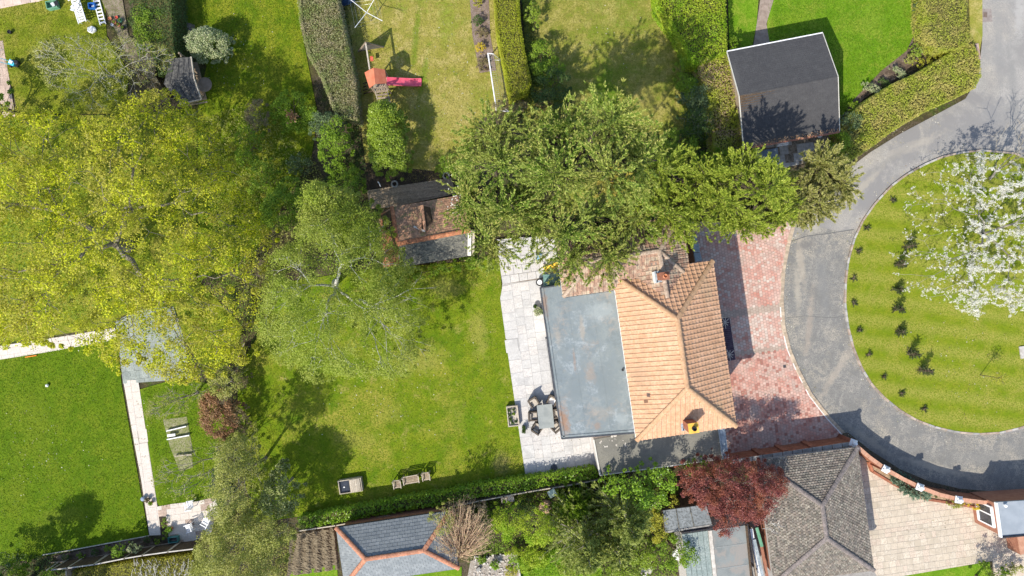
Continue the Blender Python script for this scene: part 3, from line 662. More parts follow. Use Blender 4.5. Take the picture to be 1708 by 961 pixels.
L_DKG = ML('leaf_dark_green', [(.035, .07, .012), (.06, .11, .02), (.09, .15, .035)], .2, clump=(.08, .13, .03), clump_scale=.8)
L_BLG = ML('leaf_blue_green', [(.07, .115, .045), (.11, .165, .065), (.19, .25, .11)], .2)
L_BRG = ML('leaf_bright_green', [(.12, .22, .010), (.19, .31, .018), (.29, .42, .035)], .35)
L_COLM = ML('leaf_column', [(.13, .21, .015), (.24, .34, .025), (.40, .48, .10)], .3, clump=(.28, .38, .03), clump_scale=.8, rough=.4)
L_YEL = ML('leaf_yellow', [(.36, .36, .03), (.48, .45, .05), (.28, .31, .03)], .35)
L_YELF = ML('leaf_golden', [(.62, .47, .02), (.75, .58, .06), (.50, .42, .03)], .35)
L_VAR = ML('leaf_variegated', [(0.13, 0.195, 0.065), (0.286, 0.351, 0.143), (0.598, 0.598, 0.364), (0.195, 0.26, 0.091)], .25)
L_RED = ML('leaf_purple_red', [(.11, .026, .024), (.25, .065, .05), (.44, .17, .15), (.16, .04, .05)], .3, clump=(.32, .11, .05), clump_scale=.9)
L_ORG = ML('leaf_copper', [(.24, .12, .055), (.36, .19, .09), (.46, .27, .14), (.20, .11, .05)], .3)
L_OLV = ML('leaf_olive', [(.28, .30, .06), (.42, .43, .10), (.56, .54, .19), (.25, .28, .04)], .4, clump=(.32, .36, .06), clump_scale=.9)
L_TWIG = ML('leaf_bud_brown', [(.20, .15, .08), (.28, .22, .12), (.18, .18, .05)], .2)
L_HDED = ML('leaf_hedge_dead', [(0.255, 0.21, 0.12), (0.375, 0.315, 0.188), (0.195, 0.21, 0.0675), (0.48, 0.405, 0.255)], .15, clump=(0.18, 0.255, 0.0525), clump_scale=1.0)
L_HCLIP = ML('leaf_hedge_clipped', [(.25, .30, .012), (.36, .40, .02), (.46, .48, .04)], .3, clump=(.29, .28, .03), clump_scale=.9)
L_HPRIV = ML('leaf_hedge_privet', [(.26, .36, .015), (.40, .50, .03), (.50, .56, .06)], .4, clump=(.22, .40, .012), clump_scale=.7)
L_HBEECH = ML('leaf_hedge_beech', [(.44, .30, .18), (.56, .40, .26), (.34, .36, .05), (.48, .50, .07)], .35, clump=(.42, .50, .035), clump_scale=.8)
L_HFRONT = ML('leaf_hedge_front', [(.24, .31, .02), (.36, .42, .035), (.46, .47, .07), (.28, .35, .03)], .3, clump=(.50, .42, .13), clump_scale=1.3)
L_PETAL = ML('petal_white', [(.78, .77, .70), (.84, .82, .77), (.70, .68, .56)], .3)
L_GRASS = ML('grass_blade', [(.09, .14, .008), (.15, .20, .014), (.21, .23, .03)], .3)
# ------------------------------------------------------------------ the ground and its sheets
obj('ground', [(-300, -300, -.02), (300, -300, -.02), (300, 300, -.02), (-300, 300, -.02)], [(0, 1, 2, 3)], M_GROUND, kind='structure')
def lawn(px, mat, z=.03, name='lawn'): return struct(name, WP(px), -.01, z, mat)
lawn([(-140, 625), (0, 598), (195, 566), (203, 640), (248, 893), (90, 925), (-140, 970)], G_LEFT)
lawn([(-140, 40), (0, 15), (75, 0), (75, -80), (172, -80), (178, 60), (215, 120), (210, 190), (30, 190), (22, 150), (-8, 60), (-140, 60)], G_TOPL)
lawn([(300, -80), (490, -80), (505, 60), (530, 190), (520, 260), (480, 330), (420, 430), (330, 470), (330, 180), (345, 110), (300, 60)], G_MOSS)
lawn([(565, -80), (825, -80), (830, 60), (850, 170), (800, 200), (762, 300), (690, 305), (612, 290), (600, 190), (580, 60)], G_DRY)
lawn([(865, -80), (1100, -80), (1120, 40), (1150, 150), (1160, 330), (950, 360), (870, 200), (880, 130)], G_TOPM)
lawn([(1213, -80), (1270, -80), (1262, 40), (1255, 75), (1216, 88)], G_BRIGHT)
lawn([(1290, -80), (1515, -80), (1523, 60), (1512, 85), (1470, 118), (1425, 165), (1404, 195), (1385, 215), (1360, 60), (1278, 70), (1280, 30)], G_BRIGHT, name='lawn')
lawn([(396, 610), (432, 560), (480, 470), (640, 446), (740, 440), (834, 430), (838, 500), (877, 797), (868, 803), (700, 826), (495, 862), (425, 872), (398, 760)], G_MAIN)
lawn([(232, 650), (300, 630), (350, 640), (352, 660), (392, 720), (360, 835), (268, 848), (262, 838)], G_LEFT)
lawn([(1480, 966), (1560, 951), (1650, 937), (1660, 1040), (1480, 1060)], G_BRIGHT)
lawn([(480, 955), (562, 942), (570, 1050), (480, 1050)], G_BRIGHT)
lawn([(685, 958), (770, 945), (770, 1050), (685, 1050)], G_BRIGHT)
lawn([(862, 930), (1000, 900), (1010, 1050), (872, 1050)], G_BRIGHT)
lawn([(1612, -80), (1637, -80), (1638, 60), (1630, 100), (1618, 60)], G_DRY, .06)
lawn([(-140, 195), (30, 192), (210, 192), (300, 182), (328, 182), (328, 465), (405, 545), (392, 600), (345, 628), (305, 560), (292, 510), (240, 512), (192, 532), (192, 545), (0, 572), (-140, 590)], G_TOPL, .028)
# soil beds
struct('flower_bed', WP([(778, -80), (812, -80), (818, 60), (828, 118), (800, 122), (788, 60)]), -.01, .05, M('bed_bark_mulch', [(.24, .18, .15), (.33, .26, .23)], 3, fine=(.15, .10, .08), fine_scale=18, bump=.9, bump_scale=22, bump_dist=.05))
struct('flower_bed', WP([(92, 928), (250, 893), (256, 905), (300, 903), (312, 905), (110, 950)]), -.01, .05, SOIL)
struct('flower_bed', WP([(1517, -80), (1540, -80), (1542, 90), (1500, 128), (1440, 165), (1405, 205), (1404, 196), (1425, 165), (1470, 118), (1512, 85), (1524, 60)]), -.01, .05, SOIL)
struct('soil_strip', WP([(600, 270), (755, 290), (752, 305), (615, 322), (600, 310)]), -.01, .045, SOIL_D)
struct('soil_strip', WP([(500, 862), (700, 827), (868, 804), (1002, 783), (1003, 800), (870, 822), (700, 846), (500, 884)]), -.01, .05, SOIL_D)
struct('soil_patch', WP([(272, 700), (312, 695), (320, 740), (322, 780), (300, 786), (284, 745)]), -.01, .045, M('soil_patch_grey', [(.24, .24, .11), (.32, .29, .19)], 3, fine=(.15, .18, .04), fine_scale=12, bump=.8))
struct('rough_bed', WP([(170, 0), (205, 0), (215, 60), (290, 110), (280, 150), (220, 110)]), -.01, .05, M('rough_bed_earth', [(.20, .15, .11), (.31, .25, .19)], 2.5, fine=(.14, .15, .05), fine_scale=12, bump=.9, bump_scale=22, bump_dist=.05))
struct('rockery', WP([(785, 935), (862, 920), (872, 1010), (770, 1010)]), -.01, .05, M('rockery_gravel', [(.36, .31, .26), (.5, .45, .39)], 4, fine=(.22, .19, .15), fine_scale=16, bump=.9, bump_scale=22, bump_dist=.05))
# ploughed vegetable plot: real ridges and furrows
def furrows(px, n, mat):
    P = WP(px); A, B, C_, D = [Vector((*p, 0)) for p in P]; m = MB(); g = np.random.default_rng(4); nx, ny = n * 8, 44
    for j in range(ny + 1):
        for i in range(nx + 1):
            s_, t = i / nx, j / ny; p = (A * (1 - s_) + B * s_) * (1 - t) + (D * (1 - s_) + C_ * s_) * t
            m.v.append((p.x + g.normal() * .012, p.y + g.normal() * .012, .09 + .075 * math.cos(2 * PI * n * s_) + g.normal() * .022 if 0 < i < nx and 0 < j < ny else .0))
    for j in range(ny):
        for i in range(nx): k = j * (nx + 1) + i; m.f.append((k, k + nx + 1, k + nx + 2, k + 1))
    m.build('ploughed_plot', mat, None, kind='structure')
furrows([(485, 889), (559, 879), (566, 950), (478, 962)], 5, SOIL_P)
# road, island, kerbs
ROAD_OUT = [(1637, -160), (1638, 70), (1632, 130), (1610, 165), (1560, 192), (1500, 224), (1450, 255), (1415, 282), (1385, 318), (1350, 345), (1326, 378), (1316, 400), (1306, 450), (1303, 500), (1306, 545), (1316, 585), (1332, 622), (1352, 660), (1380, 696), (1404, 722), (1440, 757), (1480, 786), (1530, 810), (1580, 826), (1640, 834), (1708, 835), (1800, 830), (2300, 780), (2300, -160)]
struct('road', WP(ROAD_OUT), -.01, .012, TARMAC)
LOOP = [(1340, 374), (1400, 386), (1428, 382), (1422, 400), (1412, 440), (1410, 510), (1420, 570), (1440, 620), (1470, 660), (1510, 692), (1560, 715), (1620, 726), (1680, 724), (1740, 708), (1800, 700), (1800, 826), (1708, 831), (1640, 830), (1582, 822), (1532, 806), (1482, 782), (1442, 753), (1406, 718), (1383, 692), (1355, 656), (1336, 620), (1320, 583), (1310, 545), (1307, 500), (1310, 450), (1319, 402), (1330, 383)]
struct('road_surface', WP(LOOP), .0, .017, TARMAC2)
ISLE = [(1636, 253), (1600, 257), (1570, 264), (1540, 277), (1510, 294), (1485, 313), (1460, 340), (1440, 368), (1425, 400), (1415, 436), (1411, 470), (1410, 508), (1415, 545), (1424, 580), (1437, 612), (1454, 640), (1476, 663), (1502, 684), (1530, 700), (1560, 711), (1595, 719), (1630, 722), (1665, 720), (1700, 712), (1740, 696), (1785, 665), (1825, 620), (1850, 560), (1860, 490), (1850, 420), (1825, 360), (1785, 310), (1740, 278), (1690, 258)]
struct('island_lawn', WP(ISLE), -.01, .11, G_ISLE)
def run_pieces(name, parent, px, z0, z1, wd, L, mats, closed=True, side=1, gap=.02, seed=1, z=0.0, taper=0):
    P = [Vector((*W2(*p, z), 0)) for p in px]; r = random.Random(seed); n = len(P)
    if closed: P = P + [P[0]]
    seg = [(P[i + 1] - P[i]).length for i in range(len(P) - 1)]; tot = sum(seg); k = max(1, round(tot / L)); st = tot / k; base = wloc(parent) if parent else Vector((0, 0, 0))
    def at(s):
        i = 0
        while i < len(seg) - 1 and s > seg[i]: s -= seg[i]; i += 1
        return P[i] + (P[i + 1] - P[i]) * (s / seg[i])
    cache = {}; out = []
    for i in range(k):
        a, b = at(i * st), at((i + 1) * st); d = (b - a).normalized(); c = (a + b) / 2 + Vector((-d.y, d.x, 0)) * wd * .5 * side
        if not inframe(c.x * .97, c.y * .97): continue
        m = mats[r.randrange(len(mats))]; key = m.name
        if key not in cache:
            bb = MB().box((0, 0, (z0 + z1) / 2), (st - gap, wd, z1 - z0)); cache[key] = mesh_of(name, bb.v, bb.f, m)
        o = bpy.data.objects.new(name, cache[key]); link(o, parent); o.rotation_euler = (0, 0, math.atan2(d.y, d.x)); o.location = c + Vector((0, 0, r.uniform(-.008, .008))) - base
        if parent is None: o['kind'] = 'structure'
        out.append(o)
    return out
kb = bpy.data.objects.new('island_kerb', None); COL.objects.link(kb); kb['kind'] = 'structure'; kb.location = (*W2(1650, 490), 0)
run_pieces('kerb_stone', kb, ISLE, 0, .135, .13, .45, [KERB, KERB, STONE_G], seed=3, side=-1)
# red block drive
DRIVE = [(1150, 370), (1322, 370), (1317, 398), (1304, 450), (1301, 500), (1304, 545), (1314, 585), (1330, 622), (1350, 660), (1378, 696), (1402, 722), (1390, 732), (1300, 748), (1226, 760), (1205, 765), (1196, 700), (1180, 600), (1160, 500), (1140, 440)]
dr = struct('driveway', WP(DRIVE), -.01, .055, M('drive_joint_sand', [(.24, .17, .14), (.31, .23, .19)], 3, bump=.3))
pl_ = Vector(dr.location)
def red_alt(c):
    px = 854 + c[0] * 23.98; py = 480.5 - c[1] * 23.98; y = py + (px - 1200) * .135; r = rnd.random(); n = math.sin(px * .043 + 1.3) + math.sin(py * .037 + px * .02) + math.sin(py * .09) * .4
    if 512 + 9 < y < 512 + 20 or 590 < y < 598: return BLK_G
    if 530 < y < 592: return RED_C if r < .42 else (RED_B if r < .85 else RED_A)
    if y > 598: return RED_A if r < .7 else (RED_B if r < .85 else RED_D)
    if n > .3: return RED_B if r < .5 else (RED_C if r < .72 else RED_A)
    return RED_A if r < .55 else (RED_B if r < .85 else RED_C)
paving('paving_block', dr, WP(DRIVE), .0, .07, RED_A, .2, .2, ang=ANG + R_(90), gap=.02, limit=0, alt=red_alt, jit=.005)
# edge band and white kerb between drive and road
EDGE = [(1322, 372), (1312, 408), (1304, 450), (1301, 500), (1304, 545), (1314, 585), (1330, 622), (1350, 660), (1378, 696), (1404, 724)]
ek = bpy.data.objects.new('drive_edging', None); COL.objects.link(ek); ek['kind'] = 'structure'; ek.location = (*W2(1304, 500), 0)
run_pieces('edging_brick', ek, EDGE, 0, .085, .22, .11, [EDGE_BR], closed=False, side=1, gap=.012, seed=5)
run_pieces('edging_brick', ek, EDGE[3:], .0, .08, .07, .5, [KERB_W, KERB_W, EDGE_BR], closed=False, side=-1, seed=6)
run_pieces('edging_brick', ek, EDGE[:4], .0, .07, .06, .4, [EDGE_BR, KERB], closed=False, side=-1, seed=7)
# leaf litter along the foot of the curved wall
struct('verge_litter', WP([(1400, 722), (1415, 722), (1450, 750), (1500, 782), (1550, 803), (1600, 815), (1660, 820), (1800, 818), (1800, 836), (1700, 838), (1640, 836), (1580, 828), (1530, 812), (1478, 787), (1438, 757)]), 0, .03, LEAFLIT)
# beige drive
BD = [(1424, 742), (1444, 757), (1484, 786), (1534, 812), (1584, 827), (1640, 838), (1800, 836), (1800, 1000), (1662, 1010), (1655, 935), (1560, 951), (1460, 967), (1250, 1010), (1250, 800), (1400, 750)]
bd = struct('beige_drive', WP(BD), -.01, .055, MORTAR)
paving('paving_slab', bd, WP([(1424, 742), (1444, 757), (1484, 786), (1534, 812), (1584, 827), (1640, 838), (1800, 836), (1800, 1000), (1662, 1010), (1655, 935), (1560, 951), (1466, 967), (1456, 950), (1425, 745)]), 0, .065, [BEIGE_A, BEIGE_A, BEIGE_B, BEIGE_C], .4, .4, gap=.018, mixed=([.3, .45, .45], [.3, .45]), limit=300)
# patio
pt = struct('patio', WP([(838, 472), (905, 458), (915, 480), (950, 725), (996, 728), (1001, 781), (877, 797), (836, 500)]), -.01, .066, M('patio_joint', [(.37, .36, .35), (.43, .42, .41)], 5, bump=.2))
paving('patio_slab', pt, WP([(838, 478), (905, 463), (915, 480), (946, 727), (993, 728), (1000, 781), (877, 797), (834, 500)]), 0, .08, [PATIO_A, PATIO_A, PATIO_B, PATIO_C], .6, .6, gap=.016, mixed=([.6, .6, .9], [.6, .9, .6]), ang=ANG + R_(90))
pu = struct('upper_patio', WP([(828, 400), (925, 392), (935, 462), (838, 474)]), -.01, .13, MORTAR_D)
paving('patio_slab', pu, WP([(828, 400), (925, 392), (935, 458), (838, 474)]), .1, .2, [PATIO_A, PATIO_C, PATIO_C], .6, .6, gap=.02)
o = TP('drain_cover', 'round dark drain cover set in the shaded end of the white patio', 'drain cover', 924, 779)
MB().lathe(wloc(o) + Vector((0, 0, .08)), [(.23, 0), (.23, .025), (.2, .03)], 20).build('lid', M('slate_blue_lid', [(.07, .08, .10), (.10, .11, .13)], 5, bump=.2), o)
MB().lathe(wloc(o) + Vector((0, 0, .078)), [(.25, 0), (.25, .015)], 20).build('frame', METAL, o)
# cream path, left
def path(name, px, mats, tw, th, ang, z=.045, mix=None, bed=MORTAR):
    if mats[0] is PATH: bed = PATH_BED
    s_ = struct(name, WP(px), -.01, z - .014, bed); paving('path_slab', s_, WP(px), 0, z, mats, tw, th, ang=ang, gap=.012, mixed=mix); return s_
path('garden_path', [(-60, 588), (0, 577), (100, 562), (192, 547), (197, 566), (75, 588), (0, 600), (-60, 610)], [PATH], .9, .45, ANG)
path('garden_path', [(206, 634), (231, 634), (247, 740), (261, 832), (270, 892), (250, 893), (236, 800), (221, 720)], [PATH], .9, .6, ANG + R_(-90))
path('paved_corner', [(262, 845), (290, 840), (330, 836), (361, 828), (365, 860), (352, 888), (318, 905), (284, 906), (276, 862), (265, 862)], [PATH, PATH, PATH_P], .6, .45, ANG)
path('slab_terrace', [(193, 535), (240, 515), (290, 512), (306, 560), (318, 632), (206, 640)], [SLAB_BL], .6, .6, ANG)
path('garden_path', [(-20, 60), (5, 70), (16, 130), (26, 195), (6, 196), (-6, 140), (-20, 110)], [PATH_P], .5, .6, ANG)
path('garden_path', [(1270, -80), (1296, -80), (1290, 0), (1278, 40), (1284, 75), (1256, 80), (1262, 40), (1268, 0)], [M('path_gravel_brown', [(.26, .20, .16), (.34, .27, .22)], 3, var=.05, bump=.3)], .5, .5, ANG, z=.035)
path('garden_path', [(292, 35), (305, 35), (325, 42), (326, 62), (312, 70), (309, 105), (297, 105), (294, 70)], [M('path_slab_brown', [(.20, .155, .12), (.27, .21, .17)], 3, var=.1, bump=.3)], .5, .5, ANG, z=.04)
path('house_terrace', [(-140, -80), (85, -80), (76, 0), (0, 15), (-140, 40)], [M('terrace_slab_pink', [(.55, .42, .34), (.64, .50, .42)], 2, var=.1, bump=.3)], .6, .4, ANG)
path('yard', [(1255, 228), (1395, 205), (1400, 260), (1262, 290)], [M('yard_slab_brown', [(.20, .165, .13), (.29, .24, .19)], 2, fine=(.10, .085, .06), fine_scale=8, var=.14, bump=.3), STONE_G], .6, .6, ANG, z=.04, bed=MORTAR_D)
path('corner_paving', [(1655, 930), (1708, 925), (1760, 930), (1760, 1020), (1662, 1020)], [BEIGE_B, BEIGE_C], .45, .45, ANG, z=.075)

RUST = (.30, .17, .10); TAN_ = (.36, .31, .25); PALE = (.33, .37, .38); DKG = (.17, .20, .21)
def up_(x, y, z): k = CAM_H / (CAM_H - z); return 854 + (x - 854) / k, 480.5 + (y - 480.5) / k
def roof_stains(lst, z): return [(*up_(a, b, z), *r) for a, b, *r in lst]
stains(FELT_GREY, roof_stains([(941, 700, .42, 1.05, .15, RUST, .85), (909, 507, .25, 1.0, .15, RUST, .6), (971, 550, .2, 1.1, .1, TAN_, .55), (985, 622, .45, 1.0, .2, (.33, .25, .19), .5), (998, 710, .3, .35, 0, (.27, .19, .14), .6), (1003, 690, 1.0, .5, .1, TAN_, .35), (930, 560, .25, .9, .1, TAN_, .4), (1015, 640, 1.1, 1.6, .1, DKG, .5), (960, 660, .9, 1.3, .1, DKG, .45), (1000, 520, 1.3, .8, .1, PALE, .5), (958, 600, .12, .9, .1, RUST, .4), (1035, 700, .5, .5, 0, PALE, .5)], 2.9), 2.6)
for m_ in TILE_O: stains(m_, roof_stains([(1068, 628, .8, 1.1, .1, (.40, .26, .16), .6), (1110, 560, .9, .4, .8, (.52, .34, .22), .5), (1085, 710, .9, .3, .1, (.48, .32, .20), .5), (1060, 500, .5, .6, 0, (.50, .33, .21), .5), (1200, 690, .5, 1.0, .1, (.40, .30, .17), .5), (1180, 480, .6, 1.2, .3, (.46, .33, .20), .4)], 5.8), 3.0)
stains(TARMAC2, [(1335, 430, .35, 3.0, .12, (.42, .365, .29), .6), (1350, 540, .3, 3.2, -.1, (.40, .33, .26), .45), (1395, 620, .35, 2.6, -.55, (.41, .35, .28), .5), (1372, 470, .5, 3.4, .1, (.20, .20, .195), .55), (1330, 480, .3, 2.4, .05, (.44, .39, .31), .5), (1450, 735, 2.6, .3, -.6, (.42, .37, .29), .5), (1560, 780, 3.4, .35, -.25, (.44, .39, .31), .55), (1640, 765, 2.5, .5, 0, (.22, .215, .20), .5), (1345, 408, 1.0, .35, .2, (.16, .155, .15), .7), (1480, 710, 1.6, .4, -.7, (.20, .195, .185), .5), (1360, 372, .8, 1.0, 0, (.46, .42, .34), .6)], 3.0)
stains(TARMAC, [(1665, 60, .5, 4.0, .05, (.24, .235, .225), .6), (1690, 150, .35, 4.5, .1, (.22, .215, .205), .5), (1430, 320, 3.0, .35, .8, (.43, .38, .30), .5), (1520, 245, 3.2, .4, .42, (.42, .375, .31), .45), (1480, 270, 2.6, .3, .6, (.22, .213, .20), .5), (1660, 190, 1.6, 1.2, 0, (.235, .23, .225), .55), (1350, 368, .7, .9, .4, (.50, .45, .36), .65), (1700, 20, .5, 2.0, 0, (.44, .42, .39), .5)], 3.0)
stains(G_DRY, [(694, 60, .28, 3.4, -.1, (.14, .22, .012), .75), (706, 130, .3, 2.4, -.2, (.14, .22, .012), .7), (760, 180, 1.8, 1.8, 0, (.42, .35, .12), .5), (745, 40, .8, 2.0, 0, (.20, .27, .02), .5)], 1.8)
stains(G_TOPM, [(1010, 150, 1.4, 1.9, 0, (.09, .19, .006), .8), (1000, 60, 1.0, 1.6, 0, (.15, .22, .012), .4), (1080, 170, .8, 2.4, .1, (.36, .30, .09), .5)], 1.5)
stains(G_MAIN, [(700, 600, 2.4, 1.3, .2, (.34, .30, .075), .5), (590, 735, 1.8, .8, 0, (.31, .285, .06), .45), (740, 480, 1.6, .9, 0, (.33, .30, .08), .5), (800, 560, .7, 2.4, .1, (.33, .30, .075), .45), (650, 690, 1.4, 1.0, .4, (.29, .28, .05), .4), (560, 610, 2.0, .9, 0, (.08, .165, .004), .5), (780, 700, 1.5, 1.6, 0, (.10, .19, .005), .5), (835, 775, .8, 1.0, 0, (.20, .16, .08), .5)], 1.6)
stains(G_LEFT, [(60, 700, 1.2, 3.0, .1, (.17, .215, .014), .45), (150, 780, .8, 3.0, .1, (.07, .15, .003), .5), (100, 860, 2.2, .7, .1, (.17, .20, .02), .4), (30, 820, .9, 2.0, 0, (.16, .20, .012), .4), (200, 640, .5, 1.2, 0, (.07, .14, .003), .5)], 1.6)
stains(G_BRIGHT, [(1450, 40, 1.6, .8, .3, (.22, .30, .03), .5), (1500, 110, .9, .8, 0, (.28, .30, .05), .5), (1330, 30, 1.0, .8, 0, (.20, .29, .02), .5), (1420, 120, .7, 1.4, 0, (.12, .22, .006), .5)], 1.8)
for m_ in SHINGLE: stains(m_, roof_stains([(1225, 130, .3, 1.4, .1, (.11, .106, .10), .5), (1290, 235, 3.0, .35, .15, (.12, .10, .08), .6), (1380, 225, 1.4, .3, .1, (.16, .14, .12), .5), (1330, 95, 1.4, .7, 0, (.082, .08, .08), .4)], 3.0), 3.0)
# ------------------------------------------------------------------ buildings
def wall_ring(parent, corners, z0, z1, mat, inset=.35, name='wall'):
    c = Vector((sum(p[0] for p in corners) / len(corners), sum(p[1] for p in corners) / len(corners)))
    q = [(c.x + (p[0] - c.x) * (1 - inset / max(.1, abs((Vector(p[:2]) - c).length) * .707)), c.y + (p[1] - c.y) * (1 - inset / max(.1, (Vector(p[:2]) - c).length * .707))) for p in corners]
    return MB().prism(q, z0, z1).build(name, mat, parent)
PANT = [(0, .0), (.10, .034), (.30, .034), (.42, 0), (1, 0)]
# --- main house
house = T('house', 'peach tiled house joined to a brown roofed wing and a grey flat roofed extension', 'house', (9.5, -3.5, 0))
c_ = (10.115, -3.9); A, B, C_, D, E, F = hip_pts(c_, R_(98.1), 5.18, 3.12, 5.0, 6.9, 2.08)
# A,B = right-hand eave (south to north), C_,D = left-hand eave (north to south), E south end, F north end of ridge
wall_ring(house, [A, B, C_, D], 0, 4.95, RENDER)
roof = roof_deck('roof', house, A, B, C_, D, E, F, MORTAR_D)
for k, (pts, mats) in enumerate((((A, B, F, E), TILE_O), ((B, C_, F), TILE_O), ((C_, D, E, F), TILE_O), ((D, A, E), TILE_O))):
    tile_slope('roof_tile', roof, pts, mats, gauge=.285, width=.29, lip=.05, profile=PANT, limit=75, seed=10 + k, stagger=0)
for k, (a, b) in enumerate(((E, F), (A, E), (D, E), (B, F), (C_, F))): caps('ridge_tile', roof, a + Vector((0, 0, .06)), b + Vector((0, 0, .06)), CAP_PE, .15, .42, seed=k)
gutter(house, [A, B, C_, D], WHITE, -.05)
m = MB(); vx = W(1077, 669, 6.0); m.box((vx[0], vx[1], 6.08), (.24, .22, .05), R_(8), 0, R_(-0)); m.build('roof_vent', M('vent_brown', [(.22, .12, .07), (.26, .15, .09)], 5), house)
# --- wing
o0 = Vector((3.21, -.54, 0)); wu = Vector((math.cos(R_(8.1)), math.sin(R_(8.1)), 0)); wv = Vector((-wu.y, wu.x, 0)); wc = o0 + wu * 3.99 + wv * 1.95
A2, B2, C2, D2, E2, F2 = hip_pts(wc, R_(8.1), 3.99, 1.95, 4.96, 6.12, 2.04)
wall_ring(house, [A2, B2, C2, D2], 0, 4.9, RENDER)
r2 = roof_deck('roof', house, A2, B2, C2, D2, E2, F2, MORTAR_D)
for k, pts in enumerate(((A2, B2, F2, E2), (B2, C2, F2), (C2, D2, E2, F2), (D2, A2, E2))):
    tile_slope('roof_tile', r2, pts, TILE_BR, gauge=.25, width=.27, lip=.045, profile=PANT, limit=70 if k < 2 else 0, seed=20 + k, stagger=0)
for k, (a, b) in enumerate(((E2, F2), (A2, E2), (B2, F2), (C2, F2))): caps('ridge_tile', r2, a + Vector((0, 0, .05)), b + Vector((0, 0, .05)), CAP_PA, .13, .4, seed=k)
gutter(house, [A2, B2, C2, D2], CREAMW, -.05)
# spur between the two roofs
F3 = F2.copy(); S0 = F3 - wv * 2.9 + wu * .1; r3 = T('roof', '', '', (0, 0, 0)) if False else None
e1 = B2 + Vector((0, 0, .0)); e0 = e1 - wv * 1.2; e0b = e1 - wv * 2.7; wl = F3 - wu * 1.9 - wv * 3.0; wl.z = 4.96; wl0 = F3 - wu * 1.9; wl0.z = 4.96
Cn = F3 + wu * 1.95; Cn.z = 4.96; Cs = Cn - wv * 3.2
r3 = obj('roof', [tuple(p) for p in (Cs, Cn, F3, S0, wl0, wl)], [(0, 1, 2, 3), (2, 4, 5, 3), (0, 3, 5)], MORTAR_D, house)
tile_slope('roof_tile', r3, (Cs, Cn, F3, S0), TILE_BR, gauge=.25, width=.27, lip=.045, profile=PANT, limit=60, seed=31, stagger=0)
tile_slope('roof_tile', r3, (wl0, wl, S0, F3), TILE_BR, gauge=.25, width=.27, lip=.045, profile=PANT, limit=40, seed=32, stagger=0)
caps('ridge_tile', r3, F3 + Vector((0, 0, .05)), S0 + Vector((0, 0, .05)), CAP_PA, .14, .4)
# --- chimneys
def chimney(px, py, z0, z1, sx, sy, top, pot, lbl, flash=True):
    x, y, _ = W(px, py, z0 + .3); ch = bpy.data.objects.new('chimney', None); link(ch, house); ch.location = Vector((x, y, z0)) - wloc(house); ch['label'] = lbl
    n = int((z1 - z0) / .075)
    base = MB().box((x, y, (z0 + z1) / 2), (sx - .02, sy - .02, z1 - z0), ANG).build('stack', MORTAR, ch)
    b = MB(); r = random.Random(3)
    for i in range(n):
        z = z0 + (i + .5) * .075
        for s_ in (-1, 1):
            for k in range(max(2, round(sx / .22))):
                kk = max(2, round(sx / .22)); px_ = (k + .5 + (.25 if i % 2 else 0)) / kk * sx - sx / 2; px_ = min(px_, sx / 2 - .1)
                b.box((x + UX[0] * px_ - UX[1] * s_ * sy / 2, y + UX[1] * px_ + UX[0] * s_ * sy / 2, z), (sx / kk - .012, .02, .064), ANG)
                py_ = (k + .5) / kk * sy - sy / 2; b.box((x + UX[0] * s_ * sx / 2 - UX[1] * py_, y + UX[1] * s_ * sx / 2 + UX[0] * py_, z), (.02, sy / kk - .012, .064), ANG)
    o = b.build('brick', BRICK[0], ch, kind='stuff')
    MB().box((x, y, z1 + .03), (sx + .06, sy + .06, .07), ANG).build('cap', top, ch)
    MB().lathe((x, y, z1 + .06), [(.13, 0), (.12, .22), (.14, .24), (.11, .26), (.09, .12)], 14).build('pot', pot, ch)
    if flash:
        f = MB()
        for dx, dy, w_, h_ in ((-sx / 2 - .06, 0, .14, sy + .3), (0, -sy / 2 - .06, sx + .1, .14), (0, sy / 2 + .06, sx + .1, .14)):
            f.box((x + UX[0] * dx - UX[1] * dy, y + UX[1] * dx + UX[0] * dy, z0 + .42), (w_, h_, .12), ANG)
        f.build('flashing', LEAD, ch)
    return ch
chimney(1145.5, 705.5, 5.05, 6.9, .55, .55, ORNG, BLACK, 'brick chimney with bright ochre cap on the peach roof')
chimney(1102, 461, 5.6, 6.95, .5, .42, BRICK[1], TPOT, 'short chimney with terracotta pot where the brown and peach roofs meet', True)
m = MB()
fx = W(1091, 462, 6.05); m.box((fx[0], fx[1] + .0, 5.95), (.16, .62, .14), ANG); m.box((fx[0] + .3, fx[1] - .3, 5.95), (.6, .12, .12), ANG); m.build('flashing', CREAMW, house)
# --- flat roofed extension
FE = WP([(901, 481), (937, 475), (941, 497), (1026, 485), (1062, 722), (937, 732)], 2.9)
ex = MB().prism([(p[0] * .995 + .06, p[1]) for p in FE], 0, 2.72).build('extension_wall', RENDER, house)
fr = MB().prism(FE, 2.7, 2.9).build('flat_roof', FELT_GREY, house)
fm = MB()
for i in (0, 1, 2, 5, 4): pass
P3 = [Vector((*p, 2.9)) for p in FE]
for a, b in ((P3[5], P3[0]), (P3[0], P3[1]), (P3[4], P3[5])): fm.bar(a + Vector((0, 0, -.07)), b + Vector((0, 0, -.07)), .08, .22)
fm.build('fascia', M('fascia_dark', [(.06, .065, .075), (.10, .105, .115)], 3, bump=.1), fr)
kb2 = MB()
for a, b in ((P3[5], P3[0]), (P3[4], P3[5])):
    d = (b - a).normalized(); n_ = Vector((-d.y, d.x, 0)); kb2.bar(a - n_ * .16 + Vector((0, 0, .015)), b - n_ * .16 + Vector((0, 0, .015)), .1, .05)
kb2.build('roof_kerb', FELT_GREY, fr)
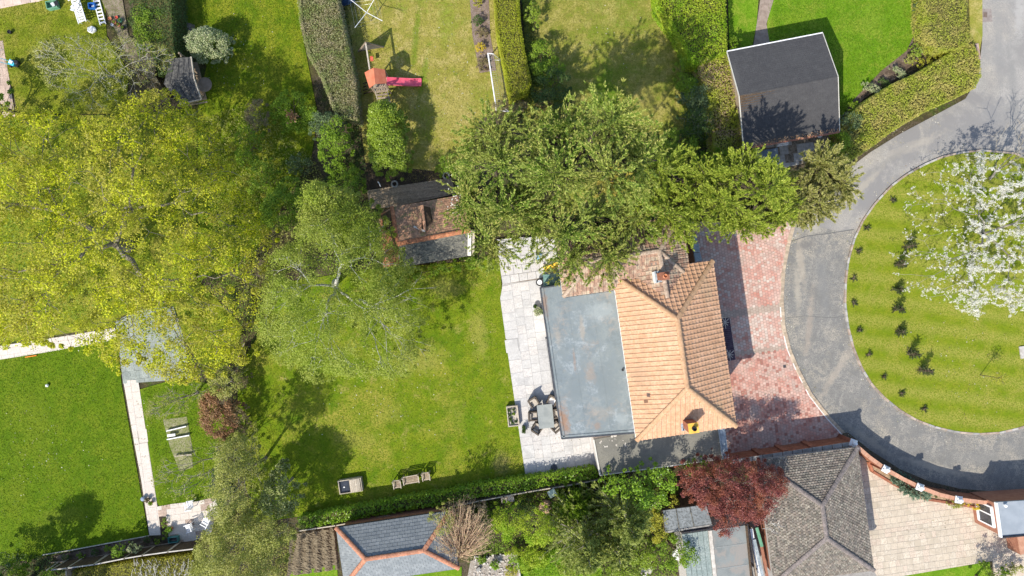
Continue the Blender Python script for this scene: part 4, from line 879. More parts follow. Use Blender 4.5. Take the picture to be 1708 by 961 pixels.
# wide sliding doors in the garden wall, seen only from the side
dd = MB(); a, b = P3[5] * .75 + P3[0] * .25, P3[5] * .35 + P3[0] * .65
dd.bar(Vector((a.x - .0, a.y, 1.1)), Vector((b.x - .0, b.y, 1.1)), .1, 2.1); dd.build('glass_door', GLASSD, house)
# membrane laps and the small outlet
lp = MB(); u_ = (P3[4] - P3[5]).normalized()
for k in (.33, .66):
    a = P3[5] + (P3[4] - P3[5]) * k; b = P3[0] + (P3[3] - P3[0]) * k - (P3[0] - P3[5]).normalized() * 1.0; lp.bar(a + Vector((0, 0, .006)), b + Vector((0, 0, .006)), .09, .012)
lp.build('membrane_lap', FELT_GREY, fr)
q = W(1038, 617, 2.95); MB().lathe((q[0] + .02, q[1], 2.9), [(.07, 0), (.06, .12), (.08, .14)], 10).build('outlet_pipe', BLACK, fr)
# --- side garage of the house
gp = WP([(990, 733), (1058, 722), (1202, 706), (1210, 765), (1001, 793)], 2.3)
sg = T('garage', 'low garage with dark felt flat roof at the shaded end of the peach tiled house', 'garage', bbox_loc(gp))
MB().prism([(p[0] * .996 + .03, p[1] + .02) for p in gp], 0, 2.16).build('wall', RENDER, sg)
gr_ = MB().prism(gp, 2.15, 2.3).build('flat_roof', FELT_DK, sg)
P3 = [Vector((*p, 2.3)) for p in gp]
m = MB(); m.bar(P3[4] + Vector((0, 0, .01)), P3[0] + Vector((0, 0, .01)), .09, .1); m.bar(P3[3] + Vector((-.1, 0, -.02)), P3[4] + Vector((0, 0, -.02)), .06, .12); m.build('trim', CREAMW, sg)
m = MB(); m.bar(P3[2] + Vector((.06, -.1, -.04)), P3[3] + Vector((.06, 0, -.04)), .36, .14); m.bar(P3[2] + Vector((-.2, -.1, .06)), P3[3] + Vector((-.2, 0, .06)), .08, .14); m.build('lead_gutter', LEAD, sg)
m = MB(); r = random.Random(5)
for _ in range(16):
    x_, y_ = W2(1000 + r.random() * 45, 732 + r.random() * 14, 2.3); m.lathe((x_, y_, 2.3), [(r.uniform(.02, .07), 0), (.01, .008)], 6)
x_, y_ = W2(1026, 726, 2.3); m.lathe((x_, y_, 2.3), [(.13, 0), (.1, .012)], 7); x_, y_ = W2(1021, 728, 2.3); m.lathe((x_, y_, 2.3), [(.09, 0), (.07, .012)], 6)
m.build('lichen_patch', STONE, sg, kind='stuff')
# --- bay canopy and porch on the drive side
bp = T('bay_canopy', 'narrow dark canopy with pale leaf patterned ends on the drive side of the house', 'canopy', W(1202, 565, 0))
pts = WP([(1196, 532), (1217, 530), (1227, 600), (1208, 604)], 2.7)
MB().prism(pts, 0, 2.55).build('bay_wall', RENDER, bp)
q = [Vector((*p, 2.72)) for p in pts]; cr_ = MB().prism([tuple(p) for p in pts], 2.55, 2.7).build('canopy_roof', M('canopy_dark', [(.05, .035, .05), (.085, .065, .085)], 4, bump=.2), bp)
m = MB(); up_ = (q[2] - q[1]); 
for i in range(22):
    t = .02 + .96 * i / 21; m.bar(q[0] + (q[3] - q[0]) * t, q[1] + up_ * t, .05, .03)
m.build('batten', M('canopy_batten', [(.08, .055, .08), (.11, .08, .11)], 4), bp, kind='stuff')
m = MB(); r = random.Random(2)
for end in (.1, .87):
    c = q[0] + (q[2] - q[1]) * end + (q[1] - q[0]) * .55
    for k in range(9):
        th = k * .7; L_ = .3 + .12 * (k % 2)
        m.bar(c + Vector((0, 0, .03)), c + Vector((math.cos(th) * L_ * .9, math.sin(th) * L_, .03)), .035, .02)
m.build('leaf_pattern', STONE, bp, kind='stuff')
pc = T('porch_roof', 'blue grey sheet porch roof tucked beside the brown roofed wing', 'porch', W(1163, 420, 0))
pts = WP([(1152, 392), (1162, 391), (1171, 436), (1160, 438)], 2.6); MB().prism(pts, 0, 2.46).build('porch_wall', BRICK1, pc)
a = [Vector((*p, 2.55)) for p in pts]
for k in range(3):
    s0, s1 = k / 3, (k + 1) / 3 - .02; p = [a[0] + (a[3] - a[0]) * s0, a[1] + (a[2] - a[1]) * s0, a[1] + (a[2] - a[1]) * s1, a[0] + (a[3] - a[0]) * s1]
    MB().prism([tuple(v) for v in p], 2.47, 2.56 + .03 * k).build('roof_sheet', LEAD, pc)
# --- tiled old outbuilding
ob = T('outbuilding', 'old outbuilding with rusty orange clay tiles, a small dormer and a grey mossy lean-to roof', 'outbuilding', W(712, 395, 0))
ze, zr, zl = 2.5, 3.9, 2.5
a = Vector(W(654, 346, ze)); b = Vector(W(775, 325, ze)); c = Vector(W(785, 384, zr)); d = Vector(W(664, 407, zr)); e = Vector(W(784, 426, zl)); f = Vector(W(674, 444, zl))
m = MB().prism([tuple(p[:2]) for p in (a + Vector((.3, -.25, 0)), b + Vector((-.3, -.2, 0)), e + Vector((-.3, .25, 0)), f + Vector((.3, .25, 0)))], 0, ze - .1).build('wall', BRICK1, ob)
rf = obj('roof', [tuple(p) for p in (a, b, c, d, e, f)] + [tuple(p - Vector((0, 0, .12))) for p in (a, b, e, f)], [(0, 1, 2, 3), (3, 2, 4, 5), (1, 0, 6, 7), (5, 4, 8, 9), (6, 9, 8, 7), (0, 3, 5, 9, 6), (1, 7, 8, 4, 2)], WOOD_D, ob)
tile_slope('roof_tile', rf, (a, b, c, d), TILE_OLD, gauge=.17, width=.19, lip=.025, limit=0, seed=41, jit=.012, gap=.012)
caps('ridge_tile', rf, d + Vector((0, 0, .03)), c + Vector((0, 0, .03)), TILE_OR, .15, .38)
m = MB(); dn = Vector((0, 0, .02)); nr = 9; g = random.Random(8)
n_ = (c - d).cross(f - d).normalized(); n_ = n_ if n_.z > 0 else -n_
for i in range(nr):
    p0 = d + (f - d) * (i / nr); p1 = d + (f - d) * ((i + 1) / nr); q0 = c + (e - c) * (i / nr); q1 = c + (e - c) * ((i + 1) / nr)
    h0, h1 = .015, .045
    for k in range(1):
        v = [p0 + n_ * h0, q0 + n_ * h0, q1 + n_ * h1, p1 + n_ * h1, p1, q1]; m.add([tuple(x) for x in v], [(0, 3, 2, 1), (3, 4, 5, 2)])
m.build('felt_strip', FELT_OLD, ob, kind='stuff')
MB().bar(c + Vector((-.05, 0, .08)), e + Vector((-.05, 0, .08)), .22, .1).build('verge_board', CREAMW, ob)
MB().bar(c + Vector((.18, 0, -.1)), e + Vector((.18, 0, -.1)), .18, .08).build('side_gutter', WOOD_P, ob)
# west hip of the outbuilding
h1 = Vector(W(633, 358, 1.7)); h2 = Vector(W(640, 446, 1.7)); 
wv_ = obj('hip_roof', [tuple(p) for p in (a, d, f, h2, h1)] , [(0, 4, 3, 2, 1)], WOOD_D, ob)
tile_slope('roof_tile', wv_, (h2, h1, Vector(W(652, 348, 2.4)), Vector(W(662, 404, 2.9)), Vector(W(672, 443, 2.4))), [TILE_OR, TILE_OLD[1]], gauge=.17, width=.19, lip=.025, limit=0, seed=43, jit=.012, gap=.012)
caps('ridge_tile', wv_, a + Vector((0, 0, .1)), d + (f - d) * .0 + Vector((-.0, 0, .0)), TILE_OR, .13, .38)
# dormer
dm = bpy.data.objects.new('dormer', None); link(dm, ob); dc = Vector(W(706, 366, 3.4)); dm.location = dc - wloc(ob)
rp0 = Vector(W(704, 343, 3.75)); rp1 = Vector(W(709, 386, 3.75)); l0 = Vector(W(688, 347, 3.05)); l1 = Vector(W(691, 377, 3.35)); r0_ = Vector(W(719, 346, 3.05)); r1_ = Vector(W(724, 373, 3.35))
obj('dormer_roof', [tuple(p) for p in (rp0, rp1, l1, l0, r1_, r0_)] + [tuple(p - Vector((0, 0, .9))) for p in (l0, r0_)], [(0, 3, 2, 1), (0, 1, 4, 5), (0, 5, 7, 6, 3)], WOOD_D, dm)
tile_slope('roof_tile', dm, (l1, l0, rp0, rp1), TILE_OLD, gauge=.17, width=.19, lip=.025, limit=0, seed=44, jit=.01, gap=.012)
tile_slope('roof_tile', dm, (r0_, r1_, rp1, rp0), TILE_OLD, gauge=.17, width=.19, lip=.025, limit=0, seed=45, jit=.01, gap=.012)
caps('ridge_tile', dm, rp0, rp1, TILE_OLD[1], .1, .34)
MB().bar(l1 + Vector((0, -.05, .12)), rp1 + Vector((0, 0, .05)), .12, .08).build('valley_flashing', STONE, dm)
# decking strip above it
dk = T('decking', 'weathered board decking strip on the lawn side of the tiled outbuilding', 'decking', W(690, 322, 0))
DK = [(614, 322), (752, 299), (758, 322), (652, 342), (620, 345)]
MB().prism(WP([(612, 318), (753, 297), (760, 324), (652, 346), (618, 348)]), -.01, .09).build('frame', DECK, dk); paving('deck_board', dk, WP(DK), .09, .12, DECK, 1.9, .125, gap=.012)
# --- shingled garage, top right
sh = T('garage', 'large garage with charcoal shingle pitched roof and white barge boards beside the bright lawn', 'garage', W(1300, 160, 0))
ze, zr = 2.6, 3.7
a = Vector(W(1240, 247, ze)); b = Vector(W(1400, 219, ze)); c = Vector(W(1397.5, 128, zr)); d = Vector(W(1232.5, 160, zr)); e = Vector(W(1372, 56, ze)); f = Vector(W(1212.5, 87, ze))
cc = (a + b + e + f) / 4
MB().prism([tuple((p + (cc - p) * .10)[:2]) for p in (a, b, e, f)], 0, ze - .05).build('wall', WOOD, sh)
obj('gable', [tuple(p + (cc - p) * .09) for p in (a, d, f)] + [tuple(p + (cc - p) * .09) for p in (b, c, e)], [(0, 1, 2), (3, 5, 4)], WOOD, sh)
rf = obj('roof', [tuple(p) for p in (a, b, c, d, e, f)] + [tuple(p - Vector((0, 0, .1))) for p in (a, b, c, d, e, f)], [(0, 1, 2, 3), (3, 2, 4, 5), (1, 0, 6, 7), (5, 4, 10, 11), (6, 9, 8, 7), (9, 11, 10, 8)], WOOD_D, sh)
tile_slope('shingle', rf, (a, b, c, d), SHINGLE, gauge=.16, width=.33, lip=.014, limit=0, seed=51, jit=.003, gap=.006)
tile_slope('shingle', rf, (e, f, d, c), SHINGLE, gauge=.16, width=.33, lip=.014, limit=0, seed=52, jit=.003, gap=.006)
m = MB()
for p, q in ((a, d), (d, f), (b, c), (c, e)): m.bar(p + Vector((0, 0, .0)), q + Vector((0, 0, .0)), .035, .12)
m.build('barge_board', CREAMW, sh)
MB().bar(f + Vector((0, .04, -.02)), e + Vector((0, .04, -.02)), .09, .1).build('gutter', WHITE, sh); MB().bar(a + Vector((0, -.05, -.02)), b + Vector((0, -.05, -.02)), .11, .1).build('gutter', BRICK1, sh)
m = MB(); g = random.Random(4)
for _ in range(260):
    t = g.random() ** .8; s_ = g.random() ** 2; p = a + (b - a) * t + (d - a) * (s_ * .07) + Vector((0, 0, .05)); m.box(tuple(p), (.05, .03, .012), g.random() * 6, g.uniform(-.3, .3))
m.build('gutter_litter', DEADLEAF, sh, kind='stuff')
# --- concrete tiled garage, bottom right
gt = T('garage', 'hip roofed garage of mottled grey concrete tiles under the purple tree by the beige drive', 'garage', W(1345, 850, 0))
hc = (Vector(W(1430, 746, 2.5)) + Vector(W(1457, 951, 2.5))) / 2; ang = math.atan2(Vector(W(1430, 746, 2.5)).y - Vector(W(1457, 951, 2.5)).y, Vector(W(1430, 746, 2.5)).x - Vector(W(1457, 951, 2.5)).x)
hl = (Vector(W(1430, 746, 2.5)) - Vector(W(1457, 951, 2.5))).length / 2; hw = 3.32; uu = Vector((math.cos(ang), math.sin(ang), 0)); vv = Vector((-uu.y, uu.x, 0))
hc = Vector((hc.x, hc.y, 0)) + vv * hw; A, B, C_, D, E, F = hip_pts(hc, ang, hl, hw, 2.5, 3.75, 1.05)
MB().prism([tuple((p + (hc - p) * .08)[:2]) for p in (A, B, C_, D)], 0, 2.42).build('wall', BRICK1, gt)
rf = roof_deck('roof', gt, A, B, C_, D, E, F, MORTAR_D)
for k, pts in enumerate(((A, B, F, E), (B, C_, F), (C_, D, E, F), (D, A, E))): tile_slope('roof_tile', rf, pts, TILE_GR, gauge=.15, width=.20, lip=.04, limit=0, seed=61 + k, jit=.008, gap=.028)
for k, (a, b) in enumerate(((E, F), (A, E), (D, E), (B, F), (C_, F))): caps('ridge_tile', rf, a + Vector((0, 0, .03)), b + Vector((0, 0, .03)), CAP_GR, .15, .42, seed=k)
gutter(gt, [A, B, C_, D], M('gutter_grey', [(.30, .28, .25), (.36, .34, .31)], 4), -.06)
# --- slate building
sl = T('outbuilding', 'slate roofed outbuilding with orange hip and ridge tiles next to the ploughed plot', 'outbuilding', W(662, 925, 0))
a = Vector(W(557, 881, 2.4)); d = Vector(W(747, 853, 2.4)); b = Vector(W(769, 947, 2.4)); c = a + (b - d)
hl = (d - a).length / 2; hw = (b - d).length / 2 * 1.0; cc = (a + b) / 2; ang = math.atan2((d - a).y, (d - a).x)
A, B, C_, D, E, F = hip_pts(cc, ang, hl, hw, 2.4, 3.55, hl - hw * 1.0)
MB().prism([tuple((p + (Vector((cc.x, cc.y, p.z)) - p) * .08)[:2]) for p in (A, B, C_, D)], 0, 2.35).build('wall', BRICK1, sl)
rf = roof_deck('roof', sl, A, B, C_, D, E, F, MORTAR_D)
for k, pts in enumerate(((A, B, F, E), (B, C_, F), (C_, D, E, F), (D, A, E))): tile_slope('slate', rf, pts, SLATE, gauge=.22, width=.34, lip=.016, limit=(60, 20, 160, 60)[k], seed=71 + k, jit=.004, gap=.012)
for k, (a, b) in enumerate(((E, F), (A, E), (D, E), (B, F), (C_, F))): caps('ridge_tile', rf, a + Vector((0, 0, .03)), b + Vector((0, 0, .03)), CAP_OR, .15, .36, seed=k)
gutter(sl, [A, B, C_, D], M('gutter_dark', [(.06, .055, .05), (.09, .08, .07)], 4), -.06)
# --- lean-to garden buildings, bottom centre right
ls = T('shed', 'small shed with worn blue grey felt roof between the yellow shrubs and the purple tree', 'shed', W(1138, 866, 0))
pts = WP([(1106, 852), (1178, 842), (1188, 876), (1110, 888)], 2.3); MB().prism([(p[0] - .1, p[1]) for p in pts], 0, 2.15).build('wall', WOOD_D, ls)
MB().prism(pts, 2.15, 2.27).build('roof', M('shed_felt_blue', [(.20, .22, .23), (.27, .29, .30)], 2, fine=(.12, .13, .13), fine_scale=8, bump=.3), ls)
P3 = [Vector((*p, 2.27)) for p in pts]; m = MB()
for k in (.3, .62): m.bar(P3[0] + (P3[1] - P3[0]) * k + Vector((0, 0, .01)), P3[3] + (P3[2] - P3[3]) * k + Vector((0, 0, .01)), .07, .02)
m.build('felt_lap', FELT_OLD, ls)
MB().bar(P3[3] + Vector((0, 0, -.02)), P3[2] + Vector((0, 0, -.02)), .12, .1).build('fascia', STONE_G, ls)
fl = T('flat_roof_building', 'flat roofed building of grey felt and glazed strips below the purple tree', 'building', W(1198, 930, 0))
FP_ = [(1138, 892), (1246, 876), (1258, 1000), (1152, 1010)]; pts = WP(FP_, 2.6); MB().prism(pts, 0, 2.44).build('wall', RENDER, fl)
a, b, c, d = [Vector((*p, 2.5)) for p in pts]
def strip(s0, s1, z, mat, name, t=.06):
    p = [a + (b - a) * s0, a + (b - a) * s1, d + (c - d) * s1, d + (c - d) * s0]; return MB().prism([tuple(x[:2]) for x in p], 2.44, z).build(name, mat, fl)
strip(.46, .97, 2.6, M('felt_light_grey', [(.19, .205, .20), (.235, .25, .24)], 1.2, patch=(.27, .25, .225), patch_scale=.9, bump=.2), 'felt_sheet')
strip(.40, .455, 2.63, STONE, 'concrete_strip'); gs = M('glazing_green_white', [(.25, .30, .28), (.33, .375, .35)], 3, fine=(.20, .24, .22), fine_scale=9, bump=.1, rough=.3)
for k in range(5): strip(.0 + k * .08, .075 + k * .08, 2.56 + .0 * k, gs, 'glazed_panel')
strip(.97, 1.0, 2.68, WOOD_D, 'parapet')
m = MB()
for k in range(3): y0 = .25 + k * .3; m.bar(a + (b - a) * .47 + (d - a) * y0 + Vector((0, 0, .105)), a + (b - a) * .96 + (d - a) * y0 + Vector((0, 0, .105)), .06, .012)
m.build('felt_lap', M('felt_lap_pale', [(.23, .24, .23), (.26, .27, .26)], 4), fl)
pg = T('timber_rack', 'narrow timber rack of boards and white sheeting beside the flat grey roof', 'timber rack', W(1257, 925, 0))
m = MB(); 
for k, (x0, y0, x1, y1, z) in enumerate(((1240, 876, 1256, 965, 2.0), (1246, 874, 1262, 965, 2.0))): m.bar(W(x0, y0, z), W(x1, y1, z), .1, .14)
m.build('beam', WOOD, pg)
for k, (x0, y0, x1, y1, z, mt) in enumerate(((1253, 882, 1268, 965, 1.7, WHITE), (1262, 880, 1271, 912, 1.75, GREENP), (1269, 905, 1280, 965, 1.5, BRICK1), (1258, 900, 1273, 965, 1.8, LEAD))): MB().bar(W(x0, y0, z), W(x1, y1, z), .2, .05).build('board', mt, pg)
for (x, y) in ((1242, 890), (1253, 880), (1262, 950)): MB().bar((*W2(x, y, 1.9), 0), (*W2(x, y, 1.9), 1.95), .09, .09).build('post', WOOD, pg)
# --- building at the right edge
rb = T('building', 'grey flat roofed building with white window corner at the far right of the beige drive', 'building', W(1700, 862, 0))
pts = WP([(1661, 838), (1790, 830), (1798, 885), (1669, 896)], 2.6); a, b, c, d = [Vector((*p, 2.6)) for p in pts]
win_l = Vector((*W2(1641, 852, 0), 0))
base = [(a.x + .02, a.y - .1), (b.x, b.y - .1), (c.x, c.y + .1), (d.x + .02, d.y + .1)]
MB().prism(base, 0, 2.45).build('wall', BRICK1, rb)
MB().prism([tuple(p[:2]) for p in (a, b, c, d)], 2.45, 2.6).build('flat_roof', M('flat_roof_slate_grey', [(.27, .30, .33), (.31, .34, .37)], 1.5, bump=.1), rb)
m = MB(); m.bar(a, d, .1, .22); m.build('fascia', WHITE, rb); MB().bar(d, c, .1, .18).build('gutter', BLACK, rb)
w0 = a + (d - a) * .2; w1 = a + (d - a) * .78; nrm = Vector((-1, .05, 0)); m = MB()
f0, f1 = w0 + nrm * .03, w1 + nrm * .03
m.bar(Vector((f0.x, f0.y, 2.15)), Vector((f1.x, f1.y, 2.15)), .14, .16); m.bar(Vector((f0.x, f0.y, .75)), Vector((f1.x, f1.y, .75)), .2, .16)
for t in (0, .42, 1): p = f0 + (f1 - f0) * t; m.box((p.x, p.y, 1.45), (.14, .1, 1.5), ANG)
wf = m.build('window', WHITE, rb); m = MB(); m.bar(Vector((f0.x, f0.y, 1.45)), Vector((f1.x, f1.y, 1.45)), .06, 1.3); m.build('pane', GLASSD, wf)
v_ = W(1674, 842, 2.6); m = MB().lathe((v_[0], v_[1], 2.6), [(.05, 0), (.05, .12), (.11, .15), (.12, .22), (.06, .29)], 12).build('roof_vent', WHITE, rb)
bw = T('brick_pier', 'plain brick pier at the bottom right corner below the grey flat roof', 'brick wall', W(1700, 907, 0))
pts = WP([(1696, 893), (1720, 889), (1726, 918), (1701, 925)], 1.2); MB().prism(pts, 0, 1.2).build('masonry', BRICK1, bw); MB().prism([(p[0], p[1]) for p in pts], 1.2, 1.28).build('coping', COPE, bw)
# --- brick boundary walls with white capped pillars
def bricks_on(parent, a, b, z0, z1, side=1, wall_t=.2, name='brick', bl=.225, bh=.075):
    """courses of real bricks on the face of a straight wall"""
    a = Vector((*a, 0)); b = Vector((*b, 0)); d = (b - a); L_ = d.length; d.normalize(); n_ = Vector((-d.y, d.x, 0)) * side; m = MB(); r = random.Random(int(L_ * 100)); j = 0; z = z0
    an = math.atan2(d.y, d.x)
    while z + bh <= z1:
        x = -(j % 2) * bl / 2
        while x < L_:
            x0, x1 = max(x, 0) + .006, min(x + bl, L_) - .006
            if x1 - x0 > .03:
                c = a + d * ((x0 + x1) / 2) + n_ * (wall_t / 2 + r.uniform(0, .006)); m.box((c.x, c.y, z + bh / 2), (x1 - x0, .02, bh - .012), an)
            x += bl
        z += bh; j += 1
    return m
bw1 = T('brick_wall', 'straight reddish brick wall with stone coping between the red block drive and the mottled tiled garage', 'brick wall', W(1330, 745, 0))
a = W2(1222, 770, 1.7); b = W2(1421, 740, 1.7)
MB().bar((*a, .85), (*b, .85), .2, 1.7).build('masonry', MORTAR_D, bw1); m = bricks_on(bw1, a, b, .02, 1.68); m.build('brick', BRICK[0], bw1, kind='stuff')
r = random.Random(9); va, vb = Vector((*a, 1.73)), Vector((*b, 1.73)); n = 12
for i in range(n): MB().bar(va + (vb - va) * (i / n + .003), va + (vb - va) * ((i + 1) / n - .003), .28, .06).build('coping_stone', STONE_G, bw1)
m = MB()
for t in (.02, .25, .45, .68): p = va + (vb - va) * t; m.box((p.x - .02, p.y + .12, .85), (.35, .2, 1.66), ANG)
m.build('buttress', BRICK[1], bw1)
cw = T('brick_wall', 'curved brick wall sweeping round the outer edge of the road to the beige drive', 'brick wall', W(1560, 805, 0))
CW = [(1424, 740), (1449, 762), (1478, 783), (1506, 799), (1535, 813), (1567, 825), (1600, 833), (1640, 838), (1708, 838), (1790, 833)]
cwp = [Vector((*W2(x, y, 1.7), 0)) for x, y in CW]; mm = MB(); mb = MB(); mb.v = []
for i in range(len(cwp) - 1):
    mm.bar(cwp[i] + Vector((0, 0, .84)), cwp[i + 1] + Vector((0, 0, .84)), .2, 1.68)
    for s_ in (1, -1):
        q = bricks_on(cw, tuple(cwp[i][:2]), tuple(cwp[i + 1][:2]), .02, 1.66, side=s_); mb.add(q.v, q.f)
mm.build('masonry', MORTAR_D, cw); mb.build('brick', BRICK[0], cw, kind='stuff')
for i in range(len(cwp) - 1):
    k = 4
    for j in range(k):
        p = cwp[i] + (cwp[i + 1] - cwp[i]) * (j / k + .004); q = cwp[i] + (cwp[i + 1] - cwp[i]) * ((j + 1) / k - .004); MB().bar(p + Vector((0, 0, 1.71)), q + Vector((0, 0, 1.71)), .26, .06).build('coping_stone', COPE, cw)
PIL = [(1424, 739, 'white capped pillar at the meeting corner of the two brick walls'), (1478, 783, 'white capped pillar on the curved wall just before the blue green conifer bed'),
       (1535, 813, 'white capped pillar on the curved wall behind the blue green spreading conifer'), (1600, 834, 'white capped pillar on the curved wall next to the golden yellow bush')]
for i, (x, y, l_) in enumerate(PIL):
    p = W(x, y, 1.95); t = T('pillar', l_, 'pillar', (p[0], p[1], 0), 'white capped pillars along the curved brick wall')
    an = math.atan2(*(cwp[min(2 * i + 1, 8)] - cwp[2 * i])[:2][::-1]) if i else R_(-20)
    MB().box((p[0], p[1], .93), (.36, .36, 1.86), an).build('shaft', BRICK[1], t)
    MB().box((p[0], p[1], 1.89), (.46, .46, .07), an).build('cap', WHITE, t)
    q = MB(); q.lathe((p[0], p[1], 1.92), [(.15, 0), (.16, .03), (.07, .08), (.06, .12), (.13, .18), (.15, .25), (.12, .31), (.04, .36)], 12)
    for k in range(5): th = k * 2 * PI / 5 + an; q.bar((p[0] + math.cos(th) * .1, p[1] + math.sin(th) * .1, 1.96), (p[0] + math.cos(th) * .24, p[1] + math.sin(th) * .24, 2.05), .07, .05)
    q.build('finial', WHITE, t)
# raised bed behind the wall
rbd = T('raised_bed', 'low brick edged planting bed following the inside of the curved wall', 'planting bed', W(1540, 830, 0))
RB = [(1452, 768), (1459, 785), (1500, 812), (1546, 831), (1580, 838), (1600, 842), (1648, 846), (1648, 843), (1600, 839)]
q = [Vector((*W2(x, y, .35), 0)) for x, y in [(1450, 771), (1456, 787), (1496, 811), (1545, 833), (1583, 839), (1612, 844), (1648, 850)]]
for i in range(len(q) - 1): MB().bar(q[i] + Vector((0, 0, .18)), q[i + 1] + Vector((0, 0, .18)), .16, .36).build('edge_wall', BRICK[1] if i else BRICK[0], rbd)
MB().prism([tuple(p[:2]) for p in q] + [tuple(p[:2]) for p in (cwp[7], cwp[6], cwp[5], cwp[4], cwp[3], cwp[2], cwp[1])], .0, .28).build('bed_soil', M('bed_gravel_tan', [(.36, .26, .16), (.46, .35, .23)], 4, fine=(.25, .18, .11), fine_scale=16, bump=.6), rbd)
# --- gazebo, top left
gz = T('gazebo', 'open fronted timber gazebo with dark mossy felt roof beside the round variegated bush', 'gazebo', W(305, 135, 0))
a = Vector(W(284, 98, 2.3)); b = Vector(W(319, 95, 2.6)); c = Vector(W(324, 131, 2.75)); d = Vector(W(336, 166, 2.6)); e = Vector(W(300, 174, 2.2)); f = Vector(W(273, 140, 2.15))
rf = obj('roof', [tuple(p) for p in (a, b, c, d, e, f)] + [tuple(p - Vector((0, 0, .07))) for p in (a, b, c, d, e, f)], [(5, 2, 1, 0), (5, 4, 3, 2), (6, 7, 8, 11), (11, 8, 9, 10), (0, 1, 7, 6), (1, 2, 8, 7), (2, 3, 9, 8), (3, 4, 10, 9), (4, 5, 11, 10), (5, 0, 6, 11)], FELT_BLK, gz)
m = MB()
for t in (.2, .42, .64, .84): m.bar(a + (b - a) * t + Vector((0, 0, .012)), e + (d - e) * t + Vector((0, 0, .012)), .05, .015) if False else m.bar(a + (b - a) * t + Vector((0, 0, .02)), f + (c - f) * t + Vector((0, 0, .02)), .05, .02); m.bar(f + (c - f) * t + Vector((0, 0, .02)), e + (d - e) * t + Vector((0, 0, .02)), .05, .02)
m.build('felt_lap', FELT_BLK, gz); m = MB(); m.bar(b, c, .06, .12); m.bar(c, d, .06, .12); m.bar(d, e, .06, .12); m.build('fascia', WOOD_P, gz)
m = MB(); G0 = [W2(330, 106), W2(334, 122), W2(347, 152), W2(345, 166)]
tops = [W(329, 104, 2.3), W(333, 121, 2.3), W(342, 150, 2.3), W(344, 168, 2.3)]
m = MB()
for (gx, gy) in ((326, 108), (330, 126), (336, 148), (340, 163)): p = W2(gx, gy, 0); MB().bar((*p, 0), (*p, 2.4), .09, .09).build('post', WOOD, gz)
m = MB(); m.bar((*W2(326, 106, 0), 2.2), (*W2(341, 164, 0), 2.2), .08, .1); m.bar((*W2(326, 106, 0), .9), (*W2(331, 126, 0), .9), .06, .06); m.bar((*W2(335, 146, 0), .9), (*W2(341, 164, 0), .9), .06, .06)
m.bar(W(300, 178, 2.0), W(346, 170, 2.0), .07, .1); m.build('rail', WOOD, gz)
MB().prism(WP([(290, 108), (330, 104), (346, 166), (304, 176)]), .0, .1).build('floor', DECK, gz)
obj('back_wall', [(*W2(290, 108), 0), (*W2(284, 140), 0), (*W2(304, 174), 0), (*W2(290, 108), 2.1), (*W2(284, 140), 2.1), (*W2(304, 174), 2.1)], [(0, 1, 4, 3), (1, 2, 5, 4)], WOOD_D, gz)
tb = T('garden_table', 'brown round topped table at the open front of the gazebo', 'table', W(340, 142, 0)); p = W(341, 141, .72)
MB().lathe((p[0], p[1], .68), [(.5, 0), (.5, .04)], 20).build('table_top', M('table_brown', [(.27, .20, .15), (.34, .26, .20)], 4), tb); MB().lathe((p[0], p[1], .02), [(.25, 0), (.05, .06), (.05, .66)], 8).build('pedestal', WOOD_D, tb)
# ------------------------------------------------------------------ garden objects
def cpy(o, loc, rz, label=None):
    c = o.copy(); COL.objects.link(c); c.location = loc; c.rotation_euler = (0, 0, rz)
    if label: c['label'] = label
    for ch in list(o.children):
        k = ch.copy(); COL.objects.link(k); k.parent = c
        for g_ in ch.children: q = g_.copy(); COL.objects.link(q); q.parent = k
    return c
# patio dining set
tb = T('dining_table', 'grey topped outdoor dining table in the middle of the wicker chairs', 'table', W(909, 691, 0)); tb.location.z = .08
m = MB(); m.box((tb.location.x, tb.location.y, .80), (1.05, 1.62, .05), R_(6)); m.build('table_top', GREYT, tb)
m = MB(); m.box((tb.location.x, tb.location.y, .75), (.98, 1.54, .06), R_(6)); m.build('table_frame', RATTAN, tb)
for sx in (-1, 1):
    for sy in (-1, 1):
        x = tb.location.x + sx * .44 * math.cos(R_(6)) - sy * .72 * math.sin(R_(6)); y = tb.location.y + sx * .44 * math.sin(R_(6)) + sy * .72 * math.cos(R_(6))
        MB().box((x, y, .40), (.08, .08, .64), R_(6)).build('leg', RATTAN, tb)
def chair0():
    t = T('wicker_chair', 'x', 'chair', (0, 0, 0), 'wicker chairs round the grey patio table')
    m = MB(); m.box((0, 0, .2), (.56, .56, .34)); m.build('seat_base', RATTAN, t)
    m = MB(); m.box((-.27, 0, .52), (.1, .62, .66), 0, R_(-6)); m.build('backrest', RATTAN, t)
    for s_ in (-1, 1): MB().box((.02, s_ * .28, .40), (.54, .09, .5)).build('armrest', RATTAN, t)
    m = MB(); m.box((.04, 0, .41), (.46, .44, .09)); m.build('cushion', CUSH, t)
    m = MB(); m.box((-.17, 0, .56), (.1, .4, .32), 0, R_(-8)); m.build('back_cushion', CUSH, t); return t
c0 = chair0()
CH = [(890, 671, 142, 'wicker chair turned outward at the upper left corner of the grey table'), (889, 694, 180, 'wicker chair at the middle of the grey table on the lawn side'),
      (896, 714, 220, 'wicker chair at the lower left corner of the grey table'), (925, 690, 0, 'wicker chair at the middle of the grey table against the extension wall'),
      (926, 711, -45, 'wicker chair at the lower right corner of the grey table by the house'), (921, 668, 35, 'wicker chair with a pale cushion at the upper right corner of the grey table')]
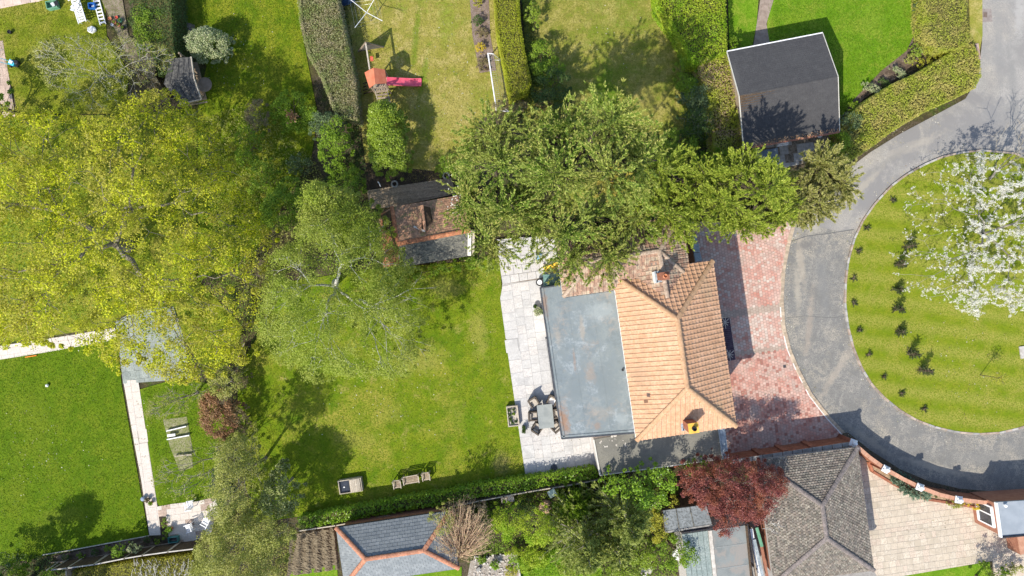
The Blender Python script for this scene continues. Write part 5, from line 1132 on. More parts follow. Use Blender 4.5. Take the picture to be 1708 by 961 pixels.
for i, (x, y, a_, l_) in enumerate(CH):
    p = W(x, y, .5); c = c0 if i == 0 else cpy(c0, (0, 0, 0), 0); c.location = (p[0], p[1], .08); c.rotation_euler = (0, 0, R_(a_ + 180 if False else -a_ if False else a_) + PI); c['label'] = l_
    # backs face away from the table
    v = Vector((p[0] - tb.location.x, p[1] - tb.location.y)); c.rotation_euler = (0, 0, math.atan2(v.y, v.x) + PI + (R_(-10) if i in (0,) else 0))
for ch in list(c.children):
    if ch.name.startswith('cushion'): ch.data = ch.data.copy(); ch.data.materials[0] = WHITE; ch['label'] = 'pale seat cushion'
# planter box
def crate(name, lbl, cat, px, py, sx, sy, h, ang, mat, t=.05, fill=None, fz=.8, z=0.0):
    p = W(px, py, h); o = T(name, lbl, cat, (p[0], p[1], z)); u = (math.cos(ang), math.sin(ang))
    for dx, dy, w_, l_ in ((0, -sy / 2, sx, t), (0, sy / 2, sx, t), (-sx / 2, 0, t, sy - t), (sx / 2, 0, t, sy - t)):
        MB().box((p[0] + dx * u[0] - dy * u[1], p[1] + dx * u[1] + dy * u[0], z + h / 2), (w_ + (t if dy else 0), l_, h), ang).build('side_board', mat, o)
    if fill: MB().box((p[0], p[1], z + h * fz / 2), (sx - t, sy - t, h * fz), ang).build('soil', fill, o)
    return o, p, u
pb, p, u = crate('planter_box', 'wooden planter box of dark leafy plants on the edge of the patio and lawn', 'planter', 855.5, 694.5, .72, 1.34, .45, R_(6), WOOD_P, .07, CUSH, .75)
for i, (dx, dy, s_) in enumerate(((-.2, .42, 1), (.1, .45, 1.1), (-.2, .1, 1), (-.18, -.2, 1), (-.1, -.45, 1.2), (.2, -.38, .8), (.08, .15, .8))):
    g = np.random.default_rng(i); n = 60; C = np.array([p[0] + dx * u[0] - dy * u[1], p[1] + dx * u[1] + dy * u[0], .45]) + g.normal(size=(n, 3)) * np.array([.06, .06, .05]) * s_; a, b = rand_frames(g, n, unit(g.normal(size=(n, 3)) + np.array([0, 0, 1]))); leaf_mesh('plant', C, a * .05, b * .03, L_DKG if i != 6 else L_MIDG, pb)
o, p, u = crate('trough_planter', 'small dark green trough with clipped plant on the patio edge', 'planter', 873.5, 716, .14, .42, .3, R_(3), BLACK, .02, SOIL_D, .85)
g = np.random.default_rng(3); n = 420; C = np.array([p[0], p[1], .36 + .08]) + (g.random((n, 3)) - .5) * np.array([.24, .5, .3]); a, b = rand_frames(g, n, unit(g.normal(size=(n, 3)) + np.array([0, 0, 1]))); leaf_mesh('plant', C, a * .035, b * .02, L_DKG, o)
for ob_ in (o, pb): ob_.location.z = 0
# potted plants by the extension
def pot(px, py, r, h, mat, lbl, leafm=None, name='plant_pot', pl=.25, seed=1, z=0.0, n=160, cat='plant pot'):
    p = W(px, py, h + z); t = T(name, lbl, cat, (p[0], p[1], z))
    MB().lathe((p[0], p[1], z), [(r * .7, 0), (r, h), (r * 1.06, h + .01), (r * .9, h + .01), (r * .85, h - .05)], 14).build('pot', mat, t)
    if leafm: g = np.random.default_rng(seed); C = np.array([p[0], p[1], z + h + pl * .5]) + unit(g.normal(size=(n, 3))) * g.random((n, 1)) ** .5 * np.array([pl, pl, pl * .7]); a, b = rand_frames(g, n, unit(g.normal(size=(n, 3)) + np.array([0, 0, 1]))); leaf_mesh('plant', C, a * .045, b * .025, leafm, t)
    return t
pot(893, 511, .17, .3, GREYT, 'small grey pot standing by the larger pale potted plant on the patio', L_DKG, pl=.12, z=.08)
pot(897, 520, .26, .35, STONE, 'pale leafed potted plant against the extension wall on the patio', L_VAR, pl=.33, z=.08, n=260, seed=5)
pot(904, 520, .16, .3, STONE_G, 'potted plant tight between the pale leafed pot and the extension wall', L_BLG, pl=.22, z=.08, seed=6)
t = T('side_table', 'small round black metal table with white ring at the extension corner', 'table', W(900, 471, 0)); p = W(900, 471, .6); m = MB().lathe((p[0], p[1], .62), [(.26, 0), (.26, .03)], 16); m.build('table_top', BLACK, t)
MB().lathe((p[0], p[1], .655), [(.17, 0), (.17, .02)], 16).build('ring', WHITE, t); m = MB()
for k in range(4): th = k * PI / 2 + .6; m.tube([(p[0] + .05 * math.cos(th), p[1] + .05 * math.sin(th), .62), (p[0] + .26 * math.cos(th), p[1] + .26 * math.sin(th), .09)], .015, 4)
m.build('leg', BLACK, t, kind='stuff')
# teal store, yellow toy and blue bag at the corner of the extension
ts = T('storage_shed', 'low teal green storage shed with faceted roof against the flat roofed extension', 'storage shed', W(921, 466, 0))
q = [Vector(W(x, y, 1.2)) for x, y in ((906, 458), (934, 455), (937, 475), (908, 479))]; r0 = Vector(W(917, 458, 1.5)); r1 = Vector(W(920, 470, 1.5)); r2 = Vector(W(934, 462, 1.5))
MB().prism([tuple(p[:2]) for p in q], .1, 1.18).build('body', TEALG, ts)
obj('roof', [tuple(v) for v in q] + [tuple(r0), tuple(r1)], [(0, 4, 1), (4, 5, 2, 1), (5, 3, 2), (0, 3, 5, 4)], TEALG, ts)
yt = T('toy_slide', 'bright yellow plastic toy slide beside the teal storage shed under the conifers', 'toy', W(920, 447, 0))
MB().bar(W(908, 450, .5), W(932, 440, .9), .34, .07).build('slide', YELLOWP, yt); MB().bar(W(908, 447, .6), W(932, 437, 1.0), .05, .16).build('rim', YELLOWP, yt)
MB().box(W(925, 453, .35), (.14, .3, .5), ANG).build('leg', YELLOWP, yt); MB().box(W(908, 446, .25), (.08, .5, .3), R_(20)).build('leg', WOOD_P, yt)
bb = T('watering_bag', 'crumpled light blue bag at the edge of the upper patio under the conifers', 'bag', W(898, 428, 0.2)); m = MB(); g = random.Random(2)
for k in range(7): m.box(tuple(Vector(W(898, 428, .35)) + Vector((g.uniform(-.1, .1), g.uniform(-.14, .14), g.uniform(-.1, .1)))), (.2, .22, .12), g.random() * 3, g.random(), g.random())
m.build('bag', M('bag_blue', [(.20, .42, .62), (.35, .55, .72)], 8, bump=.3), bb)
# cold frame on the lawn
cf, p, u = crate('rabbit_hutch', 'timber garden box with dark open run and slatted lid on the main lawn', 'hutch', 584, 811, 1.55, .88, .5, R_(8.5), WOOD_P, .05)
MB().box((p[0] - .42 * u[0], p[1] - .42 * u[1], .18), (.66, .8, .3), R_(8.5)).build('run_floor', GLASSD, cf); MB().box((p[0] - .45 * u[0], p[1] - .45 * u[1] - .05, .345), (.1, .08, .06), 0).build('water_bowl', WHITE, cf)
for k in range(6): x = .06 + k * .118; MB().box((p[0] + x * u[0], p[1] + x * u[1], .515), (.11, .86, .035), R_(8.5)).build('lid_board', WOOD_P, cf)
MB().box((p[0] + .0 * u[0], p[1] + .0 * u[1], .46), (.04, .82, .1), R_(8.5)).build('divider', WOOD_P, cf)
# benches on the lawn
def bench(px, py, L, lbl, name, cat, ang=R_(8.5)):
    p = W(px, py, .4); t = T(name, lbl, cat, (p[0], p[1], 0)); u = Vector((math.cos(ang), math.sin(ang), 0)); v = Vector((-u.y, u.x, 0)); c = Vector((p[0], p[1], 0)); D = .52
    for k in range(5): q = c + v * (-.2 + k * .1) * 1.0; MB().box((q.x, q.y, .42), (L - .08, .082, .025), ang).build('seat_slat', WOOD, t)
    for k in range(3): q = c + v * (.27 + k * .025); MB().box((q.x, q.y, .52 + k * .12), (L - .06, .03, .09), ang).build('back_slat', WOOD_P, t)
    for s_ in (-1, 1):
        q = c + u * s_ * (L / 2 - .03); MB().box((q.x, q.y, .62), (.06, D + .06, .04), ang).build('armrest', WOOD_P, t)
        for w_ in (-1, 1): q2 = q + v * w_ * .24; MB().box((q2.x, q2.y, .3 + (.15 if w_ > 0 else 0)), (.055, .055, .6 + (.3 if w_ > 0 else 0)), ang).build('leg', WOOD_P, t)
    MB().box(tuple(c - v * .26 + Vector((0, 0, .39))), (L - .05, .035, .07), ang).build('front_rail', WOOD_P, t)
    return t
bench(663, 807, .56, 'weathered timber garden chair left of the matching bench on the lawn', 'garden_chair', 'chair', R_(8)); bench(686, 799.5, 1.12, 'weathered two seat timber bench between its two matching chairs on the lawn', 'garden_bench', 'bench', R_(10)); bench(711, 794, .56, 'weathered timber garden chair right of the matching bench on the lawn', 'garden_chair', 'chair', R_(8))
# play tower, slide, swing
pt_ = T('play_tower', 'timber play tower with terracotta cloth roof, pink slide and swing beam', 'play tower', W(640, 140, 0))
zt, zrr = 2.3, 2.75
a = Vector(W(608, 121, zt)); b = Vector(W(616, 147, zt)); c = Vector(W(626, 140, zrr)); d = Vector(W(623, 113, zrr)); e = Vector(W(642, 116, zt)); f = Vector(W(645, 139, zt))
obj('roof_cloth', [tuple(p) for p in (a, b, c, d, e, f)] + [tuple(p - Vector((0, 0, .03))) for p in (a, b, c, d, e, f)], [(0, 1, 2, 3), (3, 2, 5, 4), (9, 8, 7, 6), (10, 11, 8, 9), (0, 6, 7, 1), (4, 5, 11, 10), (1, 7, 8, 2), (2, 8, 11, 5), (0, 3, 9, 6), (3, 4, 10, 9)], TERRA, pt_)
T0 = [Vector((*W2(x, y, 0), 0)) for x, y in ((634, 157), (651, 154), (648, 136), (631, 139))]
PX = [(618, 149), (646, 146), (643, 118), (611, 121)]
bs = []
for (x, y) in ((622, 150), (647, 147), (645, 124), (620, 127)):
    p = W(x, y, 1.4); bs.append(Vector((p[0] , p[1], 0)))
for q in bs: MB().box((q.x, q.y, 1.15), (.08, .08, 2.3), ANG).build('post', WOOD, pt_)
for k in range(8):
    t = (k + .5) / 8; p0 = bs[0] + (bs[3] - bs[0]) * t; p1 = bs[1] + (bs[2] - bs[1]) * t; MB().bar(p0 + Vector((0, 0, 1.1)), p1 + Vector((0, 0, 1.1)), .11, .03).build('deck_board', WOOD, pt_)
for i, j in ((0, 1), (0, 3), (2, 3)): MB().bar(bs[i] + Vector((0, 0, 1.75)), bs[j] + Vector((0, 0, 1.75)), .06, .08).build('rail', WOOD, pt_)
for k in range(6): q = bs[0] + (bs[1] - bs[0]) * ((k + .5) / 6); MB().box((q.x, q.y, 1.42), (.05, .03, .6), ANG).build('baluster', WOOD_P, pt_)
# ladder with steps toward the lower side
l0 = [bs[0] + (bs[1] - bs[0]) * .1, bs[0] + (bs[1] - bs[0]) * .9]; dn_ = (bs[0] - bs[3]).normalized() * .75
for q in l0: MB().bar(q + Vector((0, 0, 1.15)), q + dn_ + Vector((0, 0, .02)), .05, .09).build('ladder_rail', WOOD_P, pt_)
for k in range(5): t = (k + .5) / 5; MB().bar(l0[0] + dn_ * t + Vector((0, 0, 1.15 * (1 - t) + .03)), l0[1] + dn_ * t + Vector((0, 0, 1.15 * (1 - t) + .03)), .13, .04).build('step', WOOD, pt_)
cl = MB()
for k in range(4): q = bs[0] + (bs[3] - bs[0]) * ((k + .3) / 4) + Vector((-.9, .05, 0)); MB().bar(bs[0] + (bs[3] - bs[0]) * ((k + .3) / 4) + Vector((0, 0, 1.0)), q + Vector((0, 0, .05)), .07, .05).build('climbing_bar', WOOD_D, pt_)
# slide
s0 = Vector(W(645, 136, 1.15)); s1 = Vector(W(703, 138, .12)); n_ = 9; path_ = []
for i in range(n_ + 1): t = i / n_; z = 1.15 + (.14 - 1.15) * (t if t < .8 else .8 + (t - .8) * .4) / .88 * 1.0; path_.append(Vector((s0.x + (s1.x - s0.x) * t, s0.y + (s1.y - s0.y) * t, max(.14, z))))
m = MB(); wd = .26; sdv = Vector((0.02, 1, 0)).normalized()
prof = [(-wd, .16), (-wd + .03, .16), (-wd + .06, .02), (0, -.0), (wd - .06, .02), (wd - .03, .16), (wd, .16), (wd, -.03), (-wd, -.03)]
for p in path_:
    for (x, z) in prof: q = p + sdv * x; m.v.append((q.x, q.y, q.z + z))
k = len(prof)
for i in range(n_):
    for j in range(k): m.f.append((i * k + j, i * k + (j + 1) % k, (i + 1) * k + (j + 1) % k, (i + 1) * k + j))
m.f.append(tuple(range(k))); m.f.append(tuple(range(n_ * k + k - 1, n_ * k - 1, -1))); m.build('slide', PINKP, pt_)
MB().lathe((path_[-2].x + .05, path_[-2].y, .17), [(.03, 0), (.03, .012)], 8).build('drain_plug', BLACK, pt_)
# swing beam, A frame with grey sheet
bm0 = Vector(W(617, 118, 2.25)); bm1 = Vector(W(610, 72, 2.25)); MB().bar(bm0, bm1, .09, .12).build('swing_beam', WOOD_P, pt_)
ft1 = Vector((*W2(598, 86), 0)); ft2 = Vector((*W2(640, 79), 0)); 
for q in (ft1, ft2): MB().bar(bm1 + Vector((0, 0, .1)), q, .08, .08).build('frame_leg', WOOD, pt_)
MB().bar(ft1 + Vector((0, 0, .12)), ft2 + Vector((0, 0, .12)), .06, .1).build('frame_rail', WOOD_P, pt_)
obj('frame_sheet', [tuple(bm1 + Vector((.02, -.04, -.05))), tuple(ft1 + Vector((.06, -.03, .15))), tuple(ft2 + Vector((-.06, -.03, .15))), tuple(bm1 + Vector((.02, -.07, -.05))), tuple(ft1 + Vector((.06, -.06, .15))), tuple(ft2 + Vector((-.06, -.06, .15)))], [(0, 1, 2), (5, 4, 3), (0, 3, 4, 1), (1, 4, 5, 2), (2, 5, 3, 0)], GREYC, pt_)
sw = Vector(W(620, 98, .55)); ms = MB().box(tuple(sw), (.2, .34, .04), R_(8)); ms.build('swing_seat', REDP, pt_); m = MB()
for dy in (-.15, .15):
    tt = bm0 + (bm1 - bm0) * (.42 - dy * .3); m.tube([(sw.x, sw.y + dy, .55), tuple(tt)], .012, 4)
m.build('swing_rope', REDP, pt_)
# rotary clothes line
rl = T('rotary_clothes_line', 'white rotary clothes line with four open arms at the top of the dry lawn', 'clothes line', W(617, 27, 0)); hub = Vector(W(611, 20, 1.55)); bse = Vector((*W2(620, 31), 0)); bse = Vector((hub.x, hub.y, 0))
MB().tube([tuple(bse), tuple(hub)], .025, 6).build('pole', METAL, rl)
arms = [W(583, -2, 1.9), W(592, 46, 1.9), W(638, 35, 1.9), W(628, -8, 1.9)]
for q in arms: MB().tube([tuple(hub - Vector((0, 0, .1))), tuple(q)], .022, 5).build('arm', WHITE_P, rl)
m = MB()
for s_ in (.5, .75, 1.0):
    for i in range(4): p0 = hub + (Vector(arms[i]) - hub) * s_; p1 = hub + (Vector(arms[(i + 1) % 4]) - hub) * s_; m.tube([tuple(p0), tuple((p0 + p1) / 2 - Vector((0, 0, .05))), tuple(p1)], .004, 3)
m.build('line', METAL, rl)
# trampoline edge at the very top
tr = T('trampoline', 'dark blue covered trampoline cut by the top edge beside the dead hedge', 'trampoline', W(570, -16, 0)); c = W(572, -18, .7); m = MB()
m.lathe((c[0], c[1], .62), [(1.05, 0), (1.12, .04), (1.0, .09), (.4, .1)], 24).build('mat', NAVY, tr)
for k in range(6): th = k * PI / 3; MB().tube([(c[0] + math.cos(th), c[1] + math.sin(th), 0), (c[0] + math.cos(th), c[1] + math.sin(th), .64)], .02, 5).build('leg', METAL, tr)
# football goal
gl = T('football_goal', 'white framed football goal with net against the clipped hedge', 'football goal', W(825, 135, 0)); zt = 1.2
a0 = Vector((*W2(816, 92, 0), 0)); g0 = Vector(W(814, 89, zt)); g1 = Vector(W(827, 176, zt)); k0 = Vector((g0.x + .95, g0.y - .12, 0)); k1 = Vector((g1.x + .95, g1.y - .12, 0))
MB().tube([tuple(g0), tuple(g1)], .05, 8).build('crossbar', WHITE_P, gl)
for g_, k_ in ((g0, k0), (g1, k1)):
    MB().tube([tuple(g_), (g_.x, g_.y, 0)], .045, 8).build('post', WHITE_P, gl); tb_ = g_ + Vector((.35, -.04, 0)); MB().tube([tuple(g_), tuple(tb_), tuple(k_)], .035, 6).build('side_frame', WHITE_P, gl); MB().tube([(g_.x, g_.y, .03), tuple(k_)], .03, 6).build('ground_bar', WHITE_P, gl)
m = MB()
for k in range(26): t = k / 25; p = g0 + (g1 - g0) * t; q = k0 + (k1 - k0) * t; mid = p + Vector((.35, -.04, -.02)); m.tube([tuple(p), tuple(mid), (q.x, q.y, .02)], .006, 3, cap=False)
for k in range(8): t = k / 7; m.tube([tuple(g0 + (k0 + Vector((0, 0, 0)) - g0) * t + Vector((.1 * math.sin(PI * t), 0, .1 * math.sin(PI * t)))), tuple(g1 + (k1 - g1) * t + Vector((.1 * math.sin(PI * t), 0, .1 * math.sin(PI * t))))], .006, 3, cap=False)
m.build('net', M('net_grey', [(.45, .46, .46), (.52, .53, .53)], 4, bump=0), gl)
# top left clutter
def lounger_stack(px, py, lbl):
    p = Vector(W(px, py, .4)); t = T('folding_airer', lbl, 'airer', (p.x, p.y, 0)); g = random.Random(4); an = math.atan2(-.95, .26)
    u = Vector((math.cos(R_(-72)), math.sin(R_(-72)), 0)); v = Vector((-u.y, u.x, 0)); c = Vector((p.x, p.y, 0))
    for k in range(3):
        z = .3 + k * .15; o_ = u * g.uniform(-.1, .1) + v * (k - 1) * .08; L_ = 1.05
        for s_ in (-1, 1): MB().tube([tuple(c + o_ + u * -L_ + v * s_ * .27 + Vector((0, 0, z))), tuple(c + o_ + u * L_ + v * s_ * .27 + Vector((0, 0, z + .05)))], .028, 5).build('side_bar', WHITE_P, t)
        m = MB()
        for j in range(11): x = -L_ + (j + .5) * L_ * 2 / 11; m.bar(c + o_ + u * x + v * -.27 + Vector((0, 0, z + .02)), c + o_ + u * (x + g.uniform(-.08, .08)) + v * .27 + Vector((0, 0, z + .02)), .07, .02)
        m.build('slat', WHITE_P, t)
    for sx in (-1, 1):
        for s_ in (-1, 1): MB().tube([tuple(c + u * sx * .9 + v * s_ * .27 + Vector((0, 0, 0))), tuple(c + u * sx * .9 + v * s_ * .27 + Vector((0, 0, .32)))], .025, 4).build('leg', WHITE_P, t)
    m = MB()
    for j in range(14): m.box(tuple(c + u * g.uniform(-1.4, .1) + v * g.uniform(-.3, .3) + Vector((0, 0, .7))), (g.uniform(.2, .4), g.uniform(.15, .3), .04), g.random() * 3, g.uniform(-.4, .4), g.uniform(-.4, .4))
    m.build('white_sheeting', WHITE, t)
lounger_stack(131, 14, 'pile of white plastic airers and sheeting on the top left lawn')
bx, p, u = crate('recycling_box', 'bright blue open box between the white ladder and white plastic pile', 'box', 152, 9, .42, .36, .35, R_(5), BLUE, .03); MB().box((p[0], p[1], .08), (.38, .32, .02), R_(5)).build('base', BLUE, bx); MB().box((p[0] + .02, p[1], .13), (.2, .16, .08), .5).build('contents', LEAD, bx)
ld = T('ladder', 'white ladder lying on the top left lawn beside the blue box', 'ladder', W(168, 20, 0)); a = Vector(W(161, 0, .12)); b = Vector(W(172, 41, .12)); v = Vector((.98, .22, 0)).normalized() * .19
for s_ in (-1, 1): MB().bar(a + v * s_, b + v * s_, .05, .09).build('side_rail', WHITE_P, ld)
for k in range(7): t = (k + .4) / 7; MB().bar(a + (b - a) * t - v, a + (b - a) * t + v, .1, .05).build('rung', WHITE_P, ld)
bg_ = T('white_bag', 'white plastic sack lying on the grass below the ladder', 'sack', W(153, 49, 0)); g = np.random.default_rng(3); m = MB().lathe((*W2(153, 49, .15), 0), [(.25, 0), (.33, .1), (.28, .2), (.14, .26), (.03, .25)], 12); m.v = [(x + g.normal() * .02, (y - W2(153, 49, .15)[1]) * .7 + W2(153, 49, .15)[1] + g.normal() * .02, z + g.normal() * .01) for x, y, z in m.v]; m.build('sack', WHITE_P, bg_)
gb, p, u = crate('green_tub', 'pale green wheelbarrow tub with white papers inside at the top edge of the lawn', 'tub', 85, 7, .7, .5, .4, R_(12), GREENP, .04); MB().box((p[0], p[1], .1), (.66, .46, .04), R_(12)).build('base', GREENP, gb)
MB().box((p[0] + .1, p[1], .36), (.2, .3, .02), .7, .3).build('paper', WHITE, gb); MB().box((p[0] + .36, p[1] + .06, .4), (.25, .32, .06), .4).build('dark_pot', BLACK, gb)
pot(15, 53, .13, .25, BLACK, 'small black plant pot alone on the lawn near the left edge')
pots = [(183, 31, .12, TPOT, 'terracotta pot at the left end of the jumbled pots by the rough bed'), (190, 37, .14, TPOT, 'larger terracotta pot in the middle of the jumbled pots'), (197, 41, .13, TPOT, 'terracotta pot lying lowest of the jumbled pots by the bare tree'), (200, 34, .15, GREENP, 'pale green tray pot among the terracotta pots'), (187, 41, .1, WHITE_P, 'small white pot among the terracotta pots'), (205, 46, .15, BLACK, 'black pot at the right end of the jumbled pots'), (194, 29, .1, REDP, 'small red pot topmost of the jumbled pots')]
for x, y, r, mt, l_ in pots: pot(x, y, r, .2, mt, l_, L_MIDG if r > .12 else None, pl=.1, n=40)
mw = T('lawn_mower', 'light blue hand pushed lawn mower at the edge of the left path', 'lawn mower', W(20, 106, 0)); c = Vector(W(20, 105, .3)); MB().box((c.x, c.y, .27), (.42, .36, .2), R_(-25)).build('deck', CYAN, mw); MB().box((c.x, c.y + .02, .40), (.24, .2, .1), R_(-25)).build('motor', WHITE_P, mw)
for sx in (-1, 1):
    for sy in (-1, 1): MB().lathe((c.x + sx * .22, c.y + sy * .18, .02), [(.08, 0), (.08, .14)], 8).build('wheel', BLACK, mw)
m = MB(); m.tube([(c.x - .15, c.y + .12, .35), (c.x - .62, c.y + .2, .9)], .018, 4); m.tube([(c.x - .2, c.y - .12, .35), (c.x - .66, c.y - .05, .9)], .018, 4); m.tube([(c.x - .62, c.y + .2, .9), (c.x - .66, c.y - .05, .9)], .018, 4); m.build('handle', CYAN, mw)
gb_ = MB().lathe((c.x + .32, c.y + .02, .1), [(.14, 0), (.15, .3), (.1, .32)], 10).build('grass_box', BLACK, mw)
# left lawn: ball, orange toy
t = T('ball', 'white football lying on the big left lawn', 'ball', W(79, 643, 0)); c = W(79, 643, .11); g = MB(); g.lathe((c[0], c[1], .0), [(.11 * math.sin(PI * k / 8) + .001, .14 - .11 * math.cos(PI * k / 8)) for k in range(9)], 14); g.build('ball_skin', WHITE, t)
t = T('toy_rake', 'small orange stick toy lying where the left lawn meets the cream path', 'toy', W(51, 595, 0)); MB().bar(W(42, 596, .08), W(61, 593, .08), .06, .05).build('stick', M('orange_plastic', [(.75, .22, .03), (.8, .28, .05)], 4, bump=0), t)
# raised bed with planks in left garden
rb2 = T('cold_frame', 'pair of long white painted boards with a short white block over the bare soil patch', 'plank frame', W(297, 722, 0))
for (x0, y0, x1, y1) in ((278, 719, 311, 711), (279, 733, 316, 726), (292, 761, 320, 758)): MB().bar(W(x0, y0, .2), W(x1, y1, .2), .07, .14).build('plank', WHITE if y0 < 750 else WOOD_P, rb2)
MB().box(W(286, 726, .25), (.55, .17, .1), R_(8)).build('block', WHITE, rb2)
# small items on path/terrace left bottom
def plastic_chair(px, py, ang, lbl, first=None):
    p = W(px, py, .4)
    if first: return cpy(first, (p[0], p[1], 0), ang, lbl)
    t = T('plastic_chair', lbl, 'chair', (p[0], p[1], 0), 'white plastic garden chairs on the terrace'); c = Vector((p[0], p[1], 0))
    for k in range(6): MB().box((c.x - .2 + k * .08, c.y, .43), (.06, .44, .02)).build('seat_slat', WHITE_P, t)
    for k in range(5): MB().box((c.x - .26 - .0, c.y - .18 + k * .09, .66), (.02, .05, .42), 0, R_(-12)).build('back_slat', WHITE_P, t)
    MB().box((c.x - .3, c.y, .88), (.04, .46, .06)).build('top_rail', WHITE_P, t)
    for s_ in (-1, 1):
        MB().box((c.x, c.y + s_ * .25, .64), (.46, .05, .03)).build('armrest', WHITE_P, t)
        for k in (-1, 1): MB().bar((c.x + k * .2, c.y + s_ * .23, .42), (c.x + k * .25, c.y + s_ * .27, 0), .04, .04).build('leg', WHITE_P, t)
    return t
pc1 = plastic_chair(316, 880, 0, 'white slatted plastic chair nearer the cream path on the small terrace'); pc1.rotation_euler = (0, 0, R_(200))
plastic_chair(344, 870, R_(150), 'white slatted plastic chair half under the olive tree on the small terrace', pc1)
pc3 = plastic_chair(317, 841, R_(100), 'pale chair half hidden by twigs above the small terrace', pc1)
tbx, p, u = crate('teal_crate', 'teal slatted crate against the post and rail fence', 'crate', 288, 901, .62, .36, .4, R_(6), TEAL, .04); MB().box((p[0], p[1], .2), (.5, .05, .1), R_(6)).build('contents', BLACK, tbx)
wc_ = T('watering_can', 'blue grey watering can standing on the left side of the cream path', 'watering can', W(239, 832, 0)); c = W(239, 832, .2); MB().lathe((c[0], c[1], .04), [(.14, 0), (.15, .25), (.08, .3)], 12).build('can', M('can_blue', [(.22, .28, .38), (.28, .34, .44)], 4, bump=.1), wc_); MB().tube([(c[0] + .1, c[1], .12), (c[0] + .34, c[1] + .08, .36)], .02, 5).build('spout', METAL, wc_)
pot(246, 834, .12, .22, BLACK, 'black pot with small plant beside the watering can', L_TWIG, pl=.2, seed=8); pot(252, 839, .1, .2, TPOT, 'small potted plant to the right of the watering can on the cream path', L_MIDG, pl=.17, seed=9)
pot(283, 883, .16, .3, TPOT, 'potted green plant at the inner corner of the terrace', L_LAUR, pl=.25, seed=11, n=220)
struct('planting_strip', WP([(266, 862), (277, 861), (281, 905), (270, 906)]), -.01, .06, SOIL_D)
# tyres under the column bush and by the conifer
for (x, y, l_) in ((658, 307, 'old tyre planter on the dark soil between the column shaped bush and the decking'), (744, 293, 'old tyre planter half under the conifers above the decking')):
    t = T('tyre_planter', l_, 'tyre planter', W(x, y, 0)); c = W(x, y, .1); m = MB(); rr, r2_ = .2, .06; v = []
    for i in range(16):
        for j in range(6): th, ph = i * PI / 8, j * PI / 3; v.append((c[0] + (rr + r2_ * math.cos(ph)) * math.cos(th), c[1] + (rr + r2_ * math.cos(ph)) * math.sin(th), .09 + r2_ * math.sin(ph)))
    m.add(v, [(i * 6 + j, ((i + 1) % 16) * 6 + j, ((i + 1) % 16) * 6 + (j + 1) % 6, i * 6 + (j + 1) % 6) for i in range(16) for j in range(6)]); m.build('tyre', STONE_G, t)
t = T('white_hoop', 'thin curved white plastic offcut on the dark soil left of the tyre planter', 'plastic offcut', W(634, 307, 0)); MB().tube([W(630, 303, .1), W(633, 307, .12), W(635, 312, .08)], .03, 5).build('offcut', WHITE_P, t)
# fences
def post_rail(name, lbl, pts, h, mat_p, mat_b, rail=METAL, cat='fence', step=None, boards=True):
    P = [Vector((*W2(x, y, h), 0)) for x, y in pts]; t = T(name, lbl, cat, tuple(P[len(P) // 2])); k = step or 1.83
    for i in range(len(P) - 1):
        a, b = P[i], P[i + 1]; L_ = (b - a).length; n = max(1, round(L_ / k)); d = (b - a) / n
        for j in range(n):
            p, q = a + d * j, a + d * (j + 1); MB().bar(p + Vector((0, 0, h - .03)), q + Vector((0, 0, h - .03)), .07, .06).build('top_rail', rail, t)
            MB().box((p.x, p.y, h / 2), (.09, .09, h), math.atan2(d.y, d.x)).build('post', mat_p, t)
            if boards:
                m = MB(); nb = max(1, int(d.length / .145)); dd = d / nb
                for s_ in range(nb): c = p + dd * (s_ + .5); m.box((c.x, c.y, h / 2 - .02), (dd.length * .93, .022, h - .1), math.atan2(d.y, d.x))
                m.build('fence_board', mat_b, t, kind='stuff')
    return t
fb = post_rail('post_and_board_fence', 'dark board fence with pale top rail and posts below the big left lawn', [(86, 951), (112, 948), (157, 942), (207, 932), (237, 927), (280, 921), (322, 916)], 1.8, WOOD_P, WOOD_D, rail=STONE, step=1.9)
n_ = Vector((0.1, .98, 0))
for (x0, y0, x1, y1) in ((78, 951, 99, 937), (112, 949, 139, 930), (155, 942, 180, 924), (237, 927, 258, 911), (278, 921, 298, 905)): MB().bar(W(x0, y0, 1.75), (*W2(x1, y1, 0), .1), .05, .07).build('stay', STONE, fb)
eb = T('lawn_edging', 'thin pale timber edging board along the foot of the big left lawn', 'edging board', W(170, 915, 0)); P_ = [(72, 925), (120, 917), (190, 904), (250, 893)]
for i in range(3): MB().bar((*W2(*P_[i]), .06), (*W2(*P_[i + 1]), .06), .05, .12).build('board', STONE, eb)
eb = T('lawn_edging', 'dark timber edging at the fence side of the soil bed below the big left lawn', 'edging board', W(200, 925, 0)); P_ = [(84, 938), (140, 932), (190, 922), (256, 910), (286, 905)]
for i in range(4): MB().bar((*W2(*P_[i]), .06), (*W2(*P_[i + 1]), .06), .05, .14).build('board', WOOD, eb)
post_rail('timber_fence', 'low timber fence running behind the laurel hedge of the main lawn', [(498, 886), (560, 877), (640, 862), (720, 853), (800, 836), (880, 821), (960, 808), (1000, 800)], 1.0, WOOD, WOOD, rail=WOOD_P, step=1.8)
post_rail('timber_fence', 'dark timber fence between the mossy lawn and the yellow green tree', [(408, 572), (398, 592), (396, 612)], 1.2, WOOD_D, WOOD_D, rail=WOOD, step=1.0)
post_rail('timber_fence', 'short timber fence at the bottom left under the yellow mossy hedge', [(110, 951), (110, 975)], 1.5, WOOD, WOOD, rail=WOOD_P, step=1.0)
tb2 = T('timber_edging', 'timber retaining edge along the rockery below the reddish bare tree', 'edging', W(864, 940, 0)); MB().bar((*W2(861, 922), .15), (*W2(872, 985), .15), .1, .3).build('sleeper', STONE, tb2)
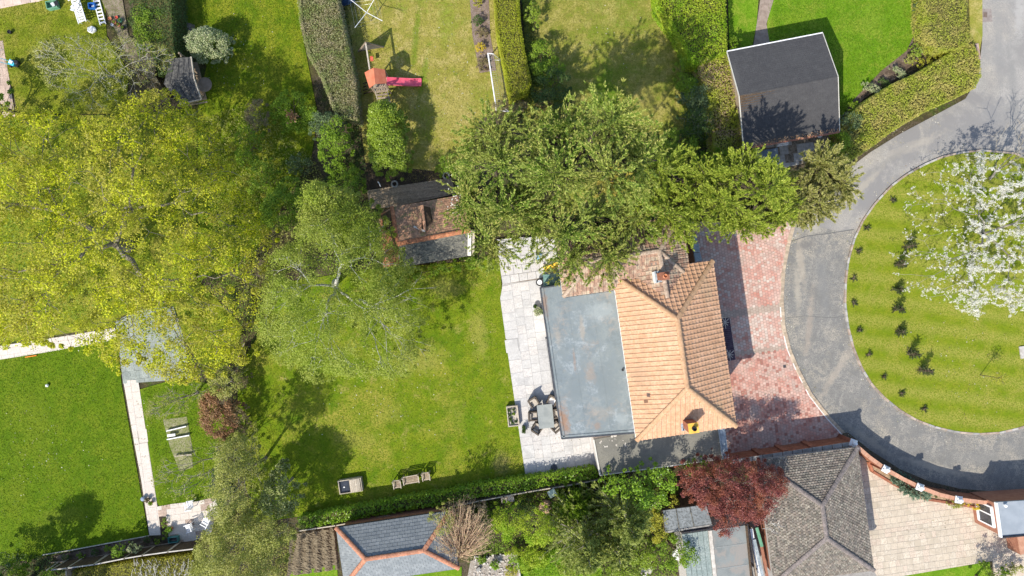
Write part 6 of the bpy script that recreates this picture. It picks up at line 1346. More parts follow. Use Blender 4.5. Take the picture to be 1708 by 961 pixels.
# objects between hedge and bottom trees
lg = T('log_pile', 'heap of pale cut logs stacked against the low timber fence', 'log pile', W(802, 840, 0)); g = random.Random(3)
for k in range(16):
    p = Vector(W(802 + g.uniform(-9, 10), 841 + g.uniform(-6, 6), .25)); m = MB().tube([(p.x, p.y - .02, .1 + g.random() * .2), (p.x + g.uniform(-.1, .1), p.y + .1, .22 + g.random() * .25)], g.uniform(.05, .1), 8); m.build('log', LOG, lg)
for (x, y, w_, l_, mt) in ((841, 834, .4, 'olive grey slatted compost bin left of its twin by the low fence', WOOD_P), (852, 832, .42, 'grey slatted compost bin right of its twin by the low fence', STONE_G)):
    cb, p, u = crate('compost_bin', l_, 'compost bin', x, y, w_, w_ * .9, .6, R_(10), WOOD, .04)
    for k in range(4): MB().box((p[0] - w_ / 2 + (k + .5) * w_ / 4, p[1], .62), (w_ / 4 - .01, w_ * .85, .03), R_(10)).build('lid_board', mt, cb)
bt = T('bird_table', 'pale green roofed bird table standing behind the laurel hedge', 'bird table', W(921, 824, 0)); c = Vector(W(921, 823, 1.5)); MB().tube([(c.x, c.y, 0), (c.x, c.y, 1.3)], .04, 6).build('post', WOOD, bt); MB().box((c.x, c.y, 1.3), (.5, .4, .04), R_(30)).build('tray', WOOD, bt)
for s_ in (-1, 1): MB().box((c.x - s_ * .12 * .5, c.y + s_ * .12 * .87, 1.55), (.52, .26, .03), R_(30), 0, R_(-28) * s_).build('roof_panel', M('bird_table_green%d' % s_, [(.32, .40, .33), (.42, .50, .42)], 4, var=.1), bt)
for s_ in (-1, 1): MB().box((c.x + s_ * .2, c.y + s_ * .1, 1.42), (.03, .03, .24)).build('support', WOOD, bt)
st_ = T('tree_stump', 'pale orange cut tree stump split by a dark crack beyond the laurel hedge', 'tree stump', W(910, 848, 0)); c = W(910, 847, .3); m = MB().lathe((c[0], c[1], 0), [(.48, 0), (.42, .2), (.38, .3)], 13); g = random.Random(5); m.v = [(x + g.uniform(-.05, .05), y + g.uniform(-.05, .05), z) for x, y, z in m.v]; m.build('stump', M('stump_wood', [(.48, .30, .18), (.60, .40, .26)], 5, fine=(.35, .22, .13), fine_scale=15, bump=.4), st_); MB().box((c[0], c[1], .302), (.8, .03, .012), R_(20)).build('crack', WOOD_D, st_)
for (x, y, l_) in ((935, 883, 'reddish clay pot half hidden beside the spreading conifers'),): pot(x, y, .18, .35, TPOT, l_)
for i, (x, y, l_, mt) in enumerate(((1132, 925, 'white sheeted heap beside the glazed roof strips', WHITE), (1078, 955, 'pale grey heap of cut boards at the bottom edge among yellow green shrubs', STONE), (798, 951, 'grey flat rock standing in the rockery', STONE_G))):
    t = T('rubble_heap' if i < 2 else 'rock', l_, 'heap' if i < 2 else 'rock', W(x, y, 0)); g = random.Random(i); m = MB(); c = W(x, y, .3)
    for k in range(9 if i < 2 else 1): m.box((c[0] + g.uniform(-.3, .3) * (i < 2), c[1] + g.uniform(-.3, .3) * (i < 2), .15 + g.random() * .25), (g.uniform(.2, .5), g.uniform(.15, .35), .12), g.random() * 3, g.uniform(-.3, .3), g.uniform(-.3, .3))
    m.build('pieces', mt, t)
# rockery stones
rk = T('rockery_stones', 'scatter of pale stones in the rockery below the reddish bare tree', 'stones', W(825, 945, 0)); rk['kind'] = 'stuff'; m = MB(); g = random.Random(6)
for k in range(150):
    p = W(790 + g.random() * 72, 925 + g.random() * 36, .05); s_ = g.uniform(.04, .16); m.box((p[0], p[1], .06), (s_, s_ * .8, s_ * .6), g.random() * 3, g.uniform(-.5, .5), g.uniform(-.5, .5))
m.build('stones', STONE, rk)
# drive drain, road gully, island slab
dc_ = T('drain_cover', 'small square dark drain cover in the red block drive near the road', 'drain cover', W(1308, 611, 0)); MB().box((*W2(1308, 611), .075), (.2, .2, .02), ANG).build('lid', M('drain_dark', [(.06, .055, .06), (.10, .09, .10)], 4, bump=.2), dc_)
rg = T('road_gully', 'rusty road gully grate set in a brownish tarmac patch at the top of the road', 'drain grate', W(1645, 25, 0)); MB().prism(WP([(1637, 15), (1653, 15), (1655, 36), (1638, 37)]), .012, .018).build('patch', M('tarmac_patch_brown', [(.24, .20, .18), (.30, .26, .24)], 4, bump=.3), rg)
c = W2(1643, 25); 
for k in range(5): MB().box((c[0], c[1] - .14 + k * .07, .028), (.26, .035, .015), R_(-5)).build('grate_bar', M('rust_iron', [(.12, .08, .06), (.18, .12, .09)], 6, bump=.3) if k == 0 else bpy.data.materials['rust_iron'], rg)
is_ = T('stone_slab', 'pale weathered stone slab lying in the island lawn at the right edge', 'stone slab', W(1702, 590, 0)); MB().prism(WP([(1697, 578), (1712, 576), (1714, 596), (1700, 598)]), .1, .19).build('slab', STONE, is_)
bs_ = T('kerb_block', 'pinkish kerb block at the roadside corner of the big clipped hedge', 'kerb stone', W(1628, 80, 0)); MB().bar((*W2(1627, 74), .08), (*W2(1631, 100), .08), .2, .16).build('block', M('kerb_pink', [(.36, .24, .20), (.44, .32, .27)], 4, var=.1), bs_)
# yard bits below shingled garage
wb, p, u = crate('skylight_box', 'white rectangular cover standing against the shaded wall of the shingled garage', 'box', 1306, 238.5, .75, .26, .4, R_(9), WHITE, .03); MB().box((p[0], p[1], .4), (.7, .22, .04), R_(9)).build('lid', WHITE, wb)
bl = T('pond_cover', 'flat dull blue sheet lying in the shaded yard behind the shingled garage', 'sheet', W(1283, 262, 0)); MB().prism(WP([(1268, 252), (1296, 247), (1298, 275), (1270, 280)]), .05, .12).build('sheet', M('sheet_blue', [(.16, .22, .29), (.20, .26, .33)], 3, bump=.1, rough=.4), bl)
pot(1368, 226, .13, .3, WHITE, 'small white pot on the yard beside the shingled garage corner', None)
# fence/trough along bed edge near dry lawn
t = T('goal_sign_post', 'short dark timber stub beside the goal post', 'post', W(811, 115, 0)); MB().bar(W(806, 116, .3), W(817, 115, .3), .1, .1).build('stub', WOOD_D, t)
# ------------------------------------------------------------------ trees, shrubs, hedges
def qn(n): return n
L_RHOD = ML('leaf_rhododendron', [(.14, .20, .04), (.23, .28, .06), (.46, .47, .20), (.16, .21, .04)], .2)
# 1 big yellow-green tree on the left (two crowns that meet)
leafy('maple_tree', 'huge sparse yellow green maple covering the left side above the cream path', 'tree',
      [(-40, 180), (20, 165), (70, 172), (120, 182), (150, 200), (180, 165), (220, 150), (250, 130), (280, 140), (300, 160), (325, 185), (350, 205), (362, 250), (400, 290), (405, 340), (432, 370), (440, 420), (438, 480), (425, 530), (400, 560), (395, 600), (360, 640), (315, 640), (270, 652), (235, 632), (205, 600), (180, 640), (160, 615), (115, 605), (80, 590), (30, 580), (-40, 590), (-120, 500), (-130, 350), (-100, 230)],
      3.0, 10.5, L_MAPLE, M('bark_maple', [(.20, .17, .13), (.30, .26, .20)], 6, bump=.4), nclump=1250, per=74, cr=.52, leaf=.135, tw=.02, seed=3, R=5.5, depth=3.2, base=(215, 410), trunk_r=.38, lob=1.1, lsc=.75, nlimb=520, zo=6.5, trunk_z=2.4, flat=.65, up=.85,
      thin=[(290, 432, 1.3, .35), (160, 460, 1.6, .55), (240, 560, 1.8, .8), (290, 590, 1.2, .8), (130, 540, 1.6, .5), (110, 570, 1.4, .45), (60, 420, 1.2, .5), (150, 390, .5, .1), (20, 245, .6, .15), (90, 230, 1.6, .45), (350, 470, .8, .4)])
# 2 pale birch
leafy('birch_tree', 'pale green birch with white branches between the yellow green maple and the main lawn', 'tree',
      [(428, 470), (440, 420), (480, 395), (490, 350), (540, 325), (600, 332), (640, 360), (655, 400), (690, 440), (680, 480), (705, 530), (690, 570), (700, 610), (660, 640), (620, 632), (590, 650), (560, 630), (520, 650), (480, 625), (440, 600), (420, 560), (425, 510)],
      3.2, 9.5, L_BIRCH, BARK_P, nclump=700, per=84, cr=.5, leaf=.105, aspect=.5, seed=8, R=4.0, depth=2.6, base=(560, 470), trunk_r=.2, lob=.8, lsc=.9, nlimb=300, zo=6.2, trunk_z=2.2, up=.7,
      thin=[(540, 450, 1.3, .5), (470, 460, .9, .5), (600, 470, .9, .45), (610, 570, 1.6, .6)])
leafy('birch_tree', 'sparse drooping birch boughs reaching over the middle of the main lawn', 'tree',
      [(640, 430), (690, 440), (735, 470), (720, 530), (735, 580), (700, 620), (650, 650), (610, 610), (600, 540), (620, 480)],
      1.5, 5.2, L_BIRCH, BARK_P, nclump=70, per=60, cr=.5, leaf=.1, aspect=.5, seed=9, R=2.0, depth=1.6, base=(600, 500), trunk_r=.09, lob=.5, nlimb=50, zo=3.6, trunk_z=1.2, up=.4)
# mid trees between the two lawns
leafy('tree', 'rounded mid green tree directly above the birch beside the rusty tiled outbuilding', 'tree', [(488, 345), (520, 300), (560, 305), (605, 320), (630, 350), (628, 400), (600, 430), (550, 420), (500, 400)], 2, 7.0, L_BIRCH, BARK_G, nclump=150, per=105, cr=.5, leaf=.12, seed=21, R=1.8, depth=1.8, trunk_r=.14, nlimb=60, zo=5)
shrub('shrub', 'bright green fluffy bush at the foot of the dead clipped hedge', 558, 245, 33, 52, 3.2, L_BRG, 31, .11, 1.1)
shrub('shrub', 'blue green shrub showing above and left of the bright green bush', 545, 212, 34, 25, 2.6, L_BLG, 32, .1)
shrub('shrub', 'loose dull green shrub below the bright green bush by the dark soil strip', 580, 305, 32, 32, 2.8, L_MIDG, 33, .1)
leafy('tree', 'broad dark green tree casting gloom at the corner of the mossy lawn', 'tree', [(440, 330), (470, 290), (510, 300), (525, 340), (500, 380), (460, 390), (430, 370)], 1.2, 4.0, L_MIDG, BARK_D, nclump=80, per=100, cr=.42, leaf=.11, seed=34, depth=1.2, trunk_r=.1)
leafy('tree', 'feathery green tree with orange leaf tuft on the mossy lawn', 'tree', [(448, 165), (475, 145), (510, 155), (535, 190), (520, 215), (490, 225), (460, 215), (445, 195)], .7, 2.2, L_BRG, BARK_D, nclump=70, per=95, cr=.4, leaf=.09, seed=35, depth=.8, trunk_r=.08)
t = T('dead_leaf_tuft', 'tuft of orange dead leaves on top of the feathery green tree', 'leaf tuft', (*W2(487, 194, 2.2), 0)); g = np.random.default_rng(2); n = 70; C = np.array(W(487, 194, 2.3)) + g.normal(size=(n, 3)) * np.array([.16, .2, .1]); a, b = rand_frames(g, n, unit(g.normal(size=(n, 3)) + np.array([0, 0, 1]))); leaf_mesh('leaves', C, a * .09, b * .06, L_ORG, t); MB().tube([(t.location.x, t.location.y, 0), (t.location.x, t.location.y, 2.3)], .02, 4).build('stem', BARK_D, t)
shrub('shrub', 'purplish brown twiggy shrub left of the feathery green tree', 430, 195, 22, 30, 1.8, L_TWIG, 36, .08, .8)
shrub('shrub', 'dark green shrub at the right margin of the yellow green maple', 415, 240, 26, 38, 2.2, L_BRG, 37, .1, .7)
shrub('shrub', 'low grey green shrub in the middle of the dim mossy lawn', 500, 275, 24, 22, 1.3, L_BLG, 38, .09, .6)
shrub('shrub', 'loose green shrub under the right flank of the yellow green maple', 440, 300, 30, 40, 2.4, L_MIDG, 39, .1, .8)
# 3 variegated round bush
shrub('variegated_bush', 'round clipped bush of mottled cream and green leaves beside the gazebo', 349, 75, 39, 30, 2.3, L_VAR, 41, .1, 1.6, rot=.1, solid=1)
# 4 bare tree, top left
def bare(name, lbl, base, apex_z, poly, nt, bark, seed, r=.14, zb=1.2, buds=None, zo=None, tz=.5, wob=.1, per=24, leaf=.06, cat='bare tree', cr=.3, tw=.017):
    root, c, g = leafy(name, lbl, cat, poly, zb, apex_z, buds, bark, nclump=nt, per=per, cr=cr, leaf=leaf, seed=seed, base=base, trunk_r=r, depth=1.2, zo=zo, nlimb=nt, trunk_z=tz, wob=wob, lob=.4, tw=tw)
    return root
bare('bare_tree', 'leafless pale twigged tree fanning over the top left lawn', (200, 135), 5.0, [(60, 60), (110, 45), (170, 55), (230, 60), (275, 70), (290, 90), (240, 130), (215, 160), (150, 180), (90, 170), (60, 130), (45, 90)], 520, M('bark_twig_grey', [(.34, .32, .27), (.50, .48, .42)], 5, bump=.3), 51, .085, 1.6, L_OLV, tz=.9, per=12, leaf=.09, tw=.013, wob=.07)
bare('bare_tree', 'thicket of brown twigs between the bare tree and the gazebo', (245, 120), 2.6, [(205, 60), (245, 50), (290, 90), (285, 130), (250, 150), (215, 130)], 120, BARK_G, 52, .07, .8, L_TWIG, tz=.3)
hedge('conifer_hedge', 'tall unclipped dark conifer hedge above the gazebo at the top edge', [(213, -60), (282, -60), (286, 30), (290, 90), (285, 120), (262, 125), (245, 60), (215, 40)], 2.4, L_HCLIP if False else L_DKG, CORE, leaf=.13, dens=190, seed=53, aspect=.35, lob=.14)
shrub('shrub', 'mid green conifer shrub along the front of the tall dark hedge', 255, 55, 32, 52, 2.6, L_MIDG, 54, .1, 1.0)
# 5 column bush
shrub('column_bush', 'tall oval glossy bush below the play tower on the dry lawn', 0, 0, 0, 0, 3.6, L_COLM, 55, .115, 1.7, solid=1, poly=[(612, 185), (620, 172), (640, 165), (662, 172), (675, 190), (680, 220), (685, 255), (682, 280), (665, 293), (640, 295), (622, 285), (614, 260), (612, 225)])
# 6 hedges
hedge('dead_hedge', 'broad clipped half dead grey brown hedge between the two upper lawns', [(490, -60), (556, -60), (566, 20), (580, 80), (592, 140), (596, 200), (560, 195), (535, 130), (512, 90), (500, 40)], 1.9, L_HDED, CORE, leaf=.10, dens=420, seed=61, aspect=.45, lob=.09)
hedge('clipped_hedge', 'flat topped yellow green clipped hedge right of the football goal', [(820, -60), (862, -60), (868, 40), (876, 90), (886, 135), (880, 150), (850, 172), (840, 110), (828, 50)], 2.1, L_HCLIP, CORE, leaf=.09, dens=520, seed=62, aspect=.5, lob=.03)
hedge('laurel_hedge', 'long low glossy laurel hedge along the shaded foot of the main lawn and patio', [(496, 865), (560, 852), (620, 842), (680, 830), (740, 822), (800, 808), (862, 800), (930, 790), (992, 781), (1000, 797), (940, 806), (865, 820), (800, 830), (740, 843), (680, 852), (620, 862), (560, 873), (500, 883)], 1.2, L_LAUR, CORE, leaf=.16, dens=150, seed=63, aspect=.5, lob=.1)
hedge('privet_hedge', 'thick yellow green hedge at the top right of the upper middle lawn', [(1092, -60), (1208, -60), (1213, 60), (1213, 90), (1165, 108), (1150, 100), (1145, 80), (1120, 40), (1098, 10)], 2.0, L_HPRIV, CORE, leaf=.11, dens=360, seed=64, lob=.14)
hedge('beech_hedge', 'russet leaved beech hedge running down the side of the shingled garage', [(1165, 100), (1213, 88), (1224, 130), (1234, 170), (1238, 235), (1240, 262), (1195, 262), (1190, 215), (1182, 150)], 1.9, L_HBEECH, CORE, leaf=.11, dens=360, seed=65, lob=.1)
hedge('front_hedge', 'wide clipped hedge curving along the outer side of the road beside the bright lawn', [(1398, 216), (1420, 190), (1450, 165), (1490, 140), (1530, 122), (1580, 92), (1600, 78), (1622, 72), (1634, 88), (1638, 125), (1628, 146), (1590, 165), (1545, 185), (1490, 218), (1450, 248), (1415, 272), (1405, 255)], 1.4, L_HFRONT, CORE, leaf=.10, dens=430, seed=66, lob=.07)
hedge('front_hedge', 'broad rough topped hedge between the flower bed and roadside verge at the top', [(1545, -60), (1612, -60), (1616, 20), (1624, 66), (1600, 80), (1572, 84), (1548, 60), (1543, 20)], 1.7, L_HFRONT, CORE, leaf=.11, dens=380, seed=67, aspect=.35, lob=.1)
hedge('mossy_hedge', 'golden mossy straggling hedge at the bottom left edge', [(112, 955), (160, 945), (240, 935), (318, 926), (325, 1000), (112, 1000)], 1.0, L_YEL, CORE, leaf=.08, dens=330, seed=68, lob=.1)
t = T('twig_pile', 'tangle of pale bare hedge stems sticking out of the golden mossy hedge', 'hedge stems', W(280, 950, 0)); m = MB(); g = random.Random(8)
for k in range(120):
    x, y = 222 + g.random() * 98, 936 + g.random() * 26; p = W(x, y, .9); m.tube([(p[0], p[1], .8), (p[0] + g.uniform(-.05, .15), p[1] + g.uniform(-.3, .3), 1.05), (p[0] + g.uniform(-.1, .25), p[1] + g.uniform(.0, .45), 1.15)], [.022, .018, .01], 3)
m.build('stems', BARK_P, t, kind='stuff')
# 7 conifers, centre
BIG = [
 ('tall feathery conifer leftmost of the dark central group above the patio', [(765, 260), (790, 215), (815, 195), (850, 190), (880, 230), (890, 300), (880, 370), (850, 430), (835, 440), (800, 420), (775, 380), (752, 340), (752, 300)], 3.0, 10.5, L_CYP, 101, (835, 330)),
 ('tallest central conifer with upright plumes over the foot of the upper middle lawn', [(870, 215), (900, 190), (930, 185), (960, 195), (990, 185), (1020, 185), (1050, 210), (1060, 240), (1080, 250), (1090, 290), (1060, 340), (1000, 350), (930, 340), (880, 310)], 4.0, 13.5, L_CYP, 102, (950, 300)),
 ('bright green lower conifer hanging over the extension and the brown roof', [(868, 320), (930, 330), (1000, 330), (1060, 320), (1100, 340), (1085, 385), (1050, 420), (1035, 455), (1000, 465), (975, 445), (945, 465), (920, 440), (890, 430), (865, 390)], 3.0, 9.5, L_CYP, 103, (960, 385)),
 ('conifer between the tallest one and the drive end conifers above the house wing', [(1060, 270), (1100, 260), (1150, 270), (1190, 280), (1200, 330), (1175, 380), (1140, 400), (1105, 395), (1075, 370), (1060, 330)], 2.5, 8.0, L_CYPY, 104, (1110, 330))]
for l_, pl, zb, zt, mt, sd, bs_p in BIG:
    conifer('conifer', l_, pl, zb, zt, mt, BARK_D, nspray=330 if sd < 104 else 270, per=20, L=2.7, r0=.27, ll=.125, lw=.042, seed=sd, depth=1.6, base=bs_p, lead=6 if sd < 104 else 4, trunk_r=.25, tipmat=L_CYPTIP if sd < 104 else L_CYPYT)
conifer('conifer', 'small golden tipped sprig conifer poking from the central conifer group', [(1003, 305), (1015, 280), (1035, 285), (1045, 300), (1040, 325), (1010, 330)], 12.4, 13.4, L_GOLD, BARK_D, nspray=14, per=90, L=1.9, r0=.2, ll=.14, lw=.05, seed=105, depth=.5, base=(975, 350), trunk_r=.06)
conifer('conifer', 'rounded olive green conifer over the top end of the red block drive', [(1175, 300), (1210, 262), (1250, 272), (1290, 290), (1315, 310), (1322, 350), (1300, 380), (1250, 392), (1215, 398), (1185, 370), (1170, 335)], 3.0, 10.0, L_CYPY, BARK_D, nspray=260, per=20, L=1.7, r0=.27, ll=.12, lw=.045, seed=106, depth=1.4, lead=6, tipmat=L_CYPYT, base=(1205, 345), out=.9, upw=.7, zo=6.0)
conifer('conifer', 'tan tipped conifer nearest the road at the right end of the conifer row', [(1300, 310), (1325, 285), (1345, 255), (1370, 250), (1395, 270), (1412, 300), (1410, 335), (1385, 360), (1345, 372), (1318, 372), (1300, 345)], 1.6, 6.2, L_CYPT, BARK_D, nspray=240, per=18, L=1.5, r0=.30, ll=.12, lw=.045, seed=107, lead=4, tipmat=L_CYPTT, depth=1.6, base=(1345, 320), out=1.1, upw=.6)
conifer('conifer', 'dark green low conifer filling the gap below the yard of the shingled garage', [(1150, 265), (1190, 250), (1240, 262), (1300, 282), (1330, 290), (1300, 320), (1230, 290), (1180, 300)], 1.2, 4.0, L_MIDG, BARK_D, nspray=100, per=80, L=1.0, r0=.35, ll=.16, lw=.07, seed=108, depth=1.0)
# broadleaf scrub between conifers and upper middle lawn
shrub('shrub', 'loose light green shrub low on the left of the upper middle lawn', 905, 95, 26, 34, 2.4, L_MIDG, 71, .1)
shrub('shrub', 'oval pale leafed shrub at the top left of the upper middle lawn', 889, 27, 15, 22, 2.0, L_COLM, 72, .1)
shrub('shrub', 'dense green shrub mass merging into the conifers at the left of the upper middle lawn', 920, 150, 36, 40, 2.6, L_DKG, 73, .1)
shrub('shrub', 'brighter green shrub just above the dense dark shrub mass', 922, 120, 22, 26, 2.3, L_BRG, 77, .1, .6)
shrub('shrub', 'bare purplish shrub between the goal and the conifers', 850, 178, 30, 16, 1.6, L_TWIG, 74, .07, .8)
shrub('shrub', 'small reddish brown shrub behind the conifers beside the dense dark shrub mass', 905, 172, 16, 18, 1.8, L_ORG, 75, .07, .5)
shrub('climbing_shrub', 'white flowered shrub at the side of the tiled outbuilding against the conifers', 770, 345, 17, 40, 3.2, L_MIDG, 76, .09)
t = T('white_blossoms', 'sprinkle of small white blossoms on the shrub beside the tiled outbuilding', 'blossom', W(765, 345, 0)); t['kind'] = 'stuff'; g = np.random.default_rng(4); n = 90; P_ = np.array([W(760 + g.normal() * 8, 345 + g.normal() * 20, 3.3) for _ in range(n)]); a, b = rand_frames(g, n, unit(g.normal(size=(n, 3)) * .4 + np.array([0, 0, 1]))); leaf_mesh('petals', P_, a * .05, b * .05, L_PETAL, t)
shrub('shrub', 'bright green spreading shrub on the right side of the upper middle lawn', 1144, 130, 20, 46, 1.8, L_BRG, 81, .1, 1.0)
shrub('shrub', 'dark blue green shrub beside the beech hedge at the upper middle lawn', 1160, 165, 26, 32, 2.2, L_BLG, 82, .09, 1.0, thin=None)
bare('bare_shrub', 'grey bare twigged shrub with ivy at the lower right of the upper middle lawn', (1160, 212), 2.6, [(1128, 190), (1160, 175), (1190, 190), (1195, 220), (1170, 238), (1135, 230)], 80, BARK_G, 83, .06, .8, L_DKG, tz=.3, per=40, leaf=.09)
shrub('shrub', 'mid green shrub under the conifers at the foot of the upper middle lawn', 1130, 240, 34, 30, 2.4, L_MIDG, 84, .1)
shrub('shrub', 'small laurel at the corner of the shingled garage and the beech hedge', 1225, 72, 12, 10, 1.4, L_BRG, 85, .1)
shrub('shrub', 'deep green shrub filling the corner between shingled garage and road hedge', 1398, 240, 20, 26, 2.0, L_BRG, 86, .1)
shrub('shrub', 'grey leafed shrub at the lower end of the road hedge', 1416, 205, 20, 20, 1.9, L_BLG, 87, .09, .8)
# flower bed by the bright lawn
for i, (x, y, rx, ry, h, mt, l_) in enumerate(((1532, 10, 11, 10, .7, L_BLG, 'blue green clump at the top of the bed beside the bright lawn'), (1536, 32, 11, 12, .8, L_YEL, 'yellow green clump second from the top in the bed'), (1540, 55, 12, 14, .8, L_BRG, 'bright green leafy clump in the narrow part of the bed'),
        (1562, 80, 20, 9, 1.0, L_YEL, 'yellow variegated shrub nearest the road hedge'), (1570, 96, 18, 9, 1.0, L_YEL, 'yellow variegated shrub in the middle of the yellow clumps'), (1540, 105, 16, 9, .9, L_YEL, 'yellow variegated shrub at the front of the yellow clumps'), (1528, 85, 11, 13, .8, L_COLM, 'green shrub left of the yellow clumps in the bed'),
        (1498, 122, 16, 8, .8, L_VAR, 'silver leafed clump where the bed narrows along the lawn'), (1455, 150, 20, 10, .8, L_VAR, 'silver leafed clump further down the curved bed'), (1425, 180, 14, 12, .8, L_MIDG, 'green shrub at the narrow lower end of the curved bed'), (1518, 98, 9, 9, .6, L_OLV, 'olive clump on the lawn side of the yellow clumps'), (1475, 138, 12, 7, .6, L_DKG, 'dark green clump between the two silver clumps'))):
    shrub('bed_shrub', l_, x, y, rx, ry, h, mt, 120 + i, .09, 1.1, rot=.0 if i < 7 else .6)
# bed by the dry lawn
for i, (x, y, rx, ry, h, mt, l_) in enumerate(((796, 35, 11, 10, .8, L_DKG, 'small dark green shrub in the mulched bed beside the dry lawn'), (801, 80, 10, 9, .7, L_YELF, 'golden yellow shrub in the mulched bed near the goal'), (796, 3, 9, 9, .6, L_YEL, 'yellow green shrub at the top of the mulched bed'), (803, 55, 11, 10, .5, L_TWIG, 'brown twiggy shrub between the dark green and the golden shrub'), (805, 105, 13, 12, .5, L_TWIG, 'brown twiggy shrub at the lower end of the mulched bed'))):
    shrub('bed_shrub', l_, x, y, rx, ry, h, mt, 140 + i, .07, .9)
shrub('shrub', 'rounded low shrub beside the tyre planter at the foot of the conifers', 745, 278, 18, 22, 1.2, L_MIDG, 146, .09, 1)
shrub('ground_ivy', 'bright ivy strip along the foot of the mossy lean-to roof', 0, 0, 0, 0, 1.5, L_BRG, 147, .1, 1.1, poly=[(660, 452), (700, 444), (760, 432), (810, 424), (824, 440), (800, 448), (740, 456), (690, 468), (660, 470)])
shrub('shrub', 'green shrub sprawling from the birch toward the outbuilding wall', 655, 470, 34, 24, 1.6, L_MIDG, 148, .1, .9)
shrub('shrub', 'leafy green bush overlapping the west hip of the tiled outbuilding', 655, 425, 22, 16, 3.6, L_OLV, 149, .09, .7)
# 8 blossom tree
root, c, g = leafy('blossom_tree', 'white flowering cherry tree on the island lawn at the right edge', 'tree', [(1520, 440), (1535, 400), (1530, 350), (1545, 310), (1580, 275), (1620, 262), (1665, 245), (1720, 255), (1790, 300), (1820, 380), (1800, 460), (1740, 520), (1690, 530), (1640, 520), (1590, 500), (1555, 490), (1520, 480)],
    1.4, 5.6, None, BARK_G, nclump=520, per=4, cr=.3, leaf=.05, seed=91, R=2.6, depth=1.6, base=(1632, 385), trunk_r=.16, zo=4.0, trunk_z=1.0, lob=.5, wob=.16, thin=[(1560, 380, 1.9, .45), (1580, 300, 1.2, .5), (1610, 400, .6, .4), (1640, 300, .9, .45), (1700, 280, 1.6, .3)])
n_c = len(c); idx = np.repeat(np.arange(n_c), np.where(c[:, 0] > W2(1610, 0, 4)[0], 20, 6)); n = len(idx); lin = unit(g.normal(size=(n_c, 3)) * np.array([1, 1, .4]))
C = c[idx] + lin[idx] * (g.random(n)[:, None] - .5) * .8 + g.normal(size=(n, 3)) * .05; q = 8; C2 = np.repeat(C, q, 0) + g.normal(size=(n * q, 3)) * .028
nn = unit(g.normal(size=(n * q, 3)) + np.array([0, 0, .6])); a, b = rand_frames(g, n * q, nn); leaf_mesh('blossom', C2, a * .026, b * .023, L_PETAL, root, tri=True)
k = g.choice(n, 900); C3 = C[k] + g.normal(size=(900, 3)) * .08; a, b = rand_frames(g, 900, unit(g.normal(size=(900, 3)) + np.array([0, 0, 1]))); leaf_mesh('leaves', C3, a * .06, b * .03, L_MIDG, root)
bare('bare_tree', 'leafless sapling branches rising above the blossom tree over the road', (1650, 300), 5.6, [(1625, 235), (1650, 200), (1700, 190), (1760, 210), (1760, 290), (1700, 300), (1650, 290)], 60, BARK_G, 92, .08, 1.5, None, tz=.8)
# 9 purple maple
leafy('purple_maple', 'deep red purple leafed tree over the corner of the mottled tiled garage', 'tree', [(1138, 800), (1150, 780), (1180, 765), (1215, 758), (1250, 768), (1290, 772), (1318, 790), (1316, 820), (1300, 840), (1290, 862), (1265, 880), (1240, 872), (1222, 900), (1200, 900), (1195, 870), (1165, 850), (1140, 835)],
      2.2, 6.0, L_RED, BARK_G, nclump=330, per=120, cr=.36, leaf=.1, aspect=.45, seed=93, R=2.0, depth=1.6, base=(1215, 800), trunk_r=.14, lob=.5, lsc=1.2, zo=4.2, trunk_z=1.5, nlimb=160, up=.4)
bare('bare_tree', 'pale bare twigs sticking out of the purple tree over the mottled tiles', (1262, 860), 4.6, [(1262, 850), (1290, 845), (1312, 870), (1318, 888), (1290, 900), (1268, 885)], 26, BARK_P, 94, .04, 3.0, None, tz=2.0)
# 10 laurels and shrubs by the side garage
shrub('laurel_shrub', 'large glossy laurel clump over the edge of the dark felt garage roof', 0, 0, 0, 0, 6.5, L_LAUR, 151, .14, 1.0, poly=[(1000, 800), (1030, 785), (1060, 780), (1085, 770), (1110, 772), (1130, 782), (1128, 810), (1110, 840), (1080, 845), (1040, 830), (1005, 825)])
shrub('shrub', 'bright lime green shrub between the glossy laurel and the purple tree', 1158, 775, 20, 17, 4.2, L_BRG, 152, .12, 1)
shrub('shrub', 'reddish green mixed shrub under the left side of the purple tree', 1150, 800, 26, 24, 2.6, L_RED, 153, .08, .6)
shrub('shrub', 'yellow leaved shrub left of the blue grey shed roof', 1118, 835, 15, 13, 2.4, L_YEL, 154, .1, 1)
shrub('shrub', 'tall yellow green shrub between the spreading conifer and the shed', 1098, 875, 18, 32, 2.8, L_YEL, 155, .1, 1)
shrub('shrub', 'dark green shrub behind the yellow leaved shrubs', 1085, 835, 28, 26, 2.4, L_MIDG, 156, .1, 1)
shrub('tree', 'bright green broadleaf tree reaching over the glazed roof strips', 0, 0, 0, 0, 3.8, L_BRG, 157, .12, 1.0, cat='tree', poly=[(1105, 900), (1125, 890), (1150, 900), (1172, 935), (1140, 945), (1100, 950), (1085, 930)])
